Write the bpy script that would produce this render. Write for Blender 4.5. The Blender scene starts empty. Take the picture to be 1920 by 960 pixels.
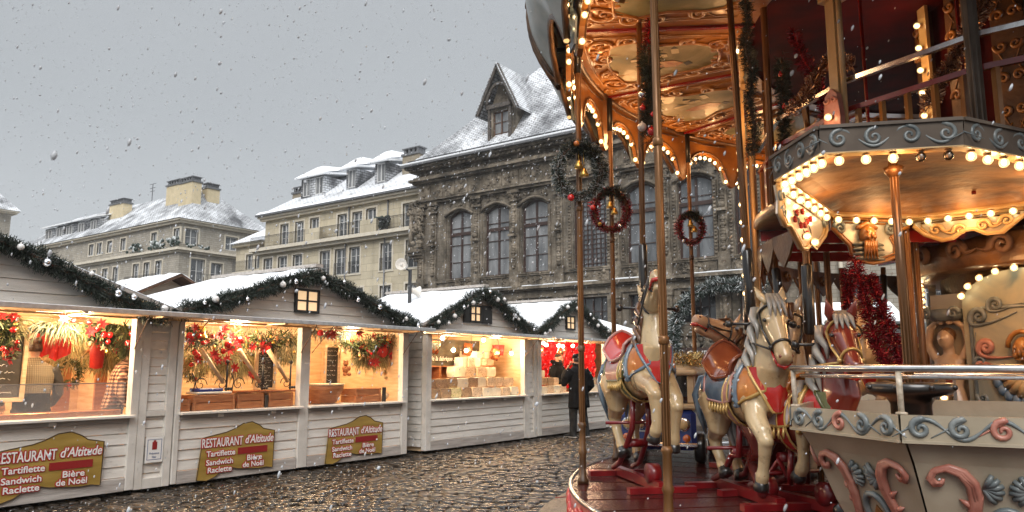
import bpy, math, random
import numpy as np
from mathutils import Vector, Matrix
random.seed(7); rng = np.random.default_rng(7)
R_ = math.radians; S = math.sin; K = math.cos; PI = math.pi
scene = bpy.context.scene
col = scene.collection
# ------------------------------------------------------------------ camera, sky, sun, exposure
FPX = 1420.0; PITCH = R_(8.4); HEAD = R_(35.5); EZ = 1.45
cam = bpy.data.cameras.new('camera'); camo = bpy.data.objects.new('camera', cam); col.objects.link(camo)
cam.sensor_width = 36; cam.lens = 36 * FPX / 1920; cam.clip_end = 2000; cam.clip_start = 0.05
camo.location = (0, 0, EZ); camo.rotation_euler = (PI / 2 + PITCH, 0, HEAD)
scene.camera = camo
world = bpy.data.worlds.new('World'); scene.world = world; world.use_nodes = True
SUN_EL, SUN_AZ = R_(40), R_(150)
def setup_world():
    nt = world.node_tree; n = nt.nodes; l = nt.links
    bg = n['Background']; bg.inputs[1].default_value = 0.1
    sky = n.new('ShaderNodeTexSky'); sky.sky_type = 'NISHITA'; sky.sun_disc = False
    sky.sun_elevation = SUN_EL; sky.sun_rotation = SUN_AZ
    hs = n.new('ShaderNodeHueSaturation'); hs.inputs['Saturation'].default_value = 0.25
    l.new(sky.outputs[0], hs.inputs['Color'])
    tc = n.new('ShaderNodeTexCoord'); sep = n.new('ShaderNodeSeparateXYZ'); l.new(tc.outputs['Generated'], sep.inputs[0])
    rp = n.new('ShaderNodeValToRGB'); e = rp.color_ramp.elements
    e[0].position = 0.0; e[0].color = (.31, .325, .338, 1); e[1].position = 1; e[1].color = (1.35, 1.38, 1.42, 1)
    m = e.new(.3); m.color = (.262, .279, .294, 1); m2 = e.new(.5); m2.color = (.27, .285, .30, 1); m3 = e.new(.75); m3.color = (.95, 1.0, 1.05, 1)
    l.new(sep.outputs[2], rp.inputs[0])
    no = n.new('ShaderNodeTexNoise'); no.inputs['Scale'].default_value = 2.2; no.inputs['Detail'].default_value = 6
    l.new(tc.outputs['Generated'], no.inputs['Vector'])
    mr = n.new('ShaderNodeMapRange'); mr.inputs[3].default_value = 9.3; mr.inputs[4].default_value = 11.8
    l.new(no.outputs[0], mr.inputs[0])
    vm = n.new('ShaderNodeVectorMath'); vm.operation = 'SCALE'; l.new(rp.outputs[0], vm.inputs[0]); l.new(mr.outputs[0], vm.inputs['Scale'])
    mx = n.new('ShaderNodeMix'); mx.data_type = 'RGBA'; mx.inputs[0].default_value = 0.9
    l.new(hs.outputs[0], mx.inputs[6]); l.new(vm.outputs[0], mx.inputs[7]); l.new(mx.outputs[2], bg.inputs[0])
setup_world()
sun = bpy.data.lights.new('sun', 'SUN'); suno = bpy.data.objects.new('sun', sun); col.objects.link(suno)
sun.energy = 1.5; sun.angle = R_(35); sun.color = (1, .965, .92)
_sd = Vector((K(SUN_EL) * S(SUN_AZ), K(SUN_EL) * K(SUN_AZ), S(SUN_EL)))      # Nishita: rotation measured from +Y towards +X
suno.rotation_euler = _sd.to_track_quat('Z', 'Y').to_euler()
scene.view_settings.view_transform = 'Standard'; scene.view_settings.look = 'None'
scene.view_settings.gamma = 1; scene.view_settings.use_curve_mapping = False
scene.view_settings.exposure = 0.75
scene.render.engine = 'CYCLES'; scene.cycles.use_light_tree = True
scene.cycles.sample_clamp_indirect = 4.0; scene.cycles.max_bounces = 6; scene.cycles.transparent_max_bounces = 12
scene.cycles.caustics_reflective = False; scene.cycles.caustics_refractive = False

# ------------------------------------------------------------------ survey helpers: sight lines of the photograph cut with real planes
_sp, _cp, _sh, _ch = S(PITCH), K(PITCH), S(HEAD), K(HEAD)
def ray(px, py):
    a = px - 960; u = 480 - py; d = FPX * _cp - u * _sp
    return Vector((_ch * a - _sh * d, _sh * a + _ch * d, FPX * _sp + u * _cp)), d
def onX(px, py, X):
    r, d = ray(px, py); t = X / r.x; return (X, t * r.y, EZ + t * r.z)
def onY(px, py, Y):
    r, d = ray(px, py); t = Y / r.y; return (t * r.x, Y, EZ + t * r.z)
def atD(px, py, D):
    r, d = ray(px, py); t = D / d; return Vector((t * r.x, t * r.y, EZ + t * r.z))
def c2w(x, d): return (_ch * x - _sh * d, _sh * x + _ch * d)

# ------------------------------------------------------------------ mesh building
ORG = {}
class MB:
    def __init__(s): s.v = []; s.f = []; s.m = []; s.s = []
    def add(s, vs, fs, mi=0, sm=False):
        o = len(s.v); s.v += [tuple(p) for p in vs]
        for f in fs: s.f.append(tuple(i + o for i in f)); s.m.append(mi); s.s.append(sm)
        return s
    def box(s, x0, x1, y0, y1, z0, z1, mi=0):
        if x0 > x1: x0, x1 = x1, x0
        if y0 > y1: y0, y1 = y1, y0
        if z0 > z1: z0, z1 = z1, z0
        return s.add([(x0, y0, z0), (x1, y0, z0), (x1, y1, z0), (x0, y1, z0), (x0, y0, z1), (x1, y0, z1), (x1, y1, z1), (x0, y1, z1)],
                     [(0, 3, 2, 1), (4, 5, 6, 7), (0, 1, 5, 4), (1, 2, 6, 5), (2, 3, 7, 6), (3, 0, 4, 7)], mi)
    def bbox(s, x0, x1, y0, y1, z0, z1, b=.006, mi=0):      # box with chamfered long edges
        c = [(x0 + x1) / 2, (y0 + y1) / 2, (z0 + z1) / 2]; h = [abs(x1 - x0) / 2, abs(y1 - y0) / 2, abs(z1 - z0) / 2]
        vs = []; idx = {}
        for sx in (-1, 1):
            for sy in (-1, 1):
                for sz in (-1, 1):
                    for ax in range(3):
                        p = []
                        for k, sg in enumerate((sx, sy, sz)):
                            p.append(c[k] + sg * (h[k] - (0 if k == ax else b)))
                        idx[(sx, sy, sz, ax)] = len(vs); vs.append(p)
        fs = []
        for ax in range(3):
            o = [k for k in range(3) if k != ax]
            for sg in (-1, 1):
                q = []
                for a, b_ in ((-1, -1), (1, -1), (1, 1), (-1, 1)):
                    t = [0, 0, 0]; t[ax] = sg; t[o[0]] = a; t[o[1]] = b_; q.append(idx[(t[0], t[1], t[2], ax)])
                if (sg > 0) == (ax == 1): q = q[::-1]
                fs.append(q)
            for a in (-1, 1):
                for b_ in (-1, 1):
                    q = []
                    for sg, k in ((-1, o[0]), (-1, o[1]), (1, o[1]), (1, o[0])):
                        t = [0, 0, 0]; t[ax] = sg; t[o[0]] = a; t[o[1]] = b_; q.append(idx[(t[0], t[1], t[2], k)])
                    fs.append(q)
        for sx in (-1, 1):
            for sy in (-1, 1):
                for sz in (-1, 1): fs.append([idx[(sx, sy, sz, k)] for k in range(3)])
        return s.add(vs, fs, mi)
    def bar(s, p, q, w, h=None, up=(0, 0, 1), mi=0):
        p = Vector(p); q = Vector(q); h = h or w; d = (q - p).normalized(); u = Vector(up)
        if abs(d.dot(u)) > .98: u = Vector((1, 0, 0))
        r = d.cross(u).normalized() * (w / 2); u = r.cross(d).normalized() * (h / 2)
        vs = [c + a * r + b * u for c in (p, q) for a, b in ((-1, -1), (1, -1), (1, 1), (-1, 1))]
        return s.add(vs, [(0, 1, 2, 3), (7, 6, 5, 4), (0, 4, 5, 1), (1, 5, 6, 2), (2, 6, 7, 3), (3, 7, 4, 0)], mi)
    def tube(s, pts, r, n=8, mi=0, sm=True, flat=1.0, closed=False, up=None, cap=True):
        pts = [Vector(p) for p in pts]; N = len(pts); rs = r if hasattr(r, '__len__') else [r] * N
        vs = []; pr = None
        for i, p in enumerate(pts):
            a = pts[(i - 1) % N] if (closed or i > 0) else p; b = pts[(i + 1) % N] if (closed or i < N - 1) else p
            t = (b - a).normalized() if (b - a).length > 1e-9 else Vector((0, 0, 1))
            if up is not None: e = Vector(up)
            elif pr is None: e = Vector((0, 0, 1)) if abs(t.z) < .9 else Vector((1, 0, 0))
            else: e = pr
            e = (e - t * e.dot(t));
            if e.length < 1e-6: e = t.orthogonal()
            e.normalize(); pr = e; g = t.cross(e)
            for k in range(n):
                an = 2 * PI * k / n; vs.append(p + rs[i] * (K(an) * g + flat * S(an) * e))
        fs = []
        for i in range(N if closed else N - 1):
            j = (i + 1) % N
            for k in range(n): k2 = (k + 1) % n; fs.append((i * n + k, i * n + k2, j * n + k2, j * n + k))
        if not closed and cap: fs += [tuple(range(n))[::-1], tuple((N - 1) * n + k for k in range(n))]
        return s.add(vs, fs, mi, sm)
    def loft(s, secs, n=14, mi=0, sm=True):       # secs: (centre, half axis a, half axis b)
        vs = []; N = len(secs)
        for c, a, b in secs:
            c = Vector(c); a = Vector(a); b = Vector(b)
            for k in range(n): an = 2 * PI * k / n; vs.append(c + a * K(an) + b * S(an))
        fs = [(i * n + k, i * n + (k + 1) % n, (i + 1) * n + (k + 1) % n, (i + 1) * n + k) for i in range(N - 1) for k in range(n)]
        fs += [tuple(range(n))[::-1], tuple((N - 1) * n + k for k in range(n))]
        return s.add(vs, fs, mi, sm)
    def lathe(s, prof, n=16, c=(0, 0, 0), mi=0, sm=True):
        vs = []; N = len(prof)
        for r, z in prof:
            for k in range(n): an = 2 * PI * k / n; vs.append((c[0] + r * K(an), c[1] + r * S(an), c[2] + z))
        fs = [(i * n + k, i * n + (k + 1) % n, (i + 1) * n + (k + 1) % n, (i + 1) * n + k) for i in range(N - 1) for k in range(n)]
        if prof[0][0] > 1e-4: fs.append(tuple(range(n))[::-1])
        if prof[-1][0] > 1e-4: fs.append(tuple((N - 1) * n + k for k in range(n)))
        return s.add(vs, fs, mi, sm)
    def prism(s, poly, fn, t, mi=0):              # poly of (u,v); fn -> point; t = thickness vector
        t = Vector(t); a = [Vector(fn(u, v)) for u, v in poly]; n = len(a)
        vs = a + [p + t for p in a]
        nrm = Vector((0, 0, 0))
        for i in range(n): nrm += a[i].cross(a[(i + 1) % n])
        fl = nrm.dot(t) > 0
        F = [tuple(range(n)), tuple(range(2 * n - 1, n - 1, -1))] + [(i, i + n, (i + 1) % n + n, (i + 1) % n) for i in range(n)]
        if fl: F = [f[::-1] for f in F]
        return s.add(vs, F, mi)
    def sphere(s, c, r, n=10, mi=0, sm=True):
        r = r if hasattr(r, '__len__') else (r, r, r); m = max(4, n // 2 + 1); vs = []; fs = []
        for i in range(m + 1):
            th = PI * i / m
            for k in range(n): an = 2 * PI * k / n; vs.append((c[0] + r[0] * S(th) * K(an), c[1] + r[1] * S(th) * S(an), c[2] + r[2] * K(th)))
        for i in range(m):
            for k in range(n): fs.append((i * n + k, (i + 1) * n + k, (i + 1) * n + (k + 1) % n, i * n + (k + 1) % n))
        return s.add(vs, fs, mi, sm)
    def grid(s, fn, nu, nv, mi=0, sm=True, thick=None):
        vs = [fn(i / nu, j / nv) for i in range(nu + 1) for j in range(nv + 1)]
        W = nv + 1
        fs = [(i * W + j, (i + 1) * W + j, (i + 1) * W + j + 1, i * W + j + 1) for i in range(nu) for j in range(nv)]
        return s.add(vs, fs, mi, sm)
    def mesh(s, name, mats, off=None):
        me = bpy.data.meshes.new(name)
        v = s.v if off is None else [(p[0] - off[0], p[1] - off[1], p[2] - off[2]) for p in s.v]
        me.from_pydata(v, [], s.f)
        mats = mats if isinstance(mats, (list, tuple)) else [mats]
        for m in mats: me.materials.append(m)
        me.polygons.foreach_set('material_index', s.m); me.polygons.foreach_set('use_smooth', s.s); me.update()
        return me
    def build(s, name, mats, parent=None, at=None, mods=None):
        off = at if parent is None else ORG.get(parent.name)
        return link(name, s.mesh(name, mats, off), parent, at if parent is None else None)
def link(name, me, parent=None, at=None):
    o = bpy.data.objects.new(name, me); col.objects.link(o)
    if parent is not None:
        o.parent = parent
        if parent.name in ORG: ORG[o.name] = ORG[parent.name]
    elif at is not None: o.location = at
    return o
def tag(o, label, cat, group=None, kind=None):
    o['label'] = label; o['category'] = cat
    if group: o['group'] = group
    if kind: o['kind'] = kind
    return o
def struct(o, kind='structure'): o['kind'] = kind; return o
def thing(name, label, cat, loc=(0, 0, 0), rz=0, group=None, org=False):
    o = bpy.data.objects.new(name, None); col.objects.link(o); o.location = loc; o.rotation_euler = (0, 0, rz); o.empty_display_size = .2
    if org: ORG[o.name] = Vector(loc)           # parts are authored in world coordinates
    return tag(o, label, cat, group)
def copy_tree(o, parent=None, **kw):
    c = o.copy(); col.objects.link(c)
    if parent is not None: c.parent = parent
    for ch in list(o.children): copy_tree(ch, c)
    for k, v in kw.items(): c[k] = v
    return c
def evaluate(me, mods):
    o = bpy.data.objects.new('tmp', me); col.objects.link(o)
    for t, kw in mods:
        m = o.modifiers.new(t, t)
        for k, v in kw.items(): setattr(m, k, v)
    bpy.context.view_layer.update()
    dg = bpy.context.evaluated_depsgraph_get()
    r = bpy.data.meshes.new_from_object(o.evaluated_get(dg), depsgraph=dg)
    bpy.data.objects.remove(o)
    return r
def fuse(mb, name, mats, voxel=.012, it=4, fac=.5):            # one continuous skin out of overlapping lofts
    me = evaluate(mb.mesh(name, mats), [('REMESH', dict(mode='VOXEL', voxel_size=voxel, use_smooth_shade=True)), ('SMOOTH', dict(factor=fac, iterations=it))])
    me.name = name
    if not me.materials:
        for m in (mats if isinstance(mats, list) else [mats]): me.materials.append(m)
    return me
def frame(o, ex, ey, ez):                                       # matrix from origin and axes
    m = Matrix.Identity(4)
    for i, e in enumerate((ex, ey, ez)):
        e = Vector(e)
        for k in range(3): m[k][i] = e[k]
    for k in range(3): m[k][3] = o[k]
    return m
def text_mesh(s, size, mat, extrude=.003, offset=0.0, align='LEFT', width=1.0, shear=0):
    cu = bpy.data.curves.new('txt', 'FONT'); cu.body = s; cu.size = size; cu.extrude = extrude; cu.offset = offset
    cu.align_x = align; cu.resolution_u = 3; cu.shear = shear
    o = bpy.data.objects.new('txt', cu); col.objects.link(o); bpy.context.view_layer.update()
    dg = bpy.context.evaluated_depsgraph_get(); me = bpy.data.meshes.new_from_object(o.evaluated_get(dg), depsgraph=dg)
    bpy.data.objects.remove(o); bpy.data.curves.remove(cu)
    me.materials.clear(); me.materials.append(mat)
    if width != 1.0: me.transform(Matrix.Diagonal((width, 1, 1, 1)))
    return me
def merge_text(mb, me, mtx, mi=0):
    mb.add([mtx @ v.co for v in me.vertices], [tuple(p.vertices) for p in me.polygons], mi)

# ------------------------------------------------------------------ materials
MATS = {}
def mk(name):
    m = bpy.data.materials.new(name); m.use_nodes = True; MATS[name] = m
    return m, m.node_tree.nodes, m.node_tree.links, m.node_tree.nodes['Principled BSDF']
def M(name, c, c2=None, scale=6, rough=.6, metal=0, bump=0, bscale=30, coat=0, stretch=(1, 1, 1), lo=.35, hi=.65, detail=5, c3=None, rvar=0, island=False, spec=None):
    m, n, l, b = mk(name)
    b.inputs['Roughness'].default_value = rough; b.inputs['Metallic'].default_value = metal
    if coat: b.inputs['Coat Weight'].default_value = coat; b.inputs['Coat Roughness'].default_value = .08
    if spec is not None: b.inputs['Specular IOR Level'].default_value = spec
    if c2 is None and not bump: b.inputs['Base Color'].default_value = (*c, 1); return m
    tc = n.new('ShaderNodeTexCoord'); mp = n.new('ShaderNodeMapping'); mp.inputs['Scale'].default_value = stretch
    l.new(tc.outputs['Object'], mp.inputs[0])
    if c2 is not None:
        rp = n.new('ShaderNodeValToRGB'); e = rp.color_ramp.elements
        e[0].position = lo; e[0].color = (*c, 1); e[1].position = hi; e[1].color = (*c2, 1)
        if c3 is not None: q = e.new(min(1, hi + .12)); q.color = (*c3, 1)
        if island:
            g = n.new('ShaderNodeNewGeometry'); l.new(g.outputs['Random Per Island'], rp.inputs[0])
        else:
            no = n.new('ShaderNodeTexNoise'); no.inputs['Scale'].default_value = scale; no.inputs['Detail'].default_value = detail
            l.new(mp.outputs[0], no.inputs['Vector']); l.new(no.outputs[0], rp.inputs[0])
            if rvar:
                mr = n.new('ShaderNodeMapRange'); mr.inputs[3].default_value = max(.02, rough - rvar); mr.inputs[4].default_value = rough + rvar
                l.new(no.outputs[0], mr.inputs[0]); l.new(mr.outputs[0], b.inputs['Roughness'])
        l.new(rp.outputs[0], b.inputs['Base Color'])
    else: b.inputs['Base Color'].default_value = (*c, 1)
    if bump:
        nb = n.new('ShaderNodeTexNoise'); nb.inputs['Scale'].default_value = bscale; nb.inputs['Detail'].default_value = 5
        l.new(mp.outputs[0], nb.inputs['Vector']); bp = n.new('ShaderNodeBump'); bp.inputs['Strength'].default_value = bump; bp.inputs['Distance'].default_value = .02
        l.new(nb.outputs[0], bp.inputs['Height']); l.new(bp.outputs[0], b.inputs['Normal'])
    return m
def grime(m, c, scale, lo, hi, amount=.8, stretch=(1, 1, 1)):        # worn spots, chips and stains with a shape of their own
    n = m.node_tree.nodes; l = m.node_tree.links; b = n['Principled BSDF']; src = b.inputs['Base Color'].links[0].from_socket
    tc = n.new('ShaderNodeTexCoord'); mp = n.new('ShaderNodeMapping'); mp.inputs['Scale'].default_value = stretch; l.new(tc.outputs['Object'], mp.inputs[0])
    no = n.new('ShaderNodeTexNoise'); no.inputs['Scale'].default_value = scale; no.inputs['Detail'].default_value = 8; no.inputs['Roughness'].default_value = .7; l.new(mp.outputs[0], no.inputs['Vector'])
    mr = n.new('ShaderNodeMapRange'); mr.inputs[1].default_value = lo; mr.inputs[2].default_value = hi; mr.inputs[4].default_value = amount; l.new(no.outputs[0], mr.inputs[0])
    mx = n.new('ShaderNodeMix'); mx.data_type = 'RGBA'; l.new(mr.outputs[0], mx.inputs[0]); l.new(src, mx.inputs[6]); mx.inputs[7].default_value = (*c, 1); l.new(mx.outputs[2], b.inputs['Base Color']); return m
def EM(name, c, s):
    m, n, l, b = mk(name); b.inputs['Base Color'].default_value = (*c, 1); b.inputs['Emission Color'].default_value = (*c, 1); b.inputs['Emission Strength'].default_value = s
    return m
def light(name, loc, power, color=(1, .72, .42), r=.08, parent=None):
    li = bpy.data.lights.new(name, 'POINT'); li.energy = power; li.color = color; li.shadow_soft_size = r
    o = bpy.data.objects.new(name, li); col.objects.link(o); o.location = loc
    if parent is not None:
        o.parent = parent
        if parent.name in ORG: o.location = Vector(loc) - ORG[parent.name]
    return o
WARM = (1, .50, .19)
white_paint = M('white_paint', (.64, .605, .55), (.76, .725, .67), scale=3.5, rough=.42, bump=.25, bscale=22, stretch=(3, .6, 5), rvar=.1)
white_trim = M('white_trim', (.60, .565, .51), (.71, .675, .62), scale=5, rough=.45, bump=.2, bscale=30)
grime(white_paint, (.22, .19, .15), 7, .60, .74, .55, (1, .5, 1.6)); grime(white_trim, (.2, .17, .13), 9, .60, .72, .6, (2, 2, .6))
grey_wood = M('grey_wood', (.36, .32, .29), (.52, .48, .44), scale=5, rough=.6, bump=.4, bscale=20, stretch=(4, .5, 6))
pine = M('pine', (.62, .42, .23), (.78, .58, .36), scale=4, rough=.5, bump=.15, bscale=12, stretch=(1, .5, 6))
dark_wood = M('dark_wood', (.07, .035, .02), (.14, .07, .04), scale=6, rough=.6, bump=.3)
snow = M('snow', (.80, .83, .87), (.88, .89, .9), scale=6, rough=.75, bump=.5, bscale=14)
black_paint = M('black_paint', (.012, .012, .012), rough=.4)
alu = M('alu', (.55, .55, .56), (.7, .7, .7), scale=15, rough=.35, metal=.8)
needle = M('needle', (.006, .012, .008), (.03, .045, .03), lo=.1, hi=.95, rough=.55, island=True)
needle_frost = M('needle_frost', (.012, .03, .018), (.55, .58, .58), lo=.55, hi=.8, rough=.6, island=True)
silver_ball = M('silver_ball', (.8, .8, .82), rough=.12, metal=1)
white_ball = M('white_ball', (.7, .68, .66), (.8, .79, .77), rough=.3, coat=.5)
red_ball = M('red_ball', (.55, .01, .012), rough=.15, coat=.8)
gold = M('gold', (.75, .5, .14), (.55, .33, .08), scale=12, rough=.3, metal=.9)
tinsel_red = M('tinsel_red', (.09, .002, .006), (.50, .03, .05), lo=.1, hi=.95, rough=.25, metal=.55, island=True)
tinsel_gold = M('tinsel_gold', (.30, .19, .04), (.9, .72, .34), lo=.1, hi=.95, rough=.25, metal=.75, island=True)
tinsel_copper = M('tinsel_copper', (.18, .06, .03), (.8, .45, .25), lo=.1, hi=.95, rough=.25, metal=.7, island=True)
def slate(name, snowy, lines=True):
    m, n, l, b = mk(name); b.inputs['Roughness'].default_value = .65
    tc = n.new('ShaderNodeTexCoord'); br = n.new('ShaderNodeTexBrick'); br.offset = .5
    mp = n.new('ShaderNodeMapping'); l.new(tc.outputs['UV'], mp.inputs[0]); l.new(mp.outputs[0], br.inputs['Vector'])
    br.inputs['Color1'].default_value = (.055, .058, .063, 1); br.inputs['Color2'].default_value = (.10, .10, .108, 1); br.inputs['Mortar'].default_value = (.02, .02, .022, 1)
    br.inputs['Scale'].default_value = 1; br.inputs['Brick Width'].default_value = .5; br.inputs['Row Height'].default_value = .22; br.inputs['Mortar Size'].default_value = .022
    no = n.new('ShaderNodeTexNoise'); no.inputs['Scale'].default_value = .5; no.inputs['Detail'].default_value = 9; no.inputs['Roughness'].default_value = .6
    l.new(tc.outputs['Object'], no.inputs['Vector'])
    add = n.new('ShaderNodeMath'); add.operation = 'MULTIPLY_ADD'; l.new(br.outputs['Fac'], add.inputs[0]); add.inputs[1].default_value = -.22; l.new(no.outputs[0], add.inputs[2])
    mr = n.new('ShaderNodeMapRange'); mr.inputs[1].default_value = .52 - snowy; mr.inputs[2].default_value = .80 - snowy; l.new(add.outputs[0], mr.inputs[0])
    mx = n.new('ShaderNodeMix'); mx.data_type = 'RGBA'; l.new(mr.outputs[0], mx.inputs[0]); l.new(br.outputs['Color'], mx.inputs[6]); mx.inputs[7].default_value = (.74, .76, .79, 1)
    l.new(mx.outputs[2], b.inputs['Base Color'])
    bp = n.new('ShaderNodeBump'); bp.inputs['Strength'].default_value = .6; bp.inputs['Distance'].default_value = .05; bp.invert = True
    l.new(br.outputs['Fac'], bp.inputs['Height']); l.new(bp.outputs[0], b.inputs['Normal'])
    return m
slate_half = slate('slate_half', .205); slate_snow = slate('slate_snow', .34); slate_bare = slate('slate_bare', .1)
def stone(name, c1, c2, c3, bw=.9, rh=.42, blocks=True, bump=.8, bscale=2.5, soot=.5):
    m, n, l, b = mk(name); b.inputs['Roughness'].default_value = .85
    tc = n.new('ShaderNodeTexCoord')
    no = n.new('ShaderNodeTexNoise'); no.inputs['Scale'].default_value = .9; no.inputs['Detail'].default_value = 9; no.inputs['Roughness'].default_value = .7
    l.new(tc.outputs['Object'], no.inputs['Vector'])
    rp = n.new('ShaderNodeValToRGB'); e = rp.color_ramp.elements; e[0].position = .32; e[0].color = (*c1, 1); e[1].position = .7; e[1].color = (*c3, 1); q = e.new(.5); q.color = (*c2, 1)
    l.new(no.outputs[0], rp.inputs[0])
    st = n.new('ShaderNodeMapping'); st.inputs['Scale'].default_value = (2.2, 2.2, .18); l.new(tc.outputs['Object'], st.inputs[0])
    n2 = n.new('ShaderNodeTexNoise'); n2.inputs['Scale'].default_value = 1; n2.inputs['Detail'].default_value = 6; l.new(st.outputs[0], n2.inputs['Vector'])
    mr = n.new('ShaderNodeMapRange'); mr.inputs[1].default_value = .45; mr.inputs[2].default_value = .75; mr.inputs[3].default_value = 1; mr.inputs[4].default_value = 1 - soot; l.new(n2.outputs[0], mr.inputs[0])
    vm = n.new('ShaderNodeVectorMath'); vm.operation = 'SCALE'; l.new(rp.outputs[0], vm.inputs[0]); l.new(mr.outputs[0], vm.inputs['Scale'])
    out = vm.outputs[0]
    n3 = n.new('ShaderNodeTexNoise'); n3.inputs['Scale'].default_value = bscale; n3.inputs['Detail'].default_value = 8; n3.inputs['Roughness'].default_value = .65; l.new(tc.outputs['Object'], n3.inputs['Vector'])
    h = n3.outputs[0]
    if blocks:
        sx = n.new('ShaderNodeSeparateXYZ'); l.new(tc.outputs['Object'], sx.inputs[0]); ad = n.new('ShaderNodeMath'); l.new(sx.outputs[0], ad.inputs[0]); l.new(sx.outputs[1], ad.inputs[1])
        cb = n.new('ShaderNodeCombineXYZ'); l.new(ad.outputs[0], cb.inputs[0]); l.new(sx.outputs[2], cb.inputs[1])
        br = n.new('ShaderNodeTexBrick'); l.new(cb.outputs[0], br.inputs['Vector']); br.inputs['Scale'].default_value = 1; br.inputs['Brick Width'].default_value = bw; br.inputs['Row Height'].default_value = rh; br.inputs['Mortar Size'].default_value = .018
        br.inputs['Color1'].default_value = (1, 1, 1, 1); br.inputs['Color2'].default_value = (.8, .8, .8, 1); br.inputs['Mortar'].default_value = (.6, .58, .55, 1)
        mu = n.new('ShaderNodeMix'); mu.data_type = 'RGBA'; mu.blend_type = 'MULTIPLY'; mu.inputs[0].default_value = 1; l.new(out, mu.inputs[6]); l.new(br.outputs['Color'], mu.inputs[7]); out = mu.outputs[2]
    l.new(out, b.inputs['Base Color'])
    bp = n.new('ShaderNodeBump'); bp.inputs['Strength'].default_value = bump; bp.inputs['Distance'].default_value = .08; l.new(h, bp.inputs['Height']); l.new(bp.outputs[0], b.inputs['Normal'])
    return m
old_stone = stone('old_stone', (.085, .07, .052), (.22, .184, .14), (.40, .345, .275), soot=.55)
carved_stone = stone('carved_stone', (.04, .032, .023), (.17, .138, .10), (.44, .37, .285), blocks=False, bump=1.0, bscale=7, soot=.5)
cream_wall = stone('cream_wall', (.54, .47, .335), (.63, .55, .40), (.68, .60, .44), bw=1.4, rh=.6, bump=.15, soot=.15)
far_wall = stone('far_wall', (.36, .325, .27), (.44, .40, .335), (.50, .455, .385), bw=.5, rh=.22, bump=.2, soot=.15)
cream_trim = M('cream_trim', (.60, .54, .43), (.70, .64, .53), scale=3, rough=.8)
chim_plaster = M('chim_plaster', (.58, .48, .30), (.66, .55, .36), scale=2, rough=.85)
def brick_mat(name, c1, c2, mo, bw, rh, ms):
    m, n, l, b = mk(name); b.inputs['Roughness'].default_value = .85
    tc = n.new('ShaderNodeTexCoord'); sx = n.new('ShaderNodeSeparateXYZ'); l.new(tc.outputs['Object'], sx.inputs[0]); ad = n.new('ShaderNodeMath'); l.new(sx.outputs[0], ad.inputs[0]); l.new(sx.outputs[1], ad.inputs[1])
    cb = n.new('ShaderNodeCombineXYZ'); l.new(ad.outputs[0], cb.inputs[0]); l.new(sx.outputs[2], cb.inputs[1])
    br = n.new('ShaderNodeTexBrick'); l.new(cb.outputs[0], br.inputs['Vector']); br.inputs['Scale'].default_value = 1; br.inputs['Brick Width'].default_value = bw; br.inputs['Row Height'].default_value = rh; br.inputs['Mortar Size'].default_value = ms
    br.inputs['Color1'].default_value = (*c1, 1); br.inputs['Color2'].default_value = (*c2, 1); br.inputs['Mortar'].default_value = (*mo, 1); l.new(br.outputs['Color'], b.inputs['Base Color'])
    return m
chim_brick = brick_mat('chim_brick', (.27, .22, .16), (.33, .28, .2), (.2, .17, .13), .3, .1, .012)
win_frame_dark = M('win_frame_dark', (.035, .018, .014), (.06, .03, .022), rough=.5)
win_frame_white = M('win_frame_white', (.62, .62, .61), rough=.5)
lead = M('lead', (.13, .135, .14), (.2, .2, .21), rough=.5, metal=.4)
iron = M('iron', (.02, .02, .022), rough=.5)
def glass(name, c, c2, rough=.06):
    m = M(name, c, c2, scale=.8, rough=rough, stretch=(2.5, 2.5, .6)); m.node_tree.nodes['Principled BSDF'].inputs['Specular IOR Level'].default_value = .8; return m
glass_curtain = glass('glass_curtain', (.10, .105, .11), (.27, .275, .28), .15)
glass_dark = glass('glass_dark', (.015, .016, .018), (.06, .062, .066))
glass_far = glass('glass_far', (.06, .065, .07), (.18, .19, .2))
lit_pane = EM('lit_pane', (1, .70, .40), .42)
skin = M('skin', (.50, .28, .19), (.58, .34, .24), scale=20, rough=.5)
hair_brown = M('hair_brown', (.05, .022, .010), (.10, .05, .025), scale=40, rough=.5, bump=.5, bscale=80)
hair_dark = M('hair_dark', (.018, .012, .008), (.04, .025, .018), scale=40, rough=.6, bump=.5, bscale=80)
coat_black = M('coat_black', (.004, .004, .005), (.010, .010, .011), scale=8, spec=.12, rough=.9, bump=.6, bscale=14)
denim_dark = M('denim_dark', (.012, .012, .013), (.03, .029, .028), scale=10, spec=.2, rough=.9, bump=.5, bscale=14)
shoe_mat = M('shoe', (.02, .02, .02), rough=.5)
sole_mat = M('sole', (.5, .48, .46), rough=.6)
chalk = M('chalk', (.8, .78, .72), rough=.9)
board_black = M('board_black', (.03, .026, .02), (.055, .045, .035), scale=10, rough=.7)
crate_wood = M('crate_wood', (.30, .10, .035), (.42, .17, .065), scale=6, rough=.55, bump=.3, bscale=14, stretch=(2, .6, 5))
copper = M('copper', (.55, .20, .09), (.7, .3, .15), scale=6, rough=.25, metal=.9)
straw = M('straw', (.20, .19, .07), (.62, .56, .30), lo=.1, hi=.9, rough=.6, island=True)
greens = M('greens', (.015, .03, .008), (.13, .15, .05), lo=.1, hi=.9, rough=.55, island=True)
red_cloth = M('red_cloth', (.5, .012, .01), (.62, .03, .02), scale=8, rough=.6, bump=.3)
red_petal = M('red_petal', (.22, .004, .008), (.48, .02, .022), lo=.1, hi=.9, rough=.5, island=True)
red_foil = M('red_foil', (.55, .008, .012), (.7, .02, .03), scale=4, rough=.22, metal=.35, bump=1.0, bscale=9)
plaster_white = M('plaster_white', (.7, .66, .56), (.8, .76, .66), rough=.6)
blue_plastic = M('blue_plastic', (.02, .04, .22), rough=.35)
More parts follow.
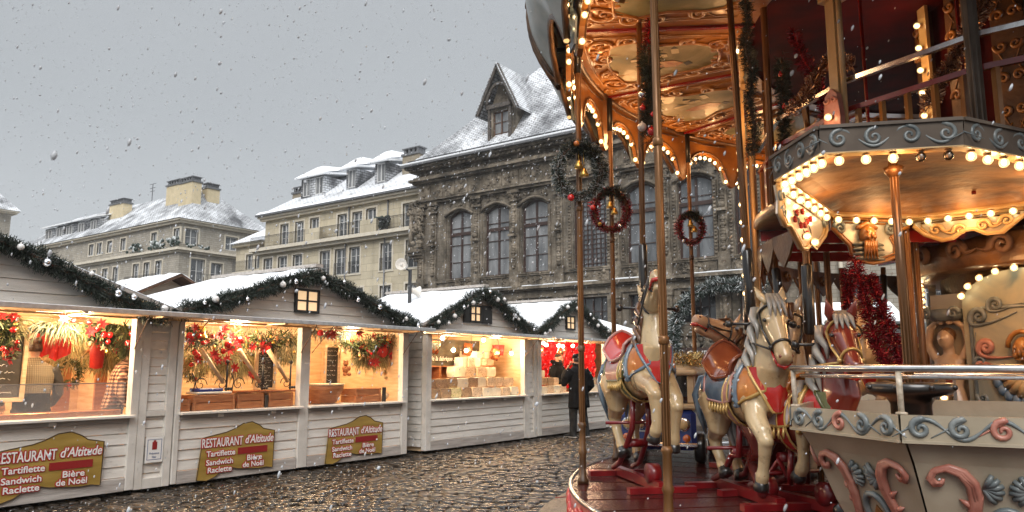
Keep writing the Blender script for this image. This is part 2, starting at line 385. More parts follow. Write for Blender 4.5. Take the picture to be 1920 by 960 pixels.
def planar_uv(o):
    me = o.data; uv = me.uv_layers.new(name='UVMap')
    for p in me.polygons:
        nn = p.normal; u = Vector((0, 0, 1)).cross(nn)
        u = u.normalized() if u.length > 1e-4 else Vector((1, 0, 0)); v = nn.cross(u)
        for li in p.loop_indices:
            c = me.vertices[me.loops[li].vertex_index].co; uv.data[li].uv = (c.dot(u), c.dot(v))
    return o
def ground():
    m, n, l, b = mk('wet_paving'); tc = n.new('ShaderNodeTexCoord')
    br = n.new('ShaderNodeTexBrick'); l.new(tc.outputs['Object'], br.inputs['Vector']); br.inputs['Scale'].default_value = 1
    br.inputs['Brick Width'].default_value = .2; br.inputs['Row Height'].default_value = .13; br.inputs['Mortar Size'].default_value = .012
    br.inputs['Color1'].default_value = (.02, .017, .014, 1); br.inputs['Color2'].default_value = (.045, .037, .03, 1); br.inputs['Mortar'].default_value = (.02, .017, .014, 1)
    l.new(br.outputs['Color'], b.inputs['Base Color']); b.inputs['Roughness'].default_value = .3
    bp = n.new('ShaderNodeBump'); bp.invert = True; bp.inputs['Strength'].default_value = .7; bp.inputs['Distance'].default_value = .02; l.new(br.outputs['Fac'], bp.inputs['Height']); l.new(bp.outputs[0], b.inputs['Normal'])
    mb = MB(); S_ = 400
    mb.add([(-S_, -60, -.035), (S_, -60, -.035), (S_, S_, -.035), (-S_, S_, -.035)], [(0, 1, 2, 3)])
    struct(tag(mb.build('ground', m), 'dark wet paving of the square reaching to the far buildings', 'ground'))
    # real setts on the visible part of the square
    c = M('cobble', (.008, .006, .004), (.028, .020, .013), c3=(.075, .055, .038), lo=.0, hi=.8, rough=.2, island=True, bump=.15, bscale=60)
    nd, lk, pb = c.node_tree.nodes, c.node_tree.links, c.node_tree.nodes['Principled BSDF']
    tc = nd.new('ShaderNodeTexCoord'); no = nd.new('ShaderNodeTexNoise'); no.inputs['Scale'].default_value = .9; no.inputs['Detail'].default_value = 5; lk.new(tc.outputs['Object'], no.inputs['Vector'])
    mr = nd.new('ShaderNodeMapRange'); mr.inputs[1].default_value = .35; mr.inputs[2].default_value = .7; mr.inputs[3].default_value = .12; mr.inputs[4].default_value = .36
    lk.new(no.outputs[0], mr.inputs[0]); lk.new(mr.outputs[0], pb.inputs['Roughness'])
    ring = np.array([[-1, -.72], [-.72, -1], [.72, -1], [1, -.72], [1, .72], [.72, 1], [-.72, 1], [-1, .72]])
    V = []; F = []; base = 0
    y = 2.0; row = 0
    while y < 36:
        rh = .105 + .03 * rng.random(); x = -9.6 + .1 * rng.random()
        xmax = -1.5 if y < 10 else (0 if y < 20 else 3)
        while x < xmax:
            w = .13 + .09 * rng.random()
            if y < 20 or rng.random() < .97:
                cx, cy = x + w / 2, y + rh / 2; hw, hh = w / 2 - .005, rh / 2 - .005
                z = -.004 + .012 * rng.standard_normal() * .6; t1, t2 = rng.normal(0, .028, 2)
                for k, (s, zz) in enumerate(((1.0, -.04), (1.0, -.012), (.84, .0))):
                    for a, bq in ring:
                        V.append((cx + a * hw * s, cy + bq * hh * s, zz + z + a * t1 * hw * s + bq * t2 * hh * s))
                V.append((cx, cy, .003 + z))
                for r in (0, 8):
                    for k in range(8): F.append((base + r + k, base + r + (k + 1) % 8, base + r + 8 + (k + 1) % 8, base + r + 8 + k))
                for k in range(8): F.append((base + 16 + k, base + 16 + (k + 1) % 8, base + 24))
                base += 25
            x += w
        y += rh; row += 1
    me = bpy.data.meshes.new('cobblestones'); me.from_pydata(V, [], F); me.materials.append(c)
    me.polygons.foreach_set('use_smooth', [True] * len(F)); me.update()
    struct(tag(link('cobblestones', me), 'wet dark brown cobblestones between the stalls and the carousel', 'paving'))
ground()
# ------------------------------------------------------------------ windows
def window_front(par, x0, x1, z0, z1, Y, fm, gm, arch=0, cols=2, rows=4, trim=None, fw=.07, dep=.3, name='window', bars=.035, axis='y'):
    """frame + pane set back dep behind the wall plane at Y (facade faces -Y); axis='x' puts it on a wall facing +X at X = -Y"""
    T = (lambda x, y, z: (x, y, z)) if axis == 'y' else (lambda x, y, z: (-y, x, z))
    fr = MB(); gl = MB(); yf = Y + dep - .06; yg = Y + dep
    def B(mb, a0, a1, y0, y1, c0, c1): mb.bar(T((a0 + a1) / 2, (y0 + y1) / 2, c0), T((a0 + a1) / 2, (y0 + y1) / 2, c1), abs(a1 - a0) if axis == 'y' else abs(a1 - a0), abs(y1 - y0), up=T(0, 1, 0))
    za = z1 - arch
    B(fr, x0, x0 + fw, yf, yg, z0, za); B(fr, x1 - fw, x1, yf, yg, z0, za); B(fr, x0 + fw, x1 - fw, yf, yg, z0, z0 + fw)
    if arch:
        N = 8; pts = [(x0 + (x1 - x0) * i / N, za + arch * (1 - (2 * i / N - 1) ** 2)) for i in range(N + 1)]
        for i in range(N): fr.bar(T(pts[i][0], (yf + yg) / 2, pts[i][1] - fw / 2), T(pts[i + 1][0], (yf + yg) / 2, pts[i + 1][1] - fw / 2), fw, yg - yf, up=T(0, 1, 0))
        gl.prism([(x0, z0)] + [(x1, z0)] + pts[::-1], lambda u, v: T(u, yg + .01, v), T(0, .02, 0))
    else:
        B(fr, x0 + fw, x1 - fw, yf, yg, z1 - fw, z1)
        gl.prism([(x0, z0), (x1, z0), (x1, z1), (x0, z1)], lambda u, v: T(u, yg + .01, v), T(0, .02, 0))
    for i in range(1, cols):
        xc = x0 + (x1 - x0) * i / cols; w = fw * 1.2 if (cols == 2 or i * 2 == cols) else bars; B(fr, xc - w / 2, xc + w / 2, yf + .004, yg, z0 + fw, za + arch * .9)
    for j in range(1, rows):
        zc = z0 + (z1 - z0) * j / rows; w = bars; B(fr, x0 + fw, x1 - fw, yf + .012, yg, zc - w / 2, zc + w / 2)
    w = fr.build(name, fm, par); gl.build('pane', gm, w)
    return w
def holed_wall(mb, x0, x1, z0, z1, Y, t, holes, arch=0, axis='y', mi=0):
    """wall of thickness t with rectangular (arched) openings, all in one row"""
    T = (lambda x, y, z: (x, y, z)) if axis == 'y' else (lambda x, y, z: (-y, x, z))
    def B(a0, a1, c0, c1):
        if a1 - a0 < .002 or c1 - c0 < .002: return
        p0 = T(a0, Y, c0); p1 = T(a1, Y + t, c1); mb.box(p0[0], p1[0], p0[1], p1[1], p0[2], p1[2], mi)
    cur = x0
    for (a, b, h0, h1) in sorted(holes):
        B(cur, a, z0, z1); B(a, b, z0, h0)
        if arch:
            N = 8; pts = [(a + (b - a) * i / N, h1 - arch + arch * (1 - (2 * i / N - 1) ** 2)) for i in range(N + 1)]
            mb.prism([(a, z1)] + pts + [(b, z1)], lambda u, v: T(u, Y, v), T(0, t, 0), mi)
        else: B(a, b, h1, z1)
        cur = b
    B(cur, x1, z0, z1)
def railing(mb, pts, h, step=.16, r=.012, top=.03):
    for a, b in zip(pts[:-1], pts[1:]):
        a = Vector(a); b = Vector(b); L = (b - a).length; n = max(2, int(L / step))
        up = Vector((0, 0, h)); mb.bar(a + up, b + up, top); mb.bar(a + up * .1, b + up * .1, top * .7); mb.bar(a + up * .88, b + up * .88, top * .6)
        for i in range(n + 1): p = a + (b - a) * i / n; mb.bar(p, p + up, r * 2)
def hip_roof(name, par, mat, x0, x1, y0, y1, ze, xr0, xr1, yr, zr, flare=None, snow_band=None):
    mb = MB()
    def P(s, t):  # s along slope 0..1
        k = s if flare is None else s ** flare
        return k
    N = 8 if flare else 1
    def ringat(s):
        k = P(s, 0); z = ze + (zr - ze) * k
        return [(x0 + (xr0 - x0) * s, y0 + (yr - y0) * s, z), (x1 + (xr1 - x1) * s, y0 + (yr - y0) * s, z), (x1 + (xr1 - x1) * s, y1 + (yr - y1) * s, z), (x0 + (xr0 - x0) * s, y1 + (yr - y1) * s, z)]
    vs = []
    for i in range(N + 1): vs += ringat(i / N)
    fs = [(0, 3, 2, 1)]
    for i in range(N):
        for k in range(4): fs.append((i * 4 + k, i * 4 + (k + 1) % 4, (i + 1) * 4 + (k + 1) % 4, (i + 1) * 4 + k))
    mb.add(vs, fs); return planar_uv(mb.build(name, mat, par))
def relief(mb, x0, x1, z0, z1, Y, n, r=.1, seed=0):
    """carved foliage: scrolls and lumps standing out of the wall plane Y"""
    q = random.Random(seed)
    for i in range(n):
        x = q.uniform(x0, x1); z = q.uniform(z0, z1); s = r * q.uniform(.5, 1.1)
        if q.random() < .5: mb.sphere((x, Y, z), (s, s * .8, s * q.uniform(.7, 1.4)), 6)
        else:
            a0 = q.uniform(0, 6); pts = [(x + s * 1.5 * (1 - k / 9) * K(a0 + k * .7), Y - .02, z + s * 1.5 * (1 - k / 9) * S(a0 + k * .7)) for k in range(8)]
            mb.tube(pts, [s * .35] * 4 + [s * .25] * 4, 5)
def ornate_building():
    Y = 40.0; X0, X1 = -36.9, -10.6
    root = thing('ornate_stone_building', 'sooty carved stone building with tall arched windows and a steep snowy slate roof', 'building', (-24, 40, 0), org=True)
    W = [(-34.07, -31.96), (-30.85, -28.75), (-27.80, -25.72), (-23.9, -21.5), (-20.2, -18.3), (-16.95, -14.85), (-13.65, -12.45)]
    wl = MB()
    # ground floor arches, mezzanine, main floor
    gh = [(a - .1, b + .1, 0, 2.75) for a, b in W]
    holed_wall(wl, X0, X1, 0, 3.2, Y, .6, gh, arch=.5)
    mh = [(a + .05, b - .05, 3.95, 5.7) for a, b in W]
    holed_wall(wl, X0, X1, 3.2, 6.35, Y, .6, mh)
    holed_wall(wl, X0, X1, 6.35, 13.1, Y, .6, [(a, b, 7.48, 12.3) for a, b in W], arch=.42)
    wl.box(X0, X1, Y, Y + .6, 13.1, 15.75); wl.box(X0, X0 + .6, Y + .6, Y + 12, 0, 15.75); wl.box(X1 - .6, X1, Y + .6, Y + 12, 0, 15.75)
    wl.build('wall', old_stone, root)
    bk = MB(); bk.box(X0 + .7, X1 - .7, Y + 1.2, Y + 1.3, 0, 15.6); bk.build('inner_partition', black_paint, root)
    # cornices, string courses
    co = MB()
    for z0, z1, p in ((3.2, 3.38, .22), (5.86, 6.02, .12), (6.3, 6.42, .2), (6.42, 6.6, .38), (7.3, 7.42, .16), (13.05, 13.22, .3), (13.22, 13.36, .46), (14.62, 14.78, .34), (14.78, 14.95, .55), (14.95, 15.12, .3), (15.5, 15.7, .5), (15.7, 15.86, .75)):
        co.box(X0 - p, X1 + p, Y - p, Y - .002, z0, z1); co.box(X0 - p, X0 - .002, Y - .002, Y + 8, z0, z1)
    x = X0 - .4
    while x < X1:                                     # modillions under the gutter
        co.box(x, x + .2, Y - .62, Y - .503, 15.52, 15.69); x += .42
    co.build('cornice', carved_stone, root)
    sn = MB()
    for z, p, t in ((6.6, .36, .07), (3.38, .2, .05)):
        x = X0
        while x < X1:
            L = random.uniform(.5, 1.6)
            if random.random() < .75: sn.bbox(x, min(x + L, X1), Y - p + .02, Y - .03, z, z + t * random.uniform(.5, 1.3), .02)
            x += L
    sn.build('ledge_snow', snow, root)
    gut = MB(); gut.box(X0 - .95, X1 + .9, Y - 1.0, Y - .72, 15.86, 15.98); gut.box(X0 - .95, X0 - .7, Y - .7, Y + 9, 15.86, 15.98); g = gut.build('gutter', lead, root)
    gs = MB(); gs.bbox(X0 - .97, X1 + .9, Y - 1.02, Y - .6, 15.982, 16.12, .03); gs.build('gutter_snow', snow, g)
    cr = MB(); x = X0 - .6
    cr.box(X0 - .7, X1, Y - .45, Y - .35, 16.0, 16.42)
    while x < X1: cr.sphere((x, Y - .45, 16.3), (.11, .08, .13), 6); x += .3
    cr.build('roof_cresting', iron, root)
    # pilasters with candelabra ornament between the windows
    mids = [X0 + .45] + [X0 + 1.6] + [(W[i][1] + W[i + 1][0]) / 2 for i in range(len(W) - 1)] + [-11.4]
    for i, x in enumerate(mids):
        pm = MB(); w = .34
        pm.box(x - w, x + w, Y - .22, Y - .003, 6.62, 7.7); pm.box(x - w * .75, x + w * .75, Y - .16, Y - .004, 7.7, 12.3)
        pm.box(x - w * 1.1, x + w * 1.1, Y - .3, Y - .005, 12.3, 12.45); pm.box(x - w * 1.25, x + w * 1.25, Y - .36, Y - .006, 12.85, 13.04)
        relief(pm, x - w * .9, x + w * .9, 12.45, 12.85, Y - .24, 16, .12, i)
        for k in range(26):
            z = 7.9 + k * .165; r = .08 + .07 * abs(S(k * 1.3 + i)); pm.sphere((x, Y - .2, z), (r * 1.25, .11, r), 7)
        pm.sphere((x, Y - .34, 10.3), (.22, .2, .2), 8); pm.box(x - .26, x + .26, Y - .5, Y - .2, 9.95, 10.1)
        pm.box(x - .3, x + .3, Y - .26, Y - .003, 3.4, 5.84); pm.box(x - .36, x + .36, Y - .34, Y - .004, 3.4, 3.9); pm.box(x - .36, x + .36, Y - .32, Y - .007, 5.5, 5.84)
        pm.lathe([(.17, 0), (.2, .1), (.15, .2), (.14, 1.1), (.2, 1.2), (.22, 1.3)], 10, (x, Y - .3, 4.0))
        pm.build('pilaster', carved_stone, root)
    cb = MB()                                          # corner bracket, niche and statue at the left corner
    for k, (z, p) in enumerate(((9.0, .2), (9.2, .35), (9.4, .5), (9.6, .62))): cb.box(X0 - p, X0 + .75, Y - p, Y - .01, z, z + .2)
    relief(cb, X0 - .4, X0 + .8, 9.8, 12.6, Y - .4, 60, .2, 77); relief(cb, X0 - .5, X0 + .6, 12.4, 13.2, Y - .45, 26, .2, 78)
    cb.tube([(X0 - .35, Y - .35, 9.8), (X0 - .3, Y - .3, 12.4)], .2, 8); cb.build('corner_bracket', carved_stone, root)
    fz = MB(); rnd = random.Random(3); x = X0 + .3     # frieze panels
    while x < X1 - .5:
        w = rnd.uniform(.8, 1.5); fp = MB(); fp.box(x, x + w - .1, Y - .07, Y - .003, 13.5, 14.5); relief(fp, x + .1, x + w - .2, 13.6, 14.4, Y - .08, 7, .13, int(x * 10)); fp.build('frieze_panel', carved_stone, root); x += w
    relief(fz, X0, X1, 15.15, 15.5, Y - .1, 150, .13, 5); relief(fz, X0, X1, 13.38, 13.46, Y - .32, 120, .07, 6)
    fz.build('frieze', carved_stone, root)
    for i, (a, b) in enumerate(W):                     # aprons with carved creatures, window hoods
        ap = MB(); ap.box(a - .15, b + .15, Y - .08, Y - .003, 6.66, 7.28); relief(ap, a, b, 6.75, 7.22, Y - .1, 26 if i > 3 else 10, .13, 20 + i)
        ap.box(a - .25, b + .25, Y - .2, Y - .005, 7.42, 7.5)
        for s in (-1, 1):
            xx = a - .16 if s < 0 else b + .16; ap.box(xx - .1, xx + .1, Y - .12, Y - .004, 7.5, 11.8)
            for k in range(20 if i > 2 else 0): ap.sphere((xx, Y - .13, 7.7 + k * .2), (.09, .07, .08), 6)
        N = 9; pts = [(a - .2 + (b - a + .4) * t / N, Y - .12, 11.95 + .48 * (1 - (2 * t / N - 1) ** 2)) for t in range(N + 1)]; ap.tube(pts, .1, 6)
        relief(ap, a, b, 12.5, 12.95, Y - .05, 14, .12, 50 + i); ap.build('window_surround', carved_stone, root)
    for i, (a, b) in enumerate(W):
        if i == 3: window_front(root, a, b, 7.48, 12.3, Y, win_frame_dark, glass_far, .42, 8, 16, dep=.35, bars=.055, fw=.1)
        elif i == 6: window_front(root, a, b, 7.48, 12.3, Y, win_frame_dark, glass_dark, .42, 2, 3, dep=.35, fw=.12, bars=.08)
        else:
            w = window_front(root, a, b, 7.48, 12.3, Y, win_frame_dark, glass_far if i > 3 else glass_curtain, .42, 2, 4, dep=.35, fw=.13, bars=.05)
            tr = MB(); tr.box(a + .1, b - .1, Y + .26, Y + .36, 10.55, 10.78); tr.build('transom', win_frame_dark, w)
    for i, (a, b) in enumerate(W):
        window_front(root, a + .05, b - .05, 3.95, 5.7, Y, win_frame_dark, glass_dark, 0, 4, 2, dep=.4, name='mezzanine_window')
        window_front(root, a - .1, b + .1, .02, 2.75, Y, win_frame_dark, glass_dark, .5, 2, 2, dep=.45, name='shop_window')
    for i, x in enumerate(mids[2:]):                   # medallions with carved figures
        md = MB()
        md.tube([(x + 1.55 + .62 * K(a * PI / 9), Y - .1, 2.95 + .0 + .62 * S(a * PI / 9) + .0) for a in range(18)], .1, 6, closed=True)
        relief(md, x + 1.2, x + 1.9, 2.6, 3.3, Y - .08, 12, .14, 90 + i); relief(md, x + .4, x + .85, 2.4, 3.15, Y - .1, 18, .15, 120 + i); relief(md, x + 2.25, x + 2.7, 2.4, 3.15, Y - .1, 18, .15, 150 + i)
        if i < 5: md.build('medallion', carved_stone, root)
    sg = MB(); me = text_mesh('LA CIVETTE', .62, white_ball, .01)
    merge_text(sg, me, frame((-17.45, Y - .30, 1.95), (1, 0, 0), (0, 0, 1), (0, -1, 0)))
    p = MB(); p.box(-17.7, -13.9, Y - .28, Y - .2, 1.8, 2.55); fs = p.build('shop_fascia', win_frame_dark, root); sg.build('lettering', white_ball, fs)
    # roof with bell-cast eaves and the dormer
    hip_roof('roof', root, slate_half, X0 - .75, X1 + .7, Y - .75, Y + 13, 16.0, -24.2, X1 - 8, Y + 8.0, 28.6, flare=1.10)
    A = onY(917, 268, 40.2); B = onY(962, 262, 40.2)
    x0, x1 = A[0], B[0]; zb = 16.2; ze = 19.2; zp = 22.1; xm = (x0 + x1) / 2; yf = 40.15
    d = MB(); d.box(x0, x0 + .35, yf, yf + .3, zb, ze); d.box(x1 - .35, x1, yf, yf + .3, zb, ze); d.box(x0 + .352, x1 - .352, yf + .01, yf + .3, zb, zb + .35)
    d.box(x0 + .352, x1 - .352, yf + .01, yf + .3, ze - .3, ze)
    d.box(x1 - .2, x1 - .005, yf + .3, yf + 2.6, zb, ze); d.box(x0 + .005, x0 + .2, yf + .3, yf + 2.6, zb, ze)
    d.prism([(x0, ze + .002), (x1, ze + .002), (xm, zp - .35)], lambda u, v: (u, yf + .25, v), (0, .3, 0))
    dm = d.build('dormer', carved_stone, root)
    o = MB(); arc = [(xm + 1.0 * K(PI - t * PI / 10), yf - .25, ze + .1 + 1.45 * S(t * PI / 10)) for t in range(11)]; o.tube(arc, .13, 6)
    o.bar((x0 - .68, yf - .45, ze - .52), (xm, yf - .45, zp - .02), .18, .26); o.bar((x1 + .68, yf - .45, ze - .52), (xm, yf - .45, zp - .02), .18, .26); o.bar((x0, yf - .2, ze), (x1, yf - .2, ze), .2, .3)
    o.bar((x0 + .15, yf - .1, zb), (x0 + .15, yf - .1, ze), .18); o.bar((x1 - .15, yf - .1, zb), (x1 - .15, yf - .1, ze), .18); o.build('dormer_timber', M('old_timber', (.05, .042, .035), (.12, .10, .085), scale=6, rough=.7, bump=.4), dm)
    window_front(dm, x0 + .36, x1 - .36, zb + .36, ze - .31, yf, dark_wood, glass_curtain, 0, 2, 3, dep=.2)
    r = MB(); ex = .75
    for s, xe in ((-1, x0 - ex), (1, x1 + ex)):
        vs = [(xe, yf - .6, ze - .45), (xm, yf - .6, zp + .12), (xm, yf + 4.6, zp + .12), (xe, yf + 2.3, ze - .45)]
        if s > 0: vs = vs[::-1]
        r.add(vs + [(p[0], p[1], p[2] - .12) for p in vs], [(3, 2, 1, 0), (4, 5, 6, 7), (0, 1, 5, 4), (1, 2, 6, 5), (2, 3, 7, 6), (3, 0, 4, 7)])
    planar_uv(r.build('dormer_roof', slate_half, dm))
ornate_building()
def plain_window(par, px, Y, w, z0, z1, fm=None, rail=False, shutters=False, trim=cream_trim, name='window'):
    x = onY(px, 450, Y)[0]
    t = MB(); a, b = x - w / 2, x + w / 2
    for q in ((a - .16, a, z0 - .02, z1 + .16), (b, b + .16, z0 - .02, z1 + .16), (a, b, z1, z1 + .16), (a - .2, b + .2, z0 - .14, z0 - .02)): t.box(q[0], q[1], Y - .06, Y + .1, q[2], q[3])
    wd = window_front(par, a, b, z0, z1, Y, win_frame_white, glass_far, 0, 2, 1 if z1 - z0 < 1.6 else 3, dep=.22, fw=.09)
    t.build('window_surround', trim, wd)
    if rail: r = MB(); railing(r, [(a, Y - .09, z0), (b, Y - .09, z0)], .95, .13); r.build('window_guard', iron, wd)
    return (a, b, z0, z1)
def chimney_mb(x0, x1, y0, y1, z0, z1, cap=True):
    m = MB(); m.box(x0, x1, y0, y1, z0, z1); k = MB()
    k.box(x0 - .1, x1 + .1, y0 - .1, y1 + .1, z1, z1 + .18); n = max(2, int((x1 - x0) / .45))
    for i in range(n): xx = x0 + (x1 - x0) * (i + .5) / n; k.box(xx - .13, xx + .13, y0 + .05, y1 - .05, z1 + .18, z1 + .55)
    k.box(x0 - .05, x1 + .05, y0 - .03, y1 + .03, z1 + .55, z1 + .65); return m, k
def cream_building():
    Y = 42.0; XL, XR = -57.4, -37.6
    root = thing('cream_apartment_building', 'cream rendered apartment building with long balcony and snowy dormer roof between two older buildings', 'building', (-47, 42, 0), org=True)
    H = []
    top = [533, 561, 589, 641, 669, 695, 765, 793]
    for i, p in enumerate(top):
        short = i in (2, 5); H.append(plain_window(root, p, Y + .001, 1.15, 13.0 if short else 12.15, 14.15 if short else 14.05))
    wl = MB(); holed_wall(wl, XL, XR, 12.0, 14.75, Y, .35, H)
    row2 = [plain_window(root, p, Y - .249, 1.25, 8.95, 11.1, rail=True) for p in (505, 532, 560, 611, 639, 666, 725, 773)]
    holed_wall(wl, XL - .3, XR, 8.3, 11.7, Y - .25, .6, row2)
    row3 = [plain_window(root, p, Y - .249, 1.2, 5.9, 7.75) for p in (505, 532, 560, 611, 639, 674, 725, 773)]
    holed_wall(wl, XL - .3, XR, 0, 8.298, Y - .25, .6, row3); wl.box(XL, XL + .4, Y + .36, Y + 9, 0, 14.75)
    wl.build('wall', cream_wall, root)
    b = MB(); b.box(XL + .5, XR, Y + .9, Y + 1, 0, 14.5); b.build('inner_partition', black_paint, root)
    sl = MB(); sl.box(XL - .9, XR, Y - 1.0, Y - .02, 11.7, 11.98); sl.box(XL - .7, XR, Y - .7, Y - .252, 11.45, 11.698); bal = sl.build('balcony', cream_trim, root)
    rl = MB(); dv = MB()
    xs = [XL - .8]
    for p in (586, 690): x = onY(p, 450, Y - .9)[0]; xs += [x - .9, x + .9]; dv = MB(); dv.box(x - .9, x + .9, Y - .95, Y - .6, 11.99, 13.0); dv.build('divider_wall', cream_wall, bal)
    xs.append(XR)
    for a, c in zip(xs[::2], xs[1::2]): railing(rl, [(a, Y - .92, 11.98), (c, Y - .92, 11.98)], 1.0, .14)
    rl.build('railing', iron, bal)
    pl = MB(); x = onY(713, 430, Y - .8)[0]
    for k in range(60): pl.sphere((x + random.gauss(0, .4), Y - .5 + random.gauss(0, .12), 12.6 + random.uniform(-.3, .5)), random.uniform(.08, .2), 5)
    pl.build('balcony_plant', needle, bal)
    ev = MB(); ev.box(XL - .5, XR, Y - .55, Y + .6, 14.752, 14.95); ev.box(XL - .35, XR, Y - .35, Y - .02, 14.55, 14.75); e = ev.build('eaves', cream_trim, root)
    gt = MB(); gt.box(XL - .6, XR, Y - .75, Y - .555, 14.93, 15.1); gt.build('gutter', lead, e)
    dp = MB()
    for p in (655, 728): x = onY(p, 430, Y)[0]; dp.tube([(x, Y - .1, 12.0), (x, Y - .1, 14.6)], .06, 6); dp.tube([(x, Y - .36, 0), (x, Y - .36, 11.5)], .06, 6)
    dp.build('downpipe', lead, root)
    rf = MB(); zr, yr = 20.4, 48.6
    rf.add([(XL - .6, Y - .7, 14.96), (XR + 1, Y - .7, 14.96), (XR + 1, yr, zr), (XL + 5.5, yr, zr), (XL - .6, yr + 6, 14.96)], [(0, 1, 2, 3), (4, 0, 3)])
    planar_uv(rf.build('roof', slate_snow, root))
    rs = MB(); rs.add([(XL - .6, Y - .75, 15.1), (XR + 1, Y - .75, 15.1), (XR + 1, Y - .3, 15.42), (XL - .6, Y - .3, 15.42)], [(0, 1, 2, 3)]); rs.build('eaves_snow', snow, e)
    for (pa, pb, py) in ((563, 606, 400), (648, 668, 382), (702, 724, 370)):       # dormers
        ya = 43.4; xa = onY(pa, py, ya)[0]; xb = onY(pb, py, ya)[0]; zb = 14.96 + (ya - 41.3) * .745; zt = zb + 1.75
        d = MB(); d.box(xa, xa + .2, ya, ya + 3.2, zb - .5, zt); d.box(xb - .2, xb, ya, ya + 3.2, zb - .5, zt); d.box(xa + .2, xb - .2, ya, ya + .15, zb - .5, zb + .15)
        n = 2 if xb - xa > 2 else 1
        if n == 2: d.box((xa + xb) / 2 - .35, (xa + xb) / 2 + .35, ya, ya + .15, zb + .15, zt)
        dm = d.build('dormer', slate_bare, root); planar_uv(dm)
        for k in range(n):
            a = xa + .2 if k == 0 else (xa + xb) / 2 + .35; c = (xb - .2 if k == n - 1 else (xa + xb) / 2 - .35)
            window_front(dm, a, c, zb + .16, zt - .02, ya, win_frame_white, glass_curtain, 0, 2, 1, dep=.1, fw=.07)
        r = MB(); q = [(xa - .45, ya - .45, zt), (xb + .45, ya - .45, zt), (xb + .1, ya + 3.4, zt + .75), (xa - .1, ya + 3.4, zt + .75)]
        r.add(q + [(p[0], p[1], p[2] + .14) for p in q], [(0, 3, 2, 1), (4, 5, 6, 7), (0, 1, 5, 4), (1, 2, 6, 5), (2, 3, 7, 6), (3, 0, 4, 7)])
        m_ = ((xa + xb) / 2); r.add([(xa - .45, ya - .45, zt + .142), (xb + .45, ya - .45, zt + .142), (xb + .1, ya + 3.4, zt + 1.3), (xa - .1, ya + 3.4, zt + 1.3), (m_ + .4, ya + .8, zt + 1.2), (m_ - .4, ya + .8, zt + 1.2)], [(0, 1, 4, 5), (1, 2, 4), (2, 3, 5, 4), (3, 0, 5)])
        r.build('dormer_roof', snow, dm)
    for (p0, p1, pt, Yc, mat) in ((755, 786, 283, 44.3, chim_brick), (549, 574, 355, 43.9, chim_brick), (702, 715, 318, 49.2, chim_brick)):
        a = onY(p0, pt, Yc); c = onY(p1, pt, Yc); m, k = chimney_mb(a[0], c[0], Yc, Yc + .9, 15.5, a[2] - .5); ch = m.build('chimney', mat, root); k.build('chimney_cap', lead, ch)
    # lower wing set back on the left
    wg = MB(); hw = [plain_window(root, p, 44.999, 1.1, z, z + 1.5) for p, z in ((470, 11.0), (487, 11.0))]
    holed_wall(wg, -66, XL - .7, 0, 13.3, 45, .4, hw); wg.box(-66.2, XL - .5, 44.6, 46, 13.302, 13.6); wg.build('side_wing', cream_wall, root)
    ws = MB(); ws.add([(-66.4, 44.3, 13.62), (XL - .4, 44.3, 13.62), (XL - .4, 50, 16.6), (-66.4, 50, 16.6)], [(0, 1, 2, 3)]); planar_uv(ws.build('wing_roof', slate_snow, root))
    lb = MB(); lb.box(-64.5, XL - 1.0, 43.6, 44.98, 10.3, 10.6); lbo = lb.build('wing_balcony', cream_trim, root); lr = MB(); railing(lr, [(-64.5, 43.65, 10.6), (XL - 1, 43.65, 10.6)], 1.0, .16); lr.build('railing', iron, lbo)
cream_building()
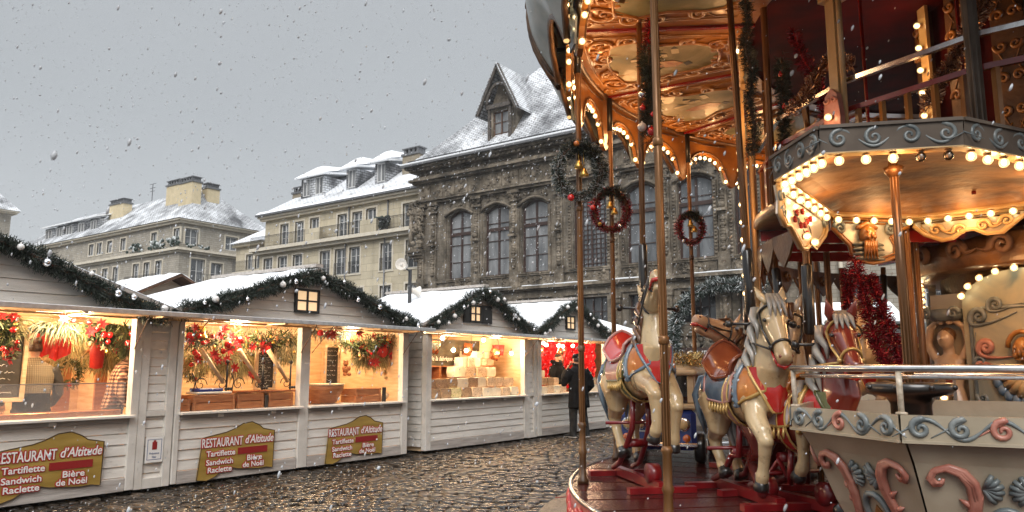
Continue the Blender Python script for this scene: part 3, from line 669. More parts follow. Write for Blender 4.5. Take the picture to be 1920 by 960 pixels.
def left_building():
    Y = 43.0; XR = -72.87; XL = -112; YB = 53.0
    root = thing('corner_apartment_building', 'brick apartment building on the far corner with a hipped snowy roof and three plastered chimneys', 'building', (-80, 46, 0), org=True)
    wl = MB()
    r1 = [plain_window(root, p, Y + .001, 1.15, 14.5, 15.85, trim=cream_trim) for p in (173, 188, 207, 232, 289, 331)]
    holed_wall(wl, XL, XR, 13.6, 16.35, Y, .4, r1)
    r2 = [plain_window(root, p, Y + .001, 1.25, 10.3, 12.7, trim=cream_trim) for p in (180, 202, 222, 259, 279, 301)]
    holed_wall(wl, XL, XR, 9.7, 13.598, Y, .4, r2)
    r3 = [plain_window(root, p, Y + .001, 1.25, 6.6, 8.8, trim=cream_trim) for p in (202, 222, 259, 279, 301)]
    holed_wall(wl, XL, XR, 0, 9.698, Y, .4, r3)
    # right-hand face, looking +X
    s1 = []
    def sw(p, py, w, z0, z1, rail=False):
        y = onX(p, py, XR)[1]; t = MB(); a, b = y - w / 2, y + w / 2
        wd = window_front(root, a, b, z0, z1, -XR + .0, win_frame_white, glass_far, 0, 2, 2, dep=.25, fw=.09, axis='x')
        for q in ((a - .16, a, z0, z1 + .16), (b, b + .16, z0, z1 + .16), (a, b, z1, z1 + .16)): t.box(XR - .1, XR + .06, q[0], q[1], q[2], q[3])
        t.build('window_surround', cream_trim, wd); return (a, b, z0, z1)
    e = [sw(359, 450, 1.5, 14.2, 15.9), sw(434, 455, 1.5, 14.2, 15.7)]
    holed_wall(wl, Y + .402, YB, 13.6, 16.35, -XR, .4, e, axis='x')
    e = [sw(370, 505, 1.6, 10.3, 12.8), sw(406, 505, 1.4, 10.3, 12.6)]
    holed_wall(wl, Y + .402, YB, 9.7, 13.598, -XR, .4, e, axis='x'); wl.box(XR - .4, XR, Y + .402, YB, 0, 9.698)
    wl.build('wall', far_wall, root)
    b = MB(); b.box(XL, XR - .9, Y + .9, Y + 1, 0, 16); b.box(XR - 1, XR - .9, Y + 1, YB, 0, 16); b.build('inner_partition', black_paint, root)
    co = MB()
    for z0, z1, p in ((16.35, 16.6, .35), (16.6, 16.75, .6), (13.5, 13.75, .55), (13.3, 13.48, .25)):
        co.box(XL, XR + p, Y - p, Y - .002, z0, z1); co.box(XR + .002, XR + p, Y - .002, YB + p, z0, z1)
    co.build('cornice', cream_trim, root)
    hip_roof('roof', root, slate_half, XL, XR + .7, Y - .7, YB + .7, 16.78, XL + 6, -75.9, 47.4, 21.3)
    sk = MB()
    for p in (184, 195, 207, 219, 228, 247, 257, 302):
        A = onY(p, 425, 44.1); sk.box(A[0] - .35, A[0] + .35, 43.95, 44.6, 18.05, 18.2)
    sk.build('skylight', lead, root)
    for (p0, p1, pt, Yc) in ((206, 231, 382, 45.0), (313, 337, 346, 45.3), (337, 361, 341, 44.6)):
        a = onY(p0, pt, Yc); c = onY(p1, pt, Yc); m, k = chimney_mb(a[0], c[0], Yc, Yc + 1.1, 17, a[2] - .3); ch = m.build('chimney', chim_plaster, root); k.build('chimney_cap', lead, ch)
    a = onX(388, 348, -74.6); c = onX(411, 348, -74.6); m, k = chimney_mb(-75.5, -74.4, a[1], c[1], 17, a[2] - .3); ch = m.build('chimney', chim_plaster, root); k.build('chimney_cap', lead, ch)
    for p in (92, 112, 130, 152, 175):
        ya = 43.6; xa = onY(p - 9, 460, ya)[0]; xb = onY(p + 5, 460, ya)[0]; d = MB(); d.box(xa, xb, ya, ya + 3.4, 16.9, 19.2); dm = d.build('dormer', slate_bare, root); planar_uv(dm)
        window_front(dm, xa + .25, xb - .25, 17.2, 18.95, ya - .2, win_frame_white, glass_curtain, 0, 2, 1, dep=.18)
        r = MB(); r.add([(xa - .3, ya - .5, 19.2), (xb + .3, ya - .5, 19.2), (xb + .3, ya + 3.4, 20.4), (xa - .3, ya + 3.4, 20.4), (xa - .3, ya - .5, 19.38), (xb + .3, ya - .5, 19.38), (xb + .3, ya + 3.4, 20.58), (xa - .3, ya + 3.4, 20.58)], [(0, 3, 2, 1), (4, 5, 6, 7), (0, 1, 5, 4), (1, 2, 6, 5), (2, 3, 7, 6), (3, 0, 4, 7)]); r.build('dormer_roof', snow, dm)
    bl = MB(); rl = MB()
    for p0, p1 in ((245, 308), (180, 228)):
        xa, xb = onY(p0, 500, Y)[0], onY(p1, 500, Y)[0]; bl.box(xa, xb, Y - .7, Y - .003, 10.0, 10.22); railing(rl, [(xa, Y - .65, 10.22), (xb, Y - .65, 10.22)], 1.0, .2)
    ya = onX(350, 510, XR)[1]; yb = onX(408, 510, XR)[1]; bl.box(XR + .003, XR + .9, ya, yb, 9.95, 10.2); railing(rl, [(XR + .85, ya, 10.2), (XR + .85, yb, 10.2)], 1.0, .2)
    bo = bl.build('balcony', cream_trim, root); rl.build('railing', iron, bo)
    pb = MB(); q = random.Random(4)
    for k in range(120):
        p = q.choice((255, 265, 292, 300, 310, 326, 336)); x = onY(p, 450, Y)[0]; pb.sphere((x + q.gauss(0, .5), Y - .4, 14.0 + q.uniform(-.1, .8)), q.uniform(.08, .22), 5)
    for k in range(30): pb.sphere((XR + .4, Y + .5 + q.uniform(0, 2.6), 13.9 + q.uniform(0, .3)), q.uniform(.08, .16), 5)
    pb.build('balcony_plant', needle_frost, root)
    an = MB(); a = onY(287, 345, 47.4); an.bar((a[0], 47.4, 21), (a[0], 47.4, a[2]), .07)
    for k, dz in enumerate((0, .5, .9)): an.bar((a[0] - .7 + .1 * k, 47.4, a[2] - dz), (a[0] + .7 - .1 * k, 47.4, a[2] - dz), .05)
    tag(an.build('roof_antenna', lead, at=(a[0], 47.4, 21)), 'thin grey television antenna standing on the ridge of the corner apartment building', 'antenna')
left_building()
def edge_building():
    x1 = onY(41, 398, 40.8)[0] - 1.0; ze = onY(41, 398, 40.8)[2]
    root = thing('edge_building', 'stone building corner with a snowy slate roof cut by the left edge of the picture', 'building', (x1 - 4, 36, 0), org=True)
    w = MB(); w.box(x1 - 12, x1, 36.5, 40, 0, ze - .3); w.build('wall', far_wall, root)
    c = MB(); c.box(x1 - 12, x1 + .5, 36.0, 40.5, ze - .3, ze - .12); c.box(x1 - 12, x1 + .9, 35.6, 40.6, ze - .118, ze + .06); c.build('cornice', cream_trim, root)
    hip_roof('roof', root, slate_half, x1 - 14, x1 + 1.0, 35.5, 40.8, ze + .07, x1 - 9, x1 - 3.2, 38, ze + 4)
edge_building()
def far_right_building():
    root = thing('grey_plain_building', 'plain grey building glimpsed behind the carousel beyond the carved stone facade', 'building', (4, 44, 0), org=True)
    w = MB(); H = [(x, x + 1.5, z, z + 2.2) for z in (4.2,) for x in range(-9, 24, 3)]
    holed_wall(w, -10.3, 26, 3.0, 7.4, 44, .4, H); w.box(-10.3, 26, 44, 44.4, 0, 2.998); w.box(-10.3, 26, 44, 44.4, 7.402, 14)
    w.build('wall', far_wall, root)
    for h in H: window_front(root, h[0], h[1], h[2], h[3], 44, win_frame_white, glass_dark, 0, 2, 2, dep=.2)
    pm = MB()
    for x in (-9.9, -9.2): pm.tube([(x, 43.8, 0), (x, 43.8, 12)], .12, 8)
    pm.build('downpipe', cream_trim, root)
far_right_building()
F = -8.94                                   # front plane of the stall row (it runs along +Y, fronts face +X)
DEP = 2.3
def siding(mb, y0, y1, z0, z1, x, face=1, h=.128, mi=0, clip=None, seed=0):
    """lapped boards on a wall in the plane X = x; clip(z) -> (ya, yb) narrows a board for gables"""
    z = z0; q = random.Random(seed)
    while z < z1 - .01:
        zt = min(z + h, z1); a, b = (y0, y1) if clip is None else clip(z)
        a2, b2 = (y0, y1) if clip is None else clip(zt)
        if b - a > .03:
            b2 = max(b2, a2 + .004); j = q.uniform(-.002, .002); t0, t1 = .022 + j, .008 + j
            o = [(x, a, z), (x + face * t0, a, z + .004), (x + face * t1, a2, zt - .004), (x, a2, zt - .001), (x, b, z), (x + face * t0, b, z + .004), (x + face * t1, b2, zt - .004), (x, b2, zt - .001)]
            fs = [(0, 1, 2, 3), (7, 6, 5, 4), (1, 5, 6, 2), (0, 4, 5, 1), (3, 2, 6, 7), (0, 3, 7, 4)]
            if face < 0: fs = [f[::-1] for f in fs]
            mb.add(o, fs, mi)
        z += h
def siding_x(mb, x0, x1, z0, z1, y, face=-1, h=.128, clip=None):
    t = MB(); siding(t, x0, x1, z0, z1, y, face, h)
    mb.add([(p[1], p[0], p[2]) for p in t.v], [f[::-1] for f in t.f])
def awning_rope(par, ya, za, yb): pass
def snow_slab(mb, y0, z0, y1, z1, xa, xb, t, nx=26, ny=12, seed=0):
    """uneven layer of snow on a roof slope running from (y0,z0) to (y1,z1) between xa and xb"""
    q = np.random.default_rng(seed); H = q.random((nx + 1, ny + 1))
    for _ in range(2): H = (H + np.roll(H, 1, 0) + np.roll(H, 1, 1) + np.roll(H, -1, 1)) / 4
    H = (H - H.min()) / (H.max() - H.min())
    def top(u, v):
        i = int(round(u * nx)); j = int(round(v * ny)); e = min(u, 1 - u, v, 1 - v); k = min(1, e * 14) ** .5
        return (xa + (xb - xa) * u, y0 + (y1 - y0) * v, z0 + (z1 - z0) * v + .012 + k * t * (.55 + .6 * H[i, j]))
    mb.grid(top, nx, ny)
def stall(label, y0, y1, peak, zg, bays, posts, panels=(), win=None, shutter=None, lampw=26, roofdep=2.6, side_l=True, zc=.87, zt=2.03):
    root = thing('market_stall', label, 'market stall', (F - 1, (y0 + y1) / 2, 0), org=True, group='white wooden market stalls')
    yp, zp = peak
    fr = MB()
    for a, b in bays: siding(fr, a, b, .19, zc - .05, F - .03, h=.125, seed=int(a * 10))
    fr.build('front_wall', white_paint, root)
    bb = MB()
    for i, (a, b) in enumerate(bays): bb.bbox(F - .05, F + .012, a + .004, b - .004, .035, .186, .004); bb.bbox(F - .03, F + .006, a + .003, b - .003, zc - .055, zc - .004, .003)
    bb.build('base_board', grey_wood, root)
    for (a, b) in posts:
        p = MB(); p.bbox(F - .09, F + .018, a, b, .04, zt, .006)
        for k in range(5): p.sphere((F + .018, (a + b) / 2 + .01, .15 + k * .42), .006, 6)
        p.build('post', white_trim, root)
    for (a, b) in panels:                                # narrow boarded panel with frame
        p = MB(); siding(p, a + .1, b - .1, .1, zt, F - .05, h=.105, seed=5); p.build('side_panel', white_paint, root)
        t = MB()
        for u, v in ((a, a + .1), (b - .1, b)): t.bbox(F - .06, F + .008, u, v, .03, zt, .005)
        t.bbox(F - .06, F + .004, a + .102, b - .102, .03, .15, .004); t.bbox(F - .055, F + .003, a + .102, b - .102, zc, zc + .07, .004)
        t.build('panel_frame', white_trim, root)
    for (a, b) in bays:
        c = MB(); c.bbox(F - .42, F + .10, a - .03, b + .03, zc, zc + .035, .006)
        for k in range(2): y = a + (b - a) * (.3 + .45 * k); c.box(F + .012, F + .05, y - .04, y + .04, zc - .045, zc - .002)
        c.build('counter', alu if False else white_trim, root)
    aw = MB(); aw.bbox(F + .0, F + .46, y0 - .02, y1 + .02, zt + .025, zt + .06, .005); aw.box(F - .1, F + .02, y0, y1, zt + .001, zt + .022)
    for y in np.arange(y0 + .4, y1, .9): aw.box(F + .03, F + .43, y - .025, y + .025, zt + .004, zt + .024)
    a = aw.build('awning', pine, root); e = MB(); e.bbox(F + .462, F + .49, y0 - .03, y1 + .03, zt + .02, zt + .075, .004); e.bbox(F + .0, F + .458, y0 - .025, y1 + .025, zt + .062, zt + .072, .002); e.build('edge_strip', alu, a)
    rp = MB()
    for (u, v) in bays:
        for y, s in ((u + .01, .55), (v - .01, -.55)): rp.tube([(F + .42, y + s * .1, zt + .02), (F + .03, y, zt - .36)], .006, 5)
    rp.build('stay_rope', dark_wood, a)
    # gable
    def clip(z):
        k = max(0, (zp - z) / (zp - zg)); return (yp + (y0 - yp) * k, yp + (y1 - yp) * k)
    g = MB(); siding(g, y0, y1, zt + .09, zp - .03, F - .03, h=.135, clip=clip, seed=9); go = g.build('gable', white_paint, root)
    # walls, floor, ceiling
    B = F - DEP
    for ys, sg in ((y0 + .03, -1), (y1 - .03, 1)):
        sd = MB(); siding_x(sd, B, F - .1, .1, zg, ys, sg); sd.box(B, F - .1, ys - sg * .002, ys - sg * .02, .1, zg - .02); sd.build('side_wall', white_paint, root)
    
    lin = MB(); lin.box(B + .02, B + .05, y0 + .052, y1 - .052, .1, zt + .1); lin.box(B + .052, F - .12, y0 + .052, y0 + .065, .1, zt + .1); lin.box(B + .052, F - .12, y1 - .065, y1 - .052, .1, zt + .1)
    for k in range(10): lin.box(B + .051, B + .056, y0 + .07, y1 - .07, .2 + k * .19, .204 + k * .19)
    lin.build('back_wall', pine, root)
    fl = MB(); fl.box(B, F - .05, y0 + .05, y1 - .05, .03, .095); fl.box(B + .05, F - .095, y0 + .066, y1 - .066, zt + .102, zt + .12); fl.build('floor_boards', pine, root)
    # roof
    ov = .16; rf = MB(); sn = MB()
    for s, ye in ((-1, y0), (1, y1)):
        dy = (ye - yp); dz = zg - zp; L = math.hypot(dy, dz); ye2 = ye + dy / L * ov; ze2 = zg + dz / L * ov
        P = [(F + .06, yp, zp + .03), (F + .06, ye2, ze2 + .03), (F - roofdep, ye2, ze2 + .03), (F - roofdep, yp, zp + .03)]
        if s > 0: P = P[::-1]
        rf.add(P + [(p[0], p[1], p[2] + .045) for p in P], [(3, 2, 1, 0), (4, 5, 6, 7), (0, 1, 5, 4), (1, 2, 6, 5), (2, 3, 7, 6), (3, 0, 4, 7)])
        snow_slab(sn, yp, zp + .072, ye2, ze2 + .072, F + .05, F - roofdep, .055, seed=int(abs(ye) * 10))
    r = rf.build('roof', grey_wood, root); sn.build('roof_snow', snow, r)
    rb = MB(); rb.box(F - roofdep, F + .065, yp - .07, yp + .07, zp + .10, zp + .15); rb.build('ridge_board', grey_wood, r)
    if win:
        a, b, c, d = win; w = MB(); q = .035; x = F + .03
        w.box(F - .02, x, a, a + q, c, d); w.box(F - .02, x, b - q, b, c, d); w.box(F - .02, x, a + q, b - q, c, c + q); w.box(F - .02, x, a + q, b - q, d - q, d)
        m_ = (a + b) / 2; w.box(F, x - .004, m_ - .014, m_ + .014, c + q, d - q); w.box(F, x - .008, a + q, b - q, (c + d) / 2 - .012, (c + d) / 2 + .012)
        wo = w.build('window', black_paint, go); p = MB(); p.box(F - .004, F + .006, a + q, b - q, c + q, d - q); p.build('pane', lit_pane, wo)
        for u, v in shutter or (): s = MB(); s.bbox(F + .008, F + .03, u, v, c - .01, d + .01, .004); s.bbox(F + .031, F + .036, u + .03, v - .03, c + .03, d - .03, .003); s.build('shutter', black_paint, wo)
    # lamp tubes under the ceiling, plus added fill lights
    for k, (a, b) in enumerate(bays):
        n = max(1, round((b - a) / 1.3))
        for i in range(n):
            y = a + (b - a) * (i + .5) / n; t = MB(); t.tube([(F - .55, y - .3, zt + .06), (F - .55, y + .3, zt + .06)], .018, 8); lo = t.build('ceiling_lamp', tube_lamp, root)
            light('stall_fill', (F - .2, y, zt - .05), lampw * 1.7, (1, .74, .46), .12, root); light('stall_fill', (F - 1.25, y + .3, zt - .06), lampw * 1.0, (1, .74, .46), .12, root)  # fills added away from the tube: front for the goods, rear for the back wall
    return root
tube_lamp = EM('tube_lamp', (1, .75, .45), 6)
S1 = stall('white wooden food stall with two cooks in plaid and beige shirts behind glass', .9, 5.3, (3.15, 2.78), 2.08, [(1.35, 4.78)], [(4.78, 4.88), (.95, 1.05)], panels=[(4.885, 5.33)], lampw=30)
S2 = stall('white wooden food stall with two bays, wooden crates and two menu boards', 5.34, 9.62, (7.48, 2.84), 2.14, [(5.42, 7.24), (7.42, 9.36)], [(5.345, 5.415), (7.245, 7.415), (9.365, 9.5)], win=(7.1, 7.54, 2.25, 2.6), lampw=30)
S3 = stall('white wooden stall selling piles of pale nougat blocks under hanging copper pans', 9.95, 13.25, (11.6, 2.90), 2.2, [(10.1, 12.95)], [(9.96, 10.095), (12.955, 13.06)], panels=[(13.07, 13.42)], win=(11.15, 11.5, 2.3, 2.63), shutter=[(10.96, 11.14), (11.51, 11.83)], lampw=20)
S4 = stall('farthest white wooden stall, lined with crumpled red foil and tended by a bearded vendor', 13.44, 16.78, (15.0, 2.90), 2.2, [(13.6, 16.4)], [(13.45, 13.595), (16.405, 16.55)], win=(14.62, 15.0, 2.3, 2.62), lampw=14)
def extra_chalets():
    root = thing('snowy_shed', 'small white boarded shed with a snow covered lean-to roof beyond the red foil stall', 'shed', (F - 1, 18.4, 0), org=True)
    w = MB(); y0, y1 = 16.95, 19.4
    for k in range(18): w.bbox(F - .4, F - .3, y0 + k * .135, y0 + k * .135 + .128, .05, 2.1, .004)
    w.box(F - 2.2, F - .402, y0, y1, .05, 2.1); w.build('wall', white_paint, root)
    r = MB(); q = [(F + .35, y0 - .1, 2.12), (F + .35, y1 + .2, 2.12), (F - 2.4, y1 + .2, 2.9), (F - 2.4, y0 - .1, 2.9)]
    r.add(q + [(p[0], p[1], p[2] + .06) for p in q], [(3, 2, 1, 0), (4, 5, 6, 7), (0, 1, 5, 4), (1, 2, 6, 5), (2, 3, 7, 6), (3, 0, 4, 7)]); ro = r.build('roof', grey_wood, root)
    s = MB(); s.grid(lambda u, v: (F + .34 - u * 2.7, y0 - .08 + (y1 - y0 + .26) * v, 2.19 + .78 * u + .05 * min(1, 12 * min(u, 1 - u, v, 1 - v))), 14, 10); s.build('roof_snow', snow, ro)
    root = thing('wooden_chalet', 'beige wooden chalet with a snowy gable roof standing behind the two food stalls', 'chalet', (-14, 8.4, 0), org=True)
    xf = -13.3; _q = onX(318, 524, xf); _r = onX(350, 545, xf); yp, zp = _q[1], _q[2]; zg = zp - .75; y0, y1 = yp - 1.5, yp + 1.5
    w = MB(); siding(w, y0, y1, .1, zg, xf, seed=3); w.box(xf - 1.6, xf - .02, y0, y1, .05, zg)
    cl = lambda z: (yp + (y0 - yp) * max(0, (zp - z) / (zp - zg)), yp + (y1 - yp) * max(0, (zp - z) / (zp - zg)))
    siding(w, y0, y1, zg, zp, xf, clip=cl, seed=4); w.build('wall', white_paint, root)
    rf = MB(); sn = MB()
    for ye in (y0 - .25, y1 + .25):
        ze = zg - .12; P = [(xf + .4, yp, zp + .03), (xf + .4, ye, ze + .03), (xf - 1.6, ye, ze + .03), (xf - 1.6, yp, zp + .03)]
        if ye > yp: P = P[::-1]
        rf.add(P + [(p[0], p[1], p[2] + .05) for p in P], [(3, 2, 1, 0), (4, 5, 6, 7), (0, 1, 5, 4), (1, 2, 6, 5), (2, 3, 7, 6), (3, 0, 4, 7)]); snow_slab(sn, yp, zp + .08, ye, ze + .08, xf + .38, xf - 1.6, .07, seed=int(ye * 7))
    r = rf.build('roof', dark_wood, root); sn.build('roof_snow', snow, r)
extra_chalets()
# ------------------------------------------------------------------ greenery: needles round a line
def needle_mesh(name, pts, R, n, mat, ln=.09, wd=.007, fwd=.5, seed=0, closed=False, gap=0, core=.25):
    q = np.random.default_rng(seed); P = np.array([list(p) for p in pts], float)
    if closed: P = np.vstack([P, P[:1]])
    seg = np.diff(P, axis=0); L = np.linalg.norm(seg, axis=1); cum = np.concatenate([[0], np.cumsum(L)])
    t = q.random(n) * cum[-1]; i = np.clip(np.searchsorted(cum, t) - 1, 0, len(seg) - 1)
    base = P[i] + seg[i] * ((t - cum[i]) / L[i])[:, None]; T = seg[i] / L[i][:, None]
    rd = q.normal(size=(n, 3)); rd -= T * np.sum(rd * T, 1)[:, None]; rd /= np.linalg.norm(rd, axis=1)[:, None]
    rr = R * (core + (1 - core) * np.sqrt(q.random(n))) * (1 + .25 * np.sin(t * 9 + seed) + .18 * np.sin(t * 23))
    tip = base + rd * rr[:, None] + T * (fwd * ln * q.normal(size=n))[:, None]
    d = rd + T * (fwd * q.normal(size=n))[:, None] + .25 * q.normal(size=(n, 3)); d /= np.linalg.norm(d, axis=1)[:, None]
    a = tip - d * ln * .6; b = tip + d * ln * .4; s = np.cross(d, q.normal(size=(n, 3))); s /= np.linalg.norm(s, axis=1)[:, None]; s *= wd
    V = np.empty((n * 4, 3)); V[0::4] = a - s * .5; V[1::4] = a + s * .5; V[2::4] = b + s * .35; V[3::4] = b - s * .35
    Fc = np.arange(n * 4).reshape(-1, 4).tolist()
    me = bpy.data.meshes.new(name); me.from_pydata(V.tolist(), [], Fc); me.materials.append(mat); me.update(); return me
def garland(name, label, cat, pts, R, n, mat, balls=(), group=None, **kw):
    c = Vector(pts[len(pts) // 2]); root = thing(name, label, cat, c, group=group, org=True)
    me = needle_mesh('foliage', [Vector(p) - c for p in pts], R, n, mat, **kw); link('foliage', me, root)
    st = MB(); st.tube(pts, R * .22, 5); st.build('stem', dark_wood if mat is not tinsel_red else red_ball, root)
    for (p, r, m) in balls: b = MB(); b.sphere(p, r, 12); b.lathe([(.006, r - .003), (.008, r + .012), (0, r + .013)], 6, p); b.build('bauble', m, root)
    return root
def gable_pts(y0, y1, yp, zp, zg, n=14, sag=.05):
    pts = []
    for s, ye in ((0, y0), (1, y1)):
        L = [(F + .13, ye + (yp - ye) * i / n, zg + (zp - zg) * i / n - sag * S(PI * i / n * 2) * .5) for i in range(n + 1)]
        pts += L if s == 0 else L[::-1][1:]
    return pts
def gable_garland(label, y0, y1, yp, zp, zg, n, nb, seed, R=.105):
    pts = gable_pts(y0, y1, yp, zp, zg); q = random.Random(seed); bl = []
    for i in range(nb):
        p = pts[int((i + .5) / nb * len(pts))]; bl.append(((p[0] + .10, p[1] + q.uniform(-.08, .08), p[2] + q.uniform(-.1, .08)), q.choice((.028, .036, .046)), q.choice((silver_ball, white_ball))))
    return garland('fir_garland', label, 'garland', pts, R, n, needle, bl, 'fir garlands on the stall gables', ln=.085, wd=.008, seed=seed)
gable_garland('dark fir garland with silver balls sloping down the gable of the glass-fronted stall', .95, 5.1, 3.05, 2.79, 2.05, 9000, 13, 1)
gable_garland('long dark fir garland over the gable with a single lit window, on the two-bay stall', 5.3, 9.6, 7.36, 2.79, 2.16, 9500, 11, 2)
gable_garland('dark fir garland over the gable with the open black shutters', 9.95, 13.1, 11.45, 2.88, 2.2, 6500, 13, 3, .12)
gable_garland('dark fir garland over the gable of the red foil stall, farthest of the row', 13.35, 16.5, 14.8, 2.88, 2.2, 5500, 12, 4, .115)
# ------------------------------------------------------------------ menu boards
sign_wood = M('sign_wood', (.28, .175, .03), (.42, .275, .065), scale=2.5, rough=.45, c3=(.33, .25, .08), stretch=(1, .6, 4))
sign_edge = M('sign_edge', (.07, .04, .015), rough=.6)
sign_red = M('sign_red', (.42, .01, .015), rough=.5); sign_dred = M('sign_dred', (.27, .012, .012), rough=.5); sign_white = M('sign_white', (.8, .78, .74), rough=.5)
def menu_sign(label, ya, yb, z0, z1):
    W = yb - ya; H = z1 - z0; x = F + .03
    root = thing('menu_sign', label, 'sign', (x, (ya + yb) / 2, z0), group='restaurant menu boards', org=True)
    fn = lambda u, v: (x, ya + u * W, z0 + v * H)
    bot = [(0, .03), (.12, .0), (.22, .05), (.32, .16), (.42, .19), (.52, .15), (.66, .13), (.8, .11), (.9, .12), (.99, .10)]
    top = [(1, .80), (.93, .82), (.84, .85), (.78, .92), (.68, .99), (.56, .97), (.44, .88), (.34, .83), (.22, .80), (.1, .77), (.05, .755)]
    b = MB(); b.prism(bot + top, fn, (-.016, 0, 0)); b.build('board', sign_wood, root)
    e = MB(); P = [fn(*p) for p in bot + top]; e.tube(P, .006, 4, closed=True); e.build('border', sign_edge, root)
    wm = MB(); rm = MB()
    def T(s, u, v, sz, w, al='LEFT', shear=0):
        me = text_mesh(s, sz * H, sign_white, .0012, 0, al, 1, shear); xs = [q.co.x for q in me.vertices]; k = w * W / (max(xs) - min(xs)); me.transform(Matrix.Diagonal((k, 1, 1, 1)))
        y = ya + u * W; z = z0 + v * H; o = .0055 * H / .6
        for i in range(5): a = i * 2 * PI / 5; merge_text(wm, me, frame((x + .0085 + .0002 * i, y + .0022 * K(a), z + .0022 * S(a)), (0, 1, 0), (0, 0, 1), (1, 0, 0)))
        for i in range(10): a = i * PI / 5; merge_text(rm, me, frame((x + .004 + .0001 * i, y + 2 * o * K(a), z + 2 * o * S(a)), (0, 1, 0), (0, 0, 1), (1, 0, 0)))
    T('RESTAURANT', .035, .585, .225, .515); T('d\u2019Altitude', .585, .60, .21, .385, shear=.2)
    T('Tartiflette', .10, .42, .14, .36); T('Sandwich', .10, .27, .135, .335); T('Raclette', .12, .135, .135, .30)
    T('Bière', .62, .285, .14, .20); T('de Noël', .57, .165, .135, .28)
    wm.build('lettering', sign_white, root); rm.build('lettering_outline', sign_red, root)
    k = MB(); k.box(x + .002, x + .007, ya + .5 * W, ya + .9 * W, z0 + .41 * H, z0 + .53 * H); k.build('red_bar', sign_dred, root)
menu_sign('yellow restaurant menu board on the glass-fronted stall, below the two cooks', 3.36, 4.50, .075, .76)
menu_sign('yellow restaurant menu board below the row of reddish wooden crates with raclette grills', 5.68, 6.83, .03, .74)
menu_sign('yellow restaurant menu board below the round wooden tub on the two-bay stall', 7.75, 8.92, .03, .72)
def notice():
    x = F + .013; ya, yb, z0, z1 = 5.0, 5.22, .33, .63
    root = thing('paper_notice', 'white paper notice with a dark red picture fixed to the narrow panel between the stalls', 'notice', (x, 5.1, z0), org=True)
    m = MB(); m.box(x, x + .004, ya, yb, z0, z1); m.build('sheet', sign_white, root)
    b = MB(); q = M('notice_blue', (.08, .12, .25), rough=.6)
    for a in ((ya + .02, ya + .026, z0 + .03, z1 - .03), (yb - .026, yb - .02, z0 + .03, z1 - .03), (ya + .026, yb - .026, z0 + .03, z0 + .036), (ya + .026, yb - .026, z1 - .036, z1 - .03)): b.box(x + .0041, x + .006, *a)
    b.build('border', q, root)
    r = MB(); r.bbox(x + .0041, x + .008, ya + .08, yb - .08, z0 + .15, z0 + .24, .003); r.box(x + .0041, x + .007, ya + .095, yb - .095, z0 + .24, z0 + .258); r.build('picture', sign_dred, root)
    t = MB(); me = text_mesh('Présence', .034, q, .001, align='CENTER'); merge_text(t, me, frame((x + .006, (ya + yb) / 2, z0 + .095), (0, 1, 0), (0, 0, 1), (1, 0, 0)))
    me = text_mesh('Gaz', .034, q, .001, align='CENTER'); merge_text(t, me, frame((x + .006, (ya + yb) / 2, z0 + .052), (0, 1, 0), (0, 0, 1), (1, 0, 0))); t.build('lettering', q, root)
notice()
def loudspeaker_pole():
    p0 = onX(768, 560, -10.2); Y = p0[1]; X = -10.2
    root = thing('loudspeaker_pole', 'thin pole with a pale horn loudspeaker standing behind the two-bay stall', 'loudspeaker', (X, Y, 0), org=True)
    h = onX(768, 505, X)[2]; m = MB(); m.tube([(X, Y, 0), (X, Y, h)], .035, 8); m.tube([(X, Y, h - .05), (X, Y - .22, h + .06)], .015, 6); m.build('pole', iron, root)
    c = Vector((X + .05, Y - .28, h + .06)); d = Vector((.35, -.9, .05)).normalized()
    def horn(c, d, s):
        e = d.orthogonal().normalized(); g = d.cross(e); b = MB(); b.loft([(c + d * t * s, e * r * s, g * r * s) for t, r in ((-.30, .05), (-.26, .10), (-.05, .11), (0, .14), (.10, .20), (.12, .2), (.10, .185), (.0, .11), (.0, .05), (.07, .04), (.08, .01))], 16); return b
    horn(c, d, .58).build('horn', white_trim, root); horn(Vector((X, Y + .18, h - .42)), Vector((.4, .8, -.1)).normalized(), .58).build('horn', white_trim, root)
loudspeaker_pole()
# ------------------------------------------------------------------ what stands and hangs in the stalls
def chalkboard(label, y, z0, w, h, x, lines, seed):
    root = thing('chalkboard', label, 'chalkboard', (x, y, z0), org=True)
    b = MB(); b.box(x - .02, x, y - w / 2, y + w / 2, z0, z0 + h); b.build('slate', board_black, root)
    f = MB()
    for a in ((y - w / 2 - .05, y - w / 2, z0 - .05, z0 + h + .05), (y + w / 2, y + w / 2 + .05, z0 - .05, z0 + h + .05), (y - w / 2, y + w / 2, z0 - .05, z0), (y - w / 2, y + w / 2, z0 + h, z0 + h + .05)): f.bbox(x - .025, x + .02, *a, .006)
    f.build('frame', pine, root)
    q = random.Random(seed); c = MB()
    for i in range(lines):
        z = z0 + h - h * (i + .7) / (lines + .4); u = y - w * .42; e = y + w * q.uniform(.1, .42); pts = []
        while u < e:
            pts.append((x + .003, u, z + q.uniform(-.012, .012))); u += .012
            if q.random() < .12 and len(pts) > 2: c.tube(pts, .0028, 3, sm=False); pts = []; u += .015
        if len(pts) > 1: c.tube(pts, .0028, 3, sm=False)
    c.build('handwriting', chalk, root); return root
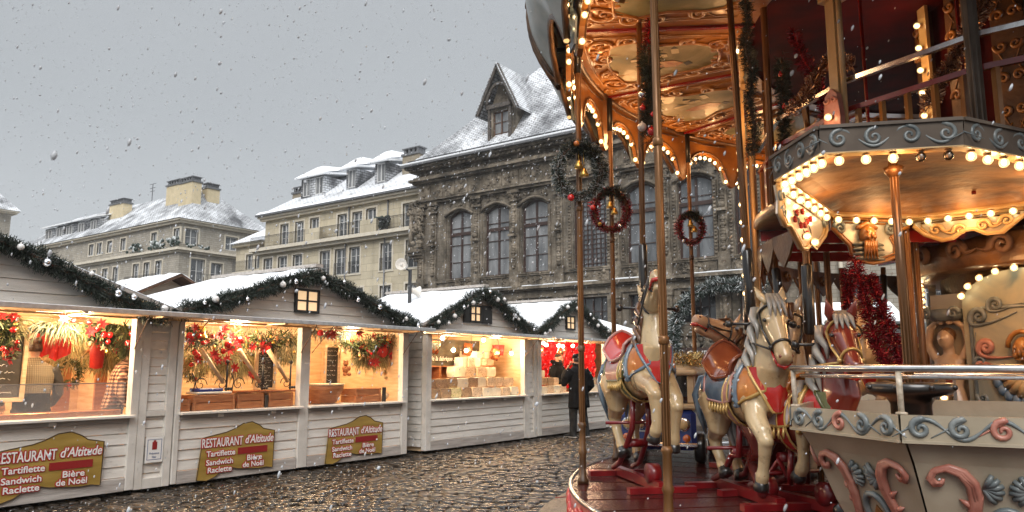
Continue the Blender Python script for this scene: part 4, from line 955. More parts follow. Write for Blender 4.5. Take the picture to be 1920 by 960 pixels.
def spray(name, label, cat, c, w, h, n, mat, seed, droop=.3, dep=.1, lnn=.16, extra=()):
    """bunch of long thin leaves fanned out from the top"""
    q = random.Random(seed); m = MB()
    for i in range(n):
        u = q.uniform(-1, 1); b = Vector((c[0] + q.uniform(0, dep), c[1] + u * w * .5, c[2] + q.uniform(-.3, .3) * h)); a = q.gauss(u * .9, .5)
        d = Vector((q.uniform(-.1, .4), S(a), -K(a) * (1 if droop > 0 else -1))).normalized(); l = lnn * q.uniform(.6, 1.4)
        p = b + d * l * .6 + Vector((0, 0, .02)); t = b + d * l + Vector((.01, 0, -.1 * l)); s = d.cross(Vector((1, 0, 0))).normalized() * .006
        m.add([b - s, b + s, p + s, t, p - s], [(0, 1, 2, 3, 4)])
    root = thing(name, label, cat, c, org=True); m.build('foliage', mat, root)
    for (nm, p, r, mt) in extra:
        b = MB()
        if nm == 'flower':
            for k in range(7): a = k * 2 * PI / 7; v = Vector((.3, K(a), S(a))); b.prism([(0, 0), (.35, .25), (1, 0), (.35, -.25)], lambda u_, v_: Vector(p) + r * (u_ * v + v_ * Vector((0, -S(a), K(a)))), (.004, 0, 0))
            b.sphere(p, r * .18, 6)
        else: b.sphere(p, r, 10)
        b.build(nm, mt, root)
    return root
def AT(px, py, dx): p = onX(px, py, F - dx); return (F - dx, p[1], p[2])
def bell(label, y, z, x, r):
    root = thing('bell', label, 'bell', (x, y, z), org=True); m = MB(); m.lathe([(r, 0), (r * .95, .02), (r * .7, r * .7), (r * .62, r * 1.5), (r * .4, r * 1.75), (0, r * 1.8)], 14, (x, y, z)); m.build('body', gold, root)
    s = MB(); s.tube([(x, y, z + r * 1.8), (x, y, 2.05)], .004, 4); s.sphere((x, y, z), r * .22, 6); s.build('cord', dark_wood, root)
def crate(label, y0, y1, z0, h, x0, x1):
    root = thing('wooden_crate', label, 'crate', ((x0 + x1) / 2, (y0 + y1) / 2, z0), group='crates on the counters', org=True)
    m = MB()
    for k in range(2):
        za = z0 + k * h / 2; m.bbox(x1 - .018, x1, y0, y1, za + .002, za + h / 2 - .006, .003); m.bbox(x0, x0 + .018, y0, y1, za + .002, za + h / 2 - .006, .003)
        m.bbox(x0 + .019, x1 - .019, y0 + .001, y0 + .018, za + .002, za + h / 2 - .006, .003); m.bbox(x0 + .019, x1 - .019, y1 - .018, y1 - .001, za + .002, za + h / 2 - .006, .003)
    m.box(x0 + .02, x1 - .02, y0 + .02, y1 - .02, z0 + .002, z0 + .015); m.build('slats', crate_wood, root)
    c = MB()
    for y in (y0 + .02, y1 - .02): c.bbox(x1 + .001, x1 + .012, y - .018, y + .018, z0 + .004, z0 + h, .002)
    c.build('corner_batten', crate_wood, root); return root
def raclette(label, y, x, z, blue=False):
    root = thing('raclette_grill', label, 'raclette grill', (x, y, z), group='raclette grills on the crates', org=True)
    b = MB(); b.bbox(x - .14, x + .14, y - .26, y + .24, z, z + .03, .008); b.build('tray', copper if not blue else plaster_white, root)
    if blue: k = MB(); k.bbox(x - .1, x + .12, y - .24, y + .12, z + .031, z + .075, .01); k.build('blue_case', blue_plastic, root)
    s = MB(); s.tube([(x, y + .24, z + .03), (x, y + .24, z + .40)], .014, 6); s.sphere((x, y + .24, z + .42), .028, 8)
    s.tube([(x, y - .24, z + .03), (x, y - .22, z + .18), (x, y - .27, z + .27)], .008, 5)
    for cy, sg in ((y + .15, -1), (y - .16, 1)):
        s.tube([(x + .02, cy + sg * (.10 * (1 - t / 16)) * K(t * .6), z + .12 + (.10 * (1 - t / 16)) * S(t * .6)) for t in range(15)], .006, 5)
    for k in range(3): s.sphere((x + .05, y + .2 + .04 * k, z + .06), .022, 6)
    s.build('iron_stand', iron, root)
    h = MB(); h.tube([(x + .05, y + .16, z + .14), (x + .08, y - .22, z + .58)], [.024, .034], 8); h.build('handle', pine, root)
def stall_two_goods():
    zc = .906
    crate('long reddish wooden crate with a blue case on top, on the two-bay stall', 5.62, 6.22, zc, .2, F - .34, F - .04)
    crate('middle reddish wooden crate of the row on the two-bay stall, half in shadow', 6.27, 6.68, zc, .2, F - .34, F - .05)
    crate('reddish wooden crate next to the middle post, with a small slate leaning on it', 6.77, 7.18, zc, .2, F - .34, F - .05)
    crate('small greyish crate in the left corner of the two-bay stall counter', 5.44, 5.58, zc, .15, F - .3, F - .05)
    raclette('raclette grill with a blue case and wooden handle, leftmost of the three on the crates', 5.95, F - .2, zc + .205, True)
    raclette('raclette grill on the middle crate, its wooden handle pointing up to the left', 6.52, F - .2, zc + .205)
    raclette('raclette grill beside the written chalkboard, nearest the middle post', 7.0, F - .2, zc + .205)
    t = MB(); t.bbox(F - .05, F - .035, 6.70, 6.75, zc, zc + .17, .003); tag(t.build('price_slate', board_black, at=(F - .04, 6.72, zc)), 'small black price slate leaning between two crates on the two-bay stall', 'price slate')
    chalkboard('brown chalkboard menu covered in white handwriting behind the raclette grills', AT(498, 690, .62)[1], 1.16, .27, .66, F - .62, 17, 1)
    chalkboard('tall black chalkboard with faint writing standing behind the wooden tub', AT(622, 695, .72)[1], 1.12, .24, .66, F - .72, 8, 2)
    tb = MB(); tb.lathe([(.20, 0), (.24, .03), (.33, .2), (.345, .27), (.32, .275), (.30, .2), (.2, .06), (0, .055)], 26, (F - .38, 7.98, zc)); tag(tb.build('wooden_tub', crate_wood, at=(F - .38, 7.98, zc)), 'round reddish wooden tub on the right bay counter of the two-bay stall', 'tub')
    lid = MB(); lid.lathe([(.35, 0), (.355, .012), (.35, .024), (0, .025)], 26, (F - .38, 7.98, zc + .278)); tag(lid.build('round_board', pine, at=(F - .38, 7.98, zc + .278)), 'round pale wooden board lying on the wooden tub', 'board')
    crate('dark reddish box with a small written slate on its end, right of the wooden tub', 8.42, 8.96, zc, .22, F - .42, F - .08)
    t = MB(); t.bbox(F - .07, F - .055, 8.98, 9.06, zc, zc + .23, .003); tag(t.build('price_slate', board_black, at=(F - .06, 9.02, zc)), 'small black slate at the right end of the dark box on the two-bay stall', 'price slate')
    br = MB(); br.sphere((F - .35, 9.22, zc + .09), (.16, .14, .09), 12); tag(br.build('round_loaf', pine, at=(F - .35, 9.22, zc)), 'round golden loaf in the right corner of the two-bay stall counter', 'loaf')
    bm = MB(); bm.bbox(F - .75, F - .70, 5.45, 7.2, 1.80, 1.87, .005); tag(bm.build('ceiling_beam', pine, at=(F - .7, 6.3, 1.86)), 'pale wooden beam across the back of the two-bay stall, hung with bells', 'beam')
    bell('large pale brass bell hanging in the left bay of the two-bay stall', 5.86, 1.84, F - .35, .095)
    bell('small brass bell hanging to the right of the big bell', 6.28, 1.76, F - .45, .045)
    bell('small brass bell hanging above the written chalkboard', 6.65, 1.72, F - .45, .042)
    sh = MB(); sh.bbox(F - 1.0, F - .85, 5.6, 6.75, 1.42, 1.45, .005); tag(sh.build('wall_shelf', pine, at=(F - .9, 6.3, 1.42)), 'wooden wall shelf with decorations behind the raclette grills', 'shelf')
    E = lambda s, c, n, w, h: [(('bauble' if i % 3 == 0 else 'flower'), (c[0] + .18, c[1] + random.Random(s + i).uniform(-w, w), c[2] + random.Random(s * 7 + i).uniform(-h, h)), random.Random(s + 3 * i).uniform(.03, .055) if i % 3 == 0 else random.Random(s + 3 * i).uniform(.07, .11), red_ball if i % 3 == 0 else red_petal) for i in range(n)]
    c = AT(382, 672, .8); spray('fir_spray', 'yellow-green fir spray with red balls behind the leftmost raclette grill', 'fir spray', c, .9, .55, 420, straw, 1, extra=E(1, c, 6, .4, .25), lnn=.17)
    c = AT(440, 680, .8); spray('fir_spray', 'pale fir spray with red poinsettias behind the middle raclette grill', 'fir spray', c, .55, .5, 380, straw, 2, extra=E(2, c, 5, .25, .25), lnn=.17)
    c = AT(420, 640, .4); spray('berry_branch', 'branch of red poinsettia flowers hanging over the raclette grills', 'flower branch', c, .9, .25, 120, greens, 3, extra=E(5, c, 12, .55, .2), lnn=.12)
    c = AT(537, 650, .7); spray('fir_spray', 'tall light fir spray beside the middle post of the two-bay stall', 'fir spray', c, .35, .7, 350, straw, 4, lnn=.17)
    c = AT(345, 618, .4); spray('fir_spray', 'dark green fir branch in the upper left corner of the two-bay stall', 'fir spray', c, .4, .15, 160, greens, 5, extra=E(8, c, 4, .25, .15), lnn=.15)
    c = AT(620, 622, .3); spray('fir_spray', 'dark fir branch with red flowers along the top of the right bay', 'fir spray', c, .9, .1, 260, greens, 6, extra=E(11, c, 6, .45, .08), lnn=.14)
    c = AT(697, 662, .62); spray('fir_wreath', 'big pale straw and fir wreath on the wall behind the wooden tub', 'wreath', c, .8, .6, 900, straw, 7, extra=E(14, c, 6, .3, .22), lnn=.18)
    rb = MB(); rb.sphere(AT(718, 650, .5), (.09, .13, .19), 14); tag(rb.build('red_lantern', red_cloth, at=AT(718, 650, .5)), 'bright red oval paper lantern hanging over the straw wreath', 'lantern')
    st = MB(); st.prism([(0, 0), (.14, 0), (.16, .3), (.02, .32), (.0, .12), (-.12, .07), (-.12, -.03)], lambda u, v: (F - .5, AT(736, 680, .5)[1] + u, 1.50 + v), (.05, 0, 0)); tag(st.build('fabric_stocking', straw_cloth, at=AT(736, 680, .5)), 'beige fabric Christmas stocking hanging in the right end of the two-bay stall', 'stocking')
    sr = MB(); P = [((.16 if i % 2 == 0 else .065) * S(i * PI / 5), (.16 if i % 2 == 0 else .065) * K(i * PI / 5)) for i in range(10)]; sr.prism(P, lambda u, v: (F - .55, AT(641, 650, .55)[1] + u, AT(641, 650, .55)[2] + v), (.025, 0, 0)); tag(sr.build('wooden_star', pine, at=AT(641, 650, .55)), 'pale wooden star hanging above the black chalkboard', 'star')
    for nm, y, z, lab in (('toy_bear', AT(648, 690, .6)[1], 1.42, 'small brown cloth bear hanging left of the straw wreath'), ('toy_bear', AT(724, 688, .6)[1], 1.36, 'small beige cloth bear hanging below the red lantern')):
        b = MB(); x = F - .6; b.sphere((x, y, z), (.05, .055, .07), 10); b.sphere((x, y, z + .1), .045, 10); b.sphere((x, y - .035, z + .14), .016, 6); b.sphere((x, y + .035, z + .14), .016, 6); b.sphere((x + .04, y, z + .09), .018, 6)
        for s in (-1, 1): b.sphere((x + .02, y + s * .06, z + .02), (.03, .022, .04), 8); b.sphere((x + .04, y + s * .045, z - .075), (.045, .026, .03), 8)
        tag(b.build(nm, straw_cloth if z < 1.4 else crate_wood, at=(x, y, z)), lab, 'toy')
straw_cloth = M('straw_cloth', (.42, .30, .16), (.56, .42, .24), scale=20, rough=.8, bump=.4, bscale=60)
stall_two_goods()
def stall_one_goods():
    zc = .906
    g = MB(); g.box(F - .06, F - .052, 1.4, 4.74, zc, zc + .36); gm, n, l, b = mk('case_glass'); b.inputs['Base Color'].default_value = (1, .97, .93, 1); b.inputs['Roughness'].default_value = .02; b.inputs['Alpha'].default_value = .10; b.inputs['Specular IOR Level'].default_value = .7
    root = thing('glass_counter_case', 'low glass screen and tray along the counter of the glass-fronted stall', 'display case', (F - .1, 3.2, zc), org=True); g.build('glass', gm, root)
    t = MB(); t.bbox(F - .36, F - .07, 1.5, 4.72, zc, zc + .06, .006); t.build('tray', copper, root); e = MB(); e.box(F - .065, F - .047, 1.4, 4.74, zc + .361, zc + .373); e.build('edge', alu, root)
    chalkboard('dark chalkboard with white writing at the left edge of the glass-fronted stall', AT(2, 680, .6)[1], 1.12, .42, .72, F - .6, 9, 3)
    E = lambda s, c, n, w, h: [(('bauble' if i % 2 == 0 else 'flower'), (c[0] + .16, c[1] + random.Random(s + i).uniform(-w, w), c[2] + random.Random(s * 7 + i).uniform(-h, h)), .035 if i % 2 == 0 else .08, red_ball if i % 2 == 0 else red_petal) for i in range(n)]
    c = AT(8, 606, .45); spray('fir_spray', 'pale fir branches with red balls over the chalkboard of the glass-fronted stall', 'fir spray', c, .25, .25, 160, straw, 21, extra=E(31, c, 6, .3, .15), lnn=.18)
    c = AT(150, 612, .5); spray('fir_spray', 'dark green fir branch with red flowers along the top of the glass-fronted stall', 'fir spray', c, 1.0, .15, 420, greens, 22, extra=E(34, c, 6, .45, .08), lnn=.17)
    c = AT(145, 652, 1.3); spray('fir_spray', 'large drooping yellow-green fir spray on the back wall between the two cooks', 'fir spray', c, .7, .6, 600, straw, 23, lnn=.2)
    c = AT(205, 665, .9); spray('fir_spray', 'drooping fir spray behind the cook in the plaid shirt', 'fir spray', c, .4, .4, 300, straw, 24, lnn=.2)
    c = AT(238, 640, .3); spray('fir_spray', 'frosted fir branch with red balls in the upper right corner of the glass-fronted stall', 'fir spray', c, .25, .35, 200, greens, 25, extra=E(37, c, 6, .12, .18), lnn=.12)
    for i, (y, z, h, lab) in enumerate(((AT(86, 645, .8)[1], AT(86, 645, .8)[2], .32, 'red cloth pennant hanging left of the post in the glass-fronted stall, over the beige cook'), (AT(112, 645, .8)[1], AT(112, 645, .8)[2], .42, 'wider red cloth pennant hanging behind the beige cook to the right'))):
        r = MB(); r.grid(lambda u, v: (F - .8 + .03 * S(u * 9), y - .11 + .24 * u, z + h / 2 - h * v * (1 - .35 * abs(u - .3))), 10, 6); o = r.build('red_pennant', red_cloth, at=(F - 1, y, z)); tag(o, lab, 'pennant')
    ln = MB(); ln.lathe([(.02, 0), (.075, .02), (.085, .2), (.07, .38), (.0, .4)], 14, AT(180, 692, .75)); tag(ln.build('red_lantern', red_cloth, at=AT(180, 692, .75)), 'tall red lantern hanging between the fir sprays of the glass-fronted stall', 'lantern')
    b = MB(); b.grid(lambda u, v: (F - .4 - .1 * S(v * 3), AT(130, 610, .4)[1] + .62 * u, 1.98 - .14 * S(PI * u) * v - .02 * v), 14, 8); tag(b.build('striped_swag', stripe_cloth, at=AT(180, 610, .4)), 'brown and cream striped cloth swag along the top of the glass-fronted stall', 'cloth swag')
m, n_, l_, b_ = mk('stripe_cloth'); tc = n_.new('ShaderNodeTexCoord'); wv = n_.new('ShaderNodeTexWave'); wv.inputs['Scale'].default_value = 6; wv.inputs['Distortion'].default_value = 1; wv.bands_direction = 'DIAGONAL'; l_.new(tc.outputs['Object'], wv.inputs[0]); rp = n_.new('ShaderNodeValToRGB'); rp.color_ramp.elements[0].color = (.08, .05, .02, 1); rp.color_ramp.elements[1].color = (.6, .5, .3, 1); l_.new(wv.outputs[0], rp.inputs[0]); l_.new(rp.outputs[0], b_.inputs['Base Color']); stripe_cloth = m
stall_one_goods()
# nougat blocks
nou_pale = M('nougat_pale', (.74, .64, .47), (.84, .76, .60), scale=14, rough=.55, bump=.4, bscale=18)
def nutty(name, c, nut):
    m = M(name, c, tuple(min(1, x * 1.2) for x in c), scale=14, rough=.55, bump=.5, bscale=20); n = m.node_tree.nodes; l = m.node_tree.links; b = n['Principled BSDF']
    vo = n.new('ShaderNodeTexVoronoi'); vo.inputs['Scale'].default_value = 38; tc = n.new('ShaderNodeTexCoord'); l.new(tc.outputs['Object'], vo.inputs['Vector'])
    src = b.inputs['Base Color'].links[0].from_socket; mr = n.new('ShaderNodeMapRange'); mr.inputs[1].default_value = .30; mr.inputs[2].default_value = .38; mr.inputs[3].default_value = 1; mr.inputs[4].default_value = 0; l.new(vo.outputs['Distance'], mr.inputs[0])
    mx = n.new('ShaderNodeMix'); mx.data_type = 'RGBA'; l.new(mr.outputs[0], mx.inputs[0]); l.new(src, mx.inputs[6]); mx.inputs[7].default_value = (*nut, 1); l.new(mx.outputs[2], b.inputs['Base Color']); return m
nou_nut = nutty('nougat_nut', (.66, .50, .34), (.42, .24, .12)); nou_dark = nutty('nougat_dark', (.36, .24, .14), (.18, .09, .045)); nou_green = nutty('nougat_green', (.62, .54, .30), (.30, .30, .08))
NM = {'pale': nou_pale, 'almond-flecked': nou_nut, 'brown': nou_dark, 'greenish': nou_green}
def block(label, x, y, z, d, w, h, kind, rz, seed, grp):
    q = np.random.default_rng(seed); N = 5; m = MB()
    def face(f): m.grid(lambda u, v: f(u - .5, v - .5), N, N, sm=True)
    def J(p):
        s = abs(math.sin(p[0] * 91.7 + p[1] * 57.3 + p[2] * 33.1 + seed) * 43758.5) % 1; s2 = math.sin(p[0] * 31 + p[1] * 23 + p[2] * 41 + seed)
        k = 1 + .02 * (s - .5) + .02 * s2; e = [abs(p[0]) * 2, abs(p[1]) * 2, abs(p[2]) * 2]; r = 1 - .05 * max(0, sum(e) - 2.1)
        return (p[0] * d * k * r, p[1] * w * k * r, p[2] * h * (k if p[2] > -.4 else 1) * r + h / 2)
    for f in (lambda u, v: J((.5, u, v)), lambda u, v: J((-.5, v, u)), lambda u, v: J((v, .5, u)), lambda u, v: J((u, -.5, v)), lambda u, v: J((u, v, .5)), lambda u, v: J((v, u, -.5))): face(f)
    o = link('nougat_block', m.mesh('nougat_block', NM[kind])); o.location = (x, y, z); o.rotation_euler = (0, 0, rz); tag(o, label, 'nougat block', grp)
ORD = ['first', 'second', 'third', 'fourth', 'fifth', 'sixth', 'seventh', 'eighth', 'ninth', 'tenth', 'eleventh', 'twelfth']
def rows(spec, where, grp, seed):
    q = random.Random(seed)
    for (row, y0, y1, x, z, h, d, kinds) in spec:
        n = len(kinds); w = (y1 - y0) / n
        for i, k in enumerate(kinds):
            kind = {'p': 'pale', 'n': 'almond-flecked', 'b': 'brown', 'g': 'greenish'}[k]
            block(f'{kind} nougat block, {ORD[i]} from the left in the {row}, {where}', x + q.uniform(-.02, .02), y0 + w * (i + .5), z, d, w * q.uniform(.9, .985), h * q.uniform(.9, 1.06), kind, q.gauss(0, .05), seed * 50 + int(z * 100) + i, grp)
rows([('bottom row', 10.14, 12.9, F - .2, .907, .17, .26, 'bbgbnppnp'), ('second row', 10.14, 12.86, F - .3, 1.085, .18, .24, 'bbbpbpnnn'), ('third row', 11.15, 12.4, F - .42, 1.275, .19, .22, 'pnnp'), ('fourth row', 11.45, 12.0, F - .5, 1.475, .17, .2, 'pnp'),
      ('lower shelf row', 12.05, 13.0, F - .9, 1.50, .14, .24, 'pnnp'), ('upper shelf row', 12.1, 12.95, F - .9, 1.645, .14, .24, 'pnp')], 'nougat stall', 'nougat blocks in the stall with copper pans', 1)
rows([('bottom row', 13.66, 14.75, F - .2, .907, .16, .26, 'pnpn'), ('second row', 13.66, 14.6, F - .28, 1.075, .17, .24, 'nbbn'), ('top row', 13.7, 14.1, F - .35, 1.25, .14, .22, 'np'), ('bottom row past the customer', 15.7, 16.36, F - .22, .907, .15, .26, 'pp'), ('second row past the customer', 15.75, 16.25, F - .28, 1.065, .15, .24, 'nn'), ('top row past the customer', 15.85, 16.1, F - .3, 1.22, .14, .2, 'n')], 'foil stall', 'nougat blocks in the red foil stall', 2)
def stall_three_goods():
    sc = thing('crate_shelf', 'stack of dark wooden crates used as shelves at the back of the nougat stall', 'shelf', (F - 1.2, 10.8, .1), org=True)
    for k in range(3):
        m = MB(); y = AT(800, 700, .75)[1] + k * .40; x0, x1, z0, h = F - 1.0, F - .75, 1.15, .34
        m.box(x0, x1, y, y + .39, z0, z0 + .02); m.box(x0, x1, y, y + .39, z0 + h - .02, z0 + h); m.box(x0, x1, y, y + .02, z0 + .02, z0 + h - .02); m.box(x0, x1, y + .37, y + .39, z0 + .02, z0 + h - .02); m.box(x0, x0 + .02, y + .02, y + .37, z0 + .02, z0 + h - .02); m.build('crate', crate_wood, sc)
    m = MB(); m.box(F - 1.05, F - .74, 10.6, 11.9, .1, 1.145); m.build('base_cabinet', dark_wood, sc)
    sh = thing('display_shelf', 'dark wooden shelf unit carrying the upper rows of nougat blocks', 'shelf', (F - .95, 12.5, .1), org=True)
    m = MB(); m.bbox(F - 1.1, F - .76, 12.0, 13.0, 1.46, 1.495, .004)
    for y in (12.0, 12.48, 12.96): m.box(F - 1.1, F - .8, y, y + .03, .1, 1.459)
    m.build('boards', crate_wood, sh)
    bn = thing('cloth_banner', 'dark brown draped banner with pale handwritten lettering at the back of the nougat stall', 'banner', (F - 1.8, 11.3, 1.5), org=True)
    b = MB(); b.grid(lambda u, v: (F - 1.16 + .03 * S(u * 40) * v, 10.5 + 2.43 * u, 1.30 + .72 * v), 60, 6); b.build('cloth', M('brown_cloth', (.06, .045, .025), (.14, .11, .06), scale=3, rough=.7, stretch=(1, 1, 4)), bn)
    t = MB(); merge_text(t, text_mesh('de la fabrique ... La meule du', .125, chalk, .002, .002, shear=.3), frame((F - 1.10, AT(806, 676, 1.1)[1], AT(806, 676, 1.1)[2]), (0, 1, 0), (0, 0, 1), (1, 0, 0))); t.build('lettering', plaster_white, bn)
    for i, (y, z, lab) in enumerate(((10.75, 1.82, 'copper pan hanging leftmost in the nougat stall, seen from its dark underside'), (11.72, 1.8, 'copper pan hanging in the middle of the nougat stall'), (12.62, 1.72, 'copper pan hanging at the right of the nougat stall above the shelf'))):
        p = thing('copper_pan', lab, 'pan', (F - .45, y, z), group='copper pans', org=True); c = Vector((F - .45, y, z)); d = Vector((.55, .75, -.2)).normalized(); e = d.orthogonal().normalized(); g = d.cross(e)
        m = MB(); m.loft([(c + d * t, e * r, g * r) for t, r in ((-.12, .02), (-.12, .12), (.02, .125), (.03, .13), (.02, .115), (-.10, .11), (-.105, .01))], 20); m.build('bowl', copper, p)
        m = MB(); m.loft([(c + d * t, e * r, g * r) for t, r in ((-.03, .005), (-.03, .112), (-.025, .112), (-.025, .005))], 20); m.build('dark_lining', black_paint, p)
        m = MB(); m.tube([c + e * .13, c + e * .1 + Vector((0, 0, .2)), Vector((F - .45, y, 2.05))], .006, 5); m.build('hanger', iron, p)
    for i, (y, z, x, lab) in enumerate(((11.05, 1.78, F - .3, 'bright bulb hanging left in the nougat stall'), (11.5, 1.78, F - .35, 'bright bulb hanging beside the middle copper pan'), (11.85, 1.99, F - .2, 'bright bulb under the awning in the middle of the nougat stall'), (10.62, 1.99, F - .2, 'bright bulb under the awning at the left of the nougat stall'), (12.86, 1.75, F - .25, 'bright bulb hanging at the right end of the nougat stall'),
                        (13.85, 1.98, F - .1, 'leftmost bulb in the string of lights over the red foil stall'), (14.0, 1.94, F - .12, 'second bulb from the left in the string over the red foil stall'), (14.5, 1.94, F - .12, 'third bulb from the left in the string over the red foil stall'), (14.68, 1.93, F - .12, 'fourth bulb from the left in the string over the red foil stall'), (15.08, 1.95, F - .1, 'fifth bulb from the left in the string over the red foil stall'), (15.42, 1.94, F - .1, 'rightmost bulb in the string over the red foil stall, behind the customer'))):
        p = thing('hanging_bulb', lab, 'light bulb', (x, y, z), group='bulbs in the two far stalls', org=True); m = MB(); m.sphere((x, y, z), .04, 12); m.build('glass', stall_bulb, p); m = MB(); m.lathe([(.02, .035), (.02, .07), (.004, .075), (.004, .1)], 8, (x, y, z)); m.build('socket', black_paint, p)
        if i in (0, 4, 7): light('bulb_light', (x + .1, y, z), 9, (1, .72, .42), .05, p)
    for y, lab in ((10.32, 'red tin bucket hanging in the upper left corner of the nougat stall'), (12.75, 'red round lampshade behind the bright bulb at the right of the nougat stall')):
        m = MB(); m.lathe([(.0, 0), (.1, 0), (.13, .22), (.125, .22), (.095, .02), (0, .02)], 18, (F - .5, y, 1.7)); tag(m.build('red_bucket', red_cloth, at=(F - .5, y, 1.7)), lab, 'bucket')
    c = (F - .35, 10.45, 1.88); spray('pine_sprig', 'small pine sprig next to the red bucket in the nougat stall', 'sprig', c, .25, .1, 90, greens, 41, lnn=.1)
    # red foil stall
    m = MB(); q = np.random.default_rng(5); H = q.random((61, 25)) * .14; H = (H + np.roll(H, 1, 1)) / 2
    m.grid(lambda u, v: (F - 1.9 + H[int(round(u * 60)), int(round(v * 24))], 13.55 + 2.85 * u, .95 + 1.15 * v), 60, 24, sm=False); m.grid(lambda u, v: (F - 1.9 + 1.7 * u, 16.36 - H[int(round(u * 60)), int(round(v * 24))], .95 + 1.15 * v), 60, 24, sm=False)
    tag(m.build('red_foil_lining', red_foil, at=(F - 1.9, 15, 1)), 'crumpled shiny red foil lining the back of the farthest stall', 'foil')
    for i, (y0, y1, z0, lab) in enumerate(((14.1, 14.5, 1.45, 'pale wooden box on the shelf behind the bearded vendor'),)):
        m = MB(); m.bbox(F - 1.5, F - 1.2, y0, y1 + .5, z0, z0 + .32, .01); tag(m.build('wooden_box', pine, at=(F - 1.3, y0, z0)), lab, 'box')
    for y, lab in ((14.35, 'copper pan hanging over the head of the bearded vendor'), (15.25, 'copper pan hanging over the customer in the black coat')):
        p = thing('copper_pan', lab, 'pan', (F - .5, y, 1.8), group='copper pans', org=True); c = Vector((F - .5, y, 1.8)); d = Vector((.6, .6, -.35)).normalized(); e = d.orthogonal().normalized(); g = d.cross(e); m = MB(); m.loft([(c + d * t, e * r, g * r) for t, r in ((-.1, .02), (-.1, .10), (.02, .115), (.02, .1), (-.085, .09), (-.09, .01))], 18); m.build('bowl', copper, p)
    for k, (y, lab) in enumerate(((15.9, 'long wooden spoon leaning on the red foil, past the customer'), (15.68, 'pale wooden ladle leaning on the red foil just past the customer'))):
        m = MB(); m.tube([(F - .9, y, 1.45), (F - .9, y + .22, 1.95)], .014, 6); m.sphere((F - .9, y - .01, 1.42), (.02, .05, .06), 8); tag(m.build('wooden_spoon', pine if k else dark_wood, at=(F - .9, y, 1.4)), lab, 'spoon')
stall_bulb = EM('stall_bulb', (1, .82, .55), 9)
stall_three_goods()
def hung_ornaments():
    """branches along the tops of the bays, thick with balls, flowers, hearts and little bells"""
    specs = (('dense branch with balls and flowers hanging above the three raclette grills', [(350, 632), (400, 640), (450, 632), (500, 640), (548, 632)], .42, 34, 51),
             ('dense branch with red flowers and pale ornaments round the straw wreath of the right bay', [(640, 632), (675, 655), (700, 640), (735, 640)], .44, 24, 52),
             ('dense branch with red balls hanging beside the chalkboard of the glass-fronted stall', [(2, 600), (14, 625), (8, 660)], .4, 14, 53),
             ('dense dark branch with ornaments hanging over the plaid cook in the glass-fronted stall', [(180, 622), (205, 640), (235, 625), (246, 680)], .4, 18, 54))
    for lab, P, dx, n, sd in specs:
        q = random.Random(sd); pts = [Vector(AT(px, py, dx)) for px, py in P]; c = pts[len(pts) // 2]
        root = thing('ornament_branch', lab, 'decoration', c, group='dense branches in the food stalls', org=True)
        L = []
        for a, b in zip(pts[:-1], pts[1:]): L += [a + (b - a) * k / 6 for k in range(6)]
        L.append(pts[-1]); link('leaves', needle_mesh('leaves', [p - c for p in L], .13, 700, greens, ln=.12, wd=.014, seed=sd), root)
        for i in range(n):
            p = q.choice(L) + Vector((q.uniform(.02, .14), q.uniform(-.12, .12), q.uniform(-.22, .08))); k = i % 5; m = MB()
            if k == 0: m.sphere(p, q.uniform(.022, .04), 10); m.build('bauble', red_ball, root)
            elif k == 1:
                r = q.uniform(.045, .075)
                for j in range(6): a = j * PI / 3 + q.random(); m.prism([(0, 0), (.35, .22), (1, 0), (.35, -.22)], lambda u, v: p + r * (u * Vector((.25, K(a), S(a))) + v * Vector((0, -S(a), K(a)))), (.004, 0, 0))
                m.build('flower', red_petal, root)
            elif k == 2: r = q.uniform(.02, .032); m.lathe([(r, 0), (r * .9, r * .6), (r * .55, r * 1.5), (0, r * 1.8)], 10, p); m.build('little_bell', gold, root)
            elif k == 3:
                r = q.uniform(.03, .05); m.prism([((r if j % 2 == 0 else r * .42) * S(j * PI / 5), (r if j % 2 == 0 else r * .42) * K(j * PI / 5)) for j in range(10)], lambda u, v: p + Vector((0, u, v)), (.01, 0, 0)); m.build('wooden_star', pine, root)
            else: m.sphere(p, (.022, .022, .036), 8); m.sphere(p + Vector((0, 0, .03)), .014, 6); m.build('pine_cone', crate_wood, root)
hung_ornaments()
def back_decor():
    for lab, px, py, dx, R in (('dark green fir wreath with a red ball hanging behind the leftmost raclette grill', 365, 690, .95, .15), ('small dark fir wreath with a red ball hanging left of the written chalkboard', 470, 680, .95, .12), ('dark fir wreath with a red ball on the back wall between the two cooks', 128, 700, 1.2, .14)):
        c = Vector(AT(px, py, dx)); root = thing('fir_wreath', lab, 'wreath', c); pts = [Vector((0, R * K(a), R * S(a))) for a in np.linspace(0, 2 * PI, 17)[:-1]]
        link('ring', needle_mesh('ring', pts, .05, 500, greens, ln=.08, wd=.01, closed=True, seed=px), root); m = MB(); m.sphere((.05, 0, -R), .03, 10); m.build('bauble', red_ball, root)
    for lab, px, py, dx in (('copper pot standing on the wall shelf at the left of the two-bay stall', 352, 672, .92), ('smaller copper pot standing on the wall shelf behind the middle raclette grill', 430, 668, .92)):
        p = AT(px, py, dx); p = (p[0], p[1], 1.452); m = MB(); m.lathe([(0, 0), (.07, 0), (.085, .03), (.08, .10), (.088, .11), (.075, .105), (.07, .02), (0, .015)], 18, p); tag(m.build('copper_pot', copper, at=p), lab, 'pot')
    for lab, px, w in (('dark brown vertical board behind the beige cook in the glass-fronted stall', 118, .10), ('dark brown vertical board behind the plaid cook in the glass-fronted stall', 196, .12)):
        p = AT(px, 700, 1.5); m = MB(); m.bbox(p[0] - .02, p[0] + .02, p[1] - w, p[1] + w, .9, 2.05, .005); tag(m.build('wooden_board', crate_wood, at=p), lab, 'board')
back_decor()
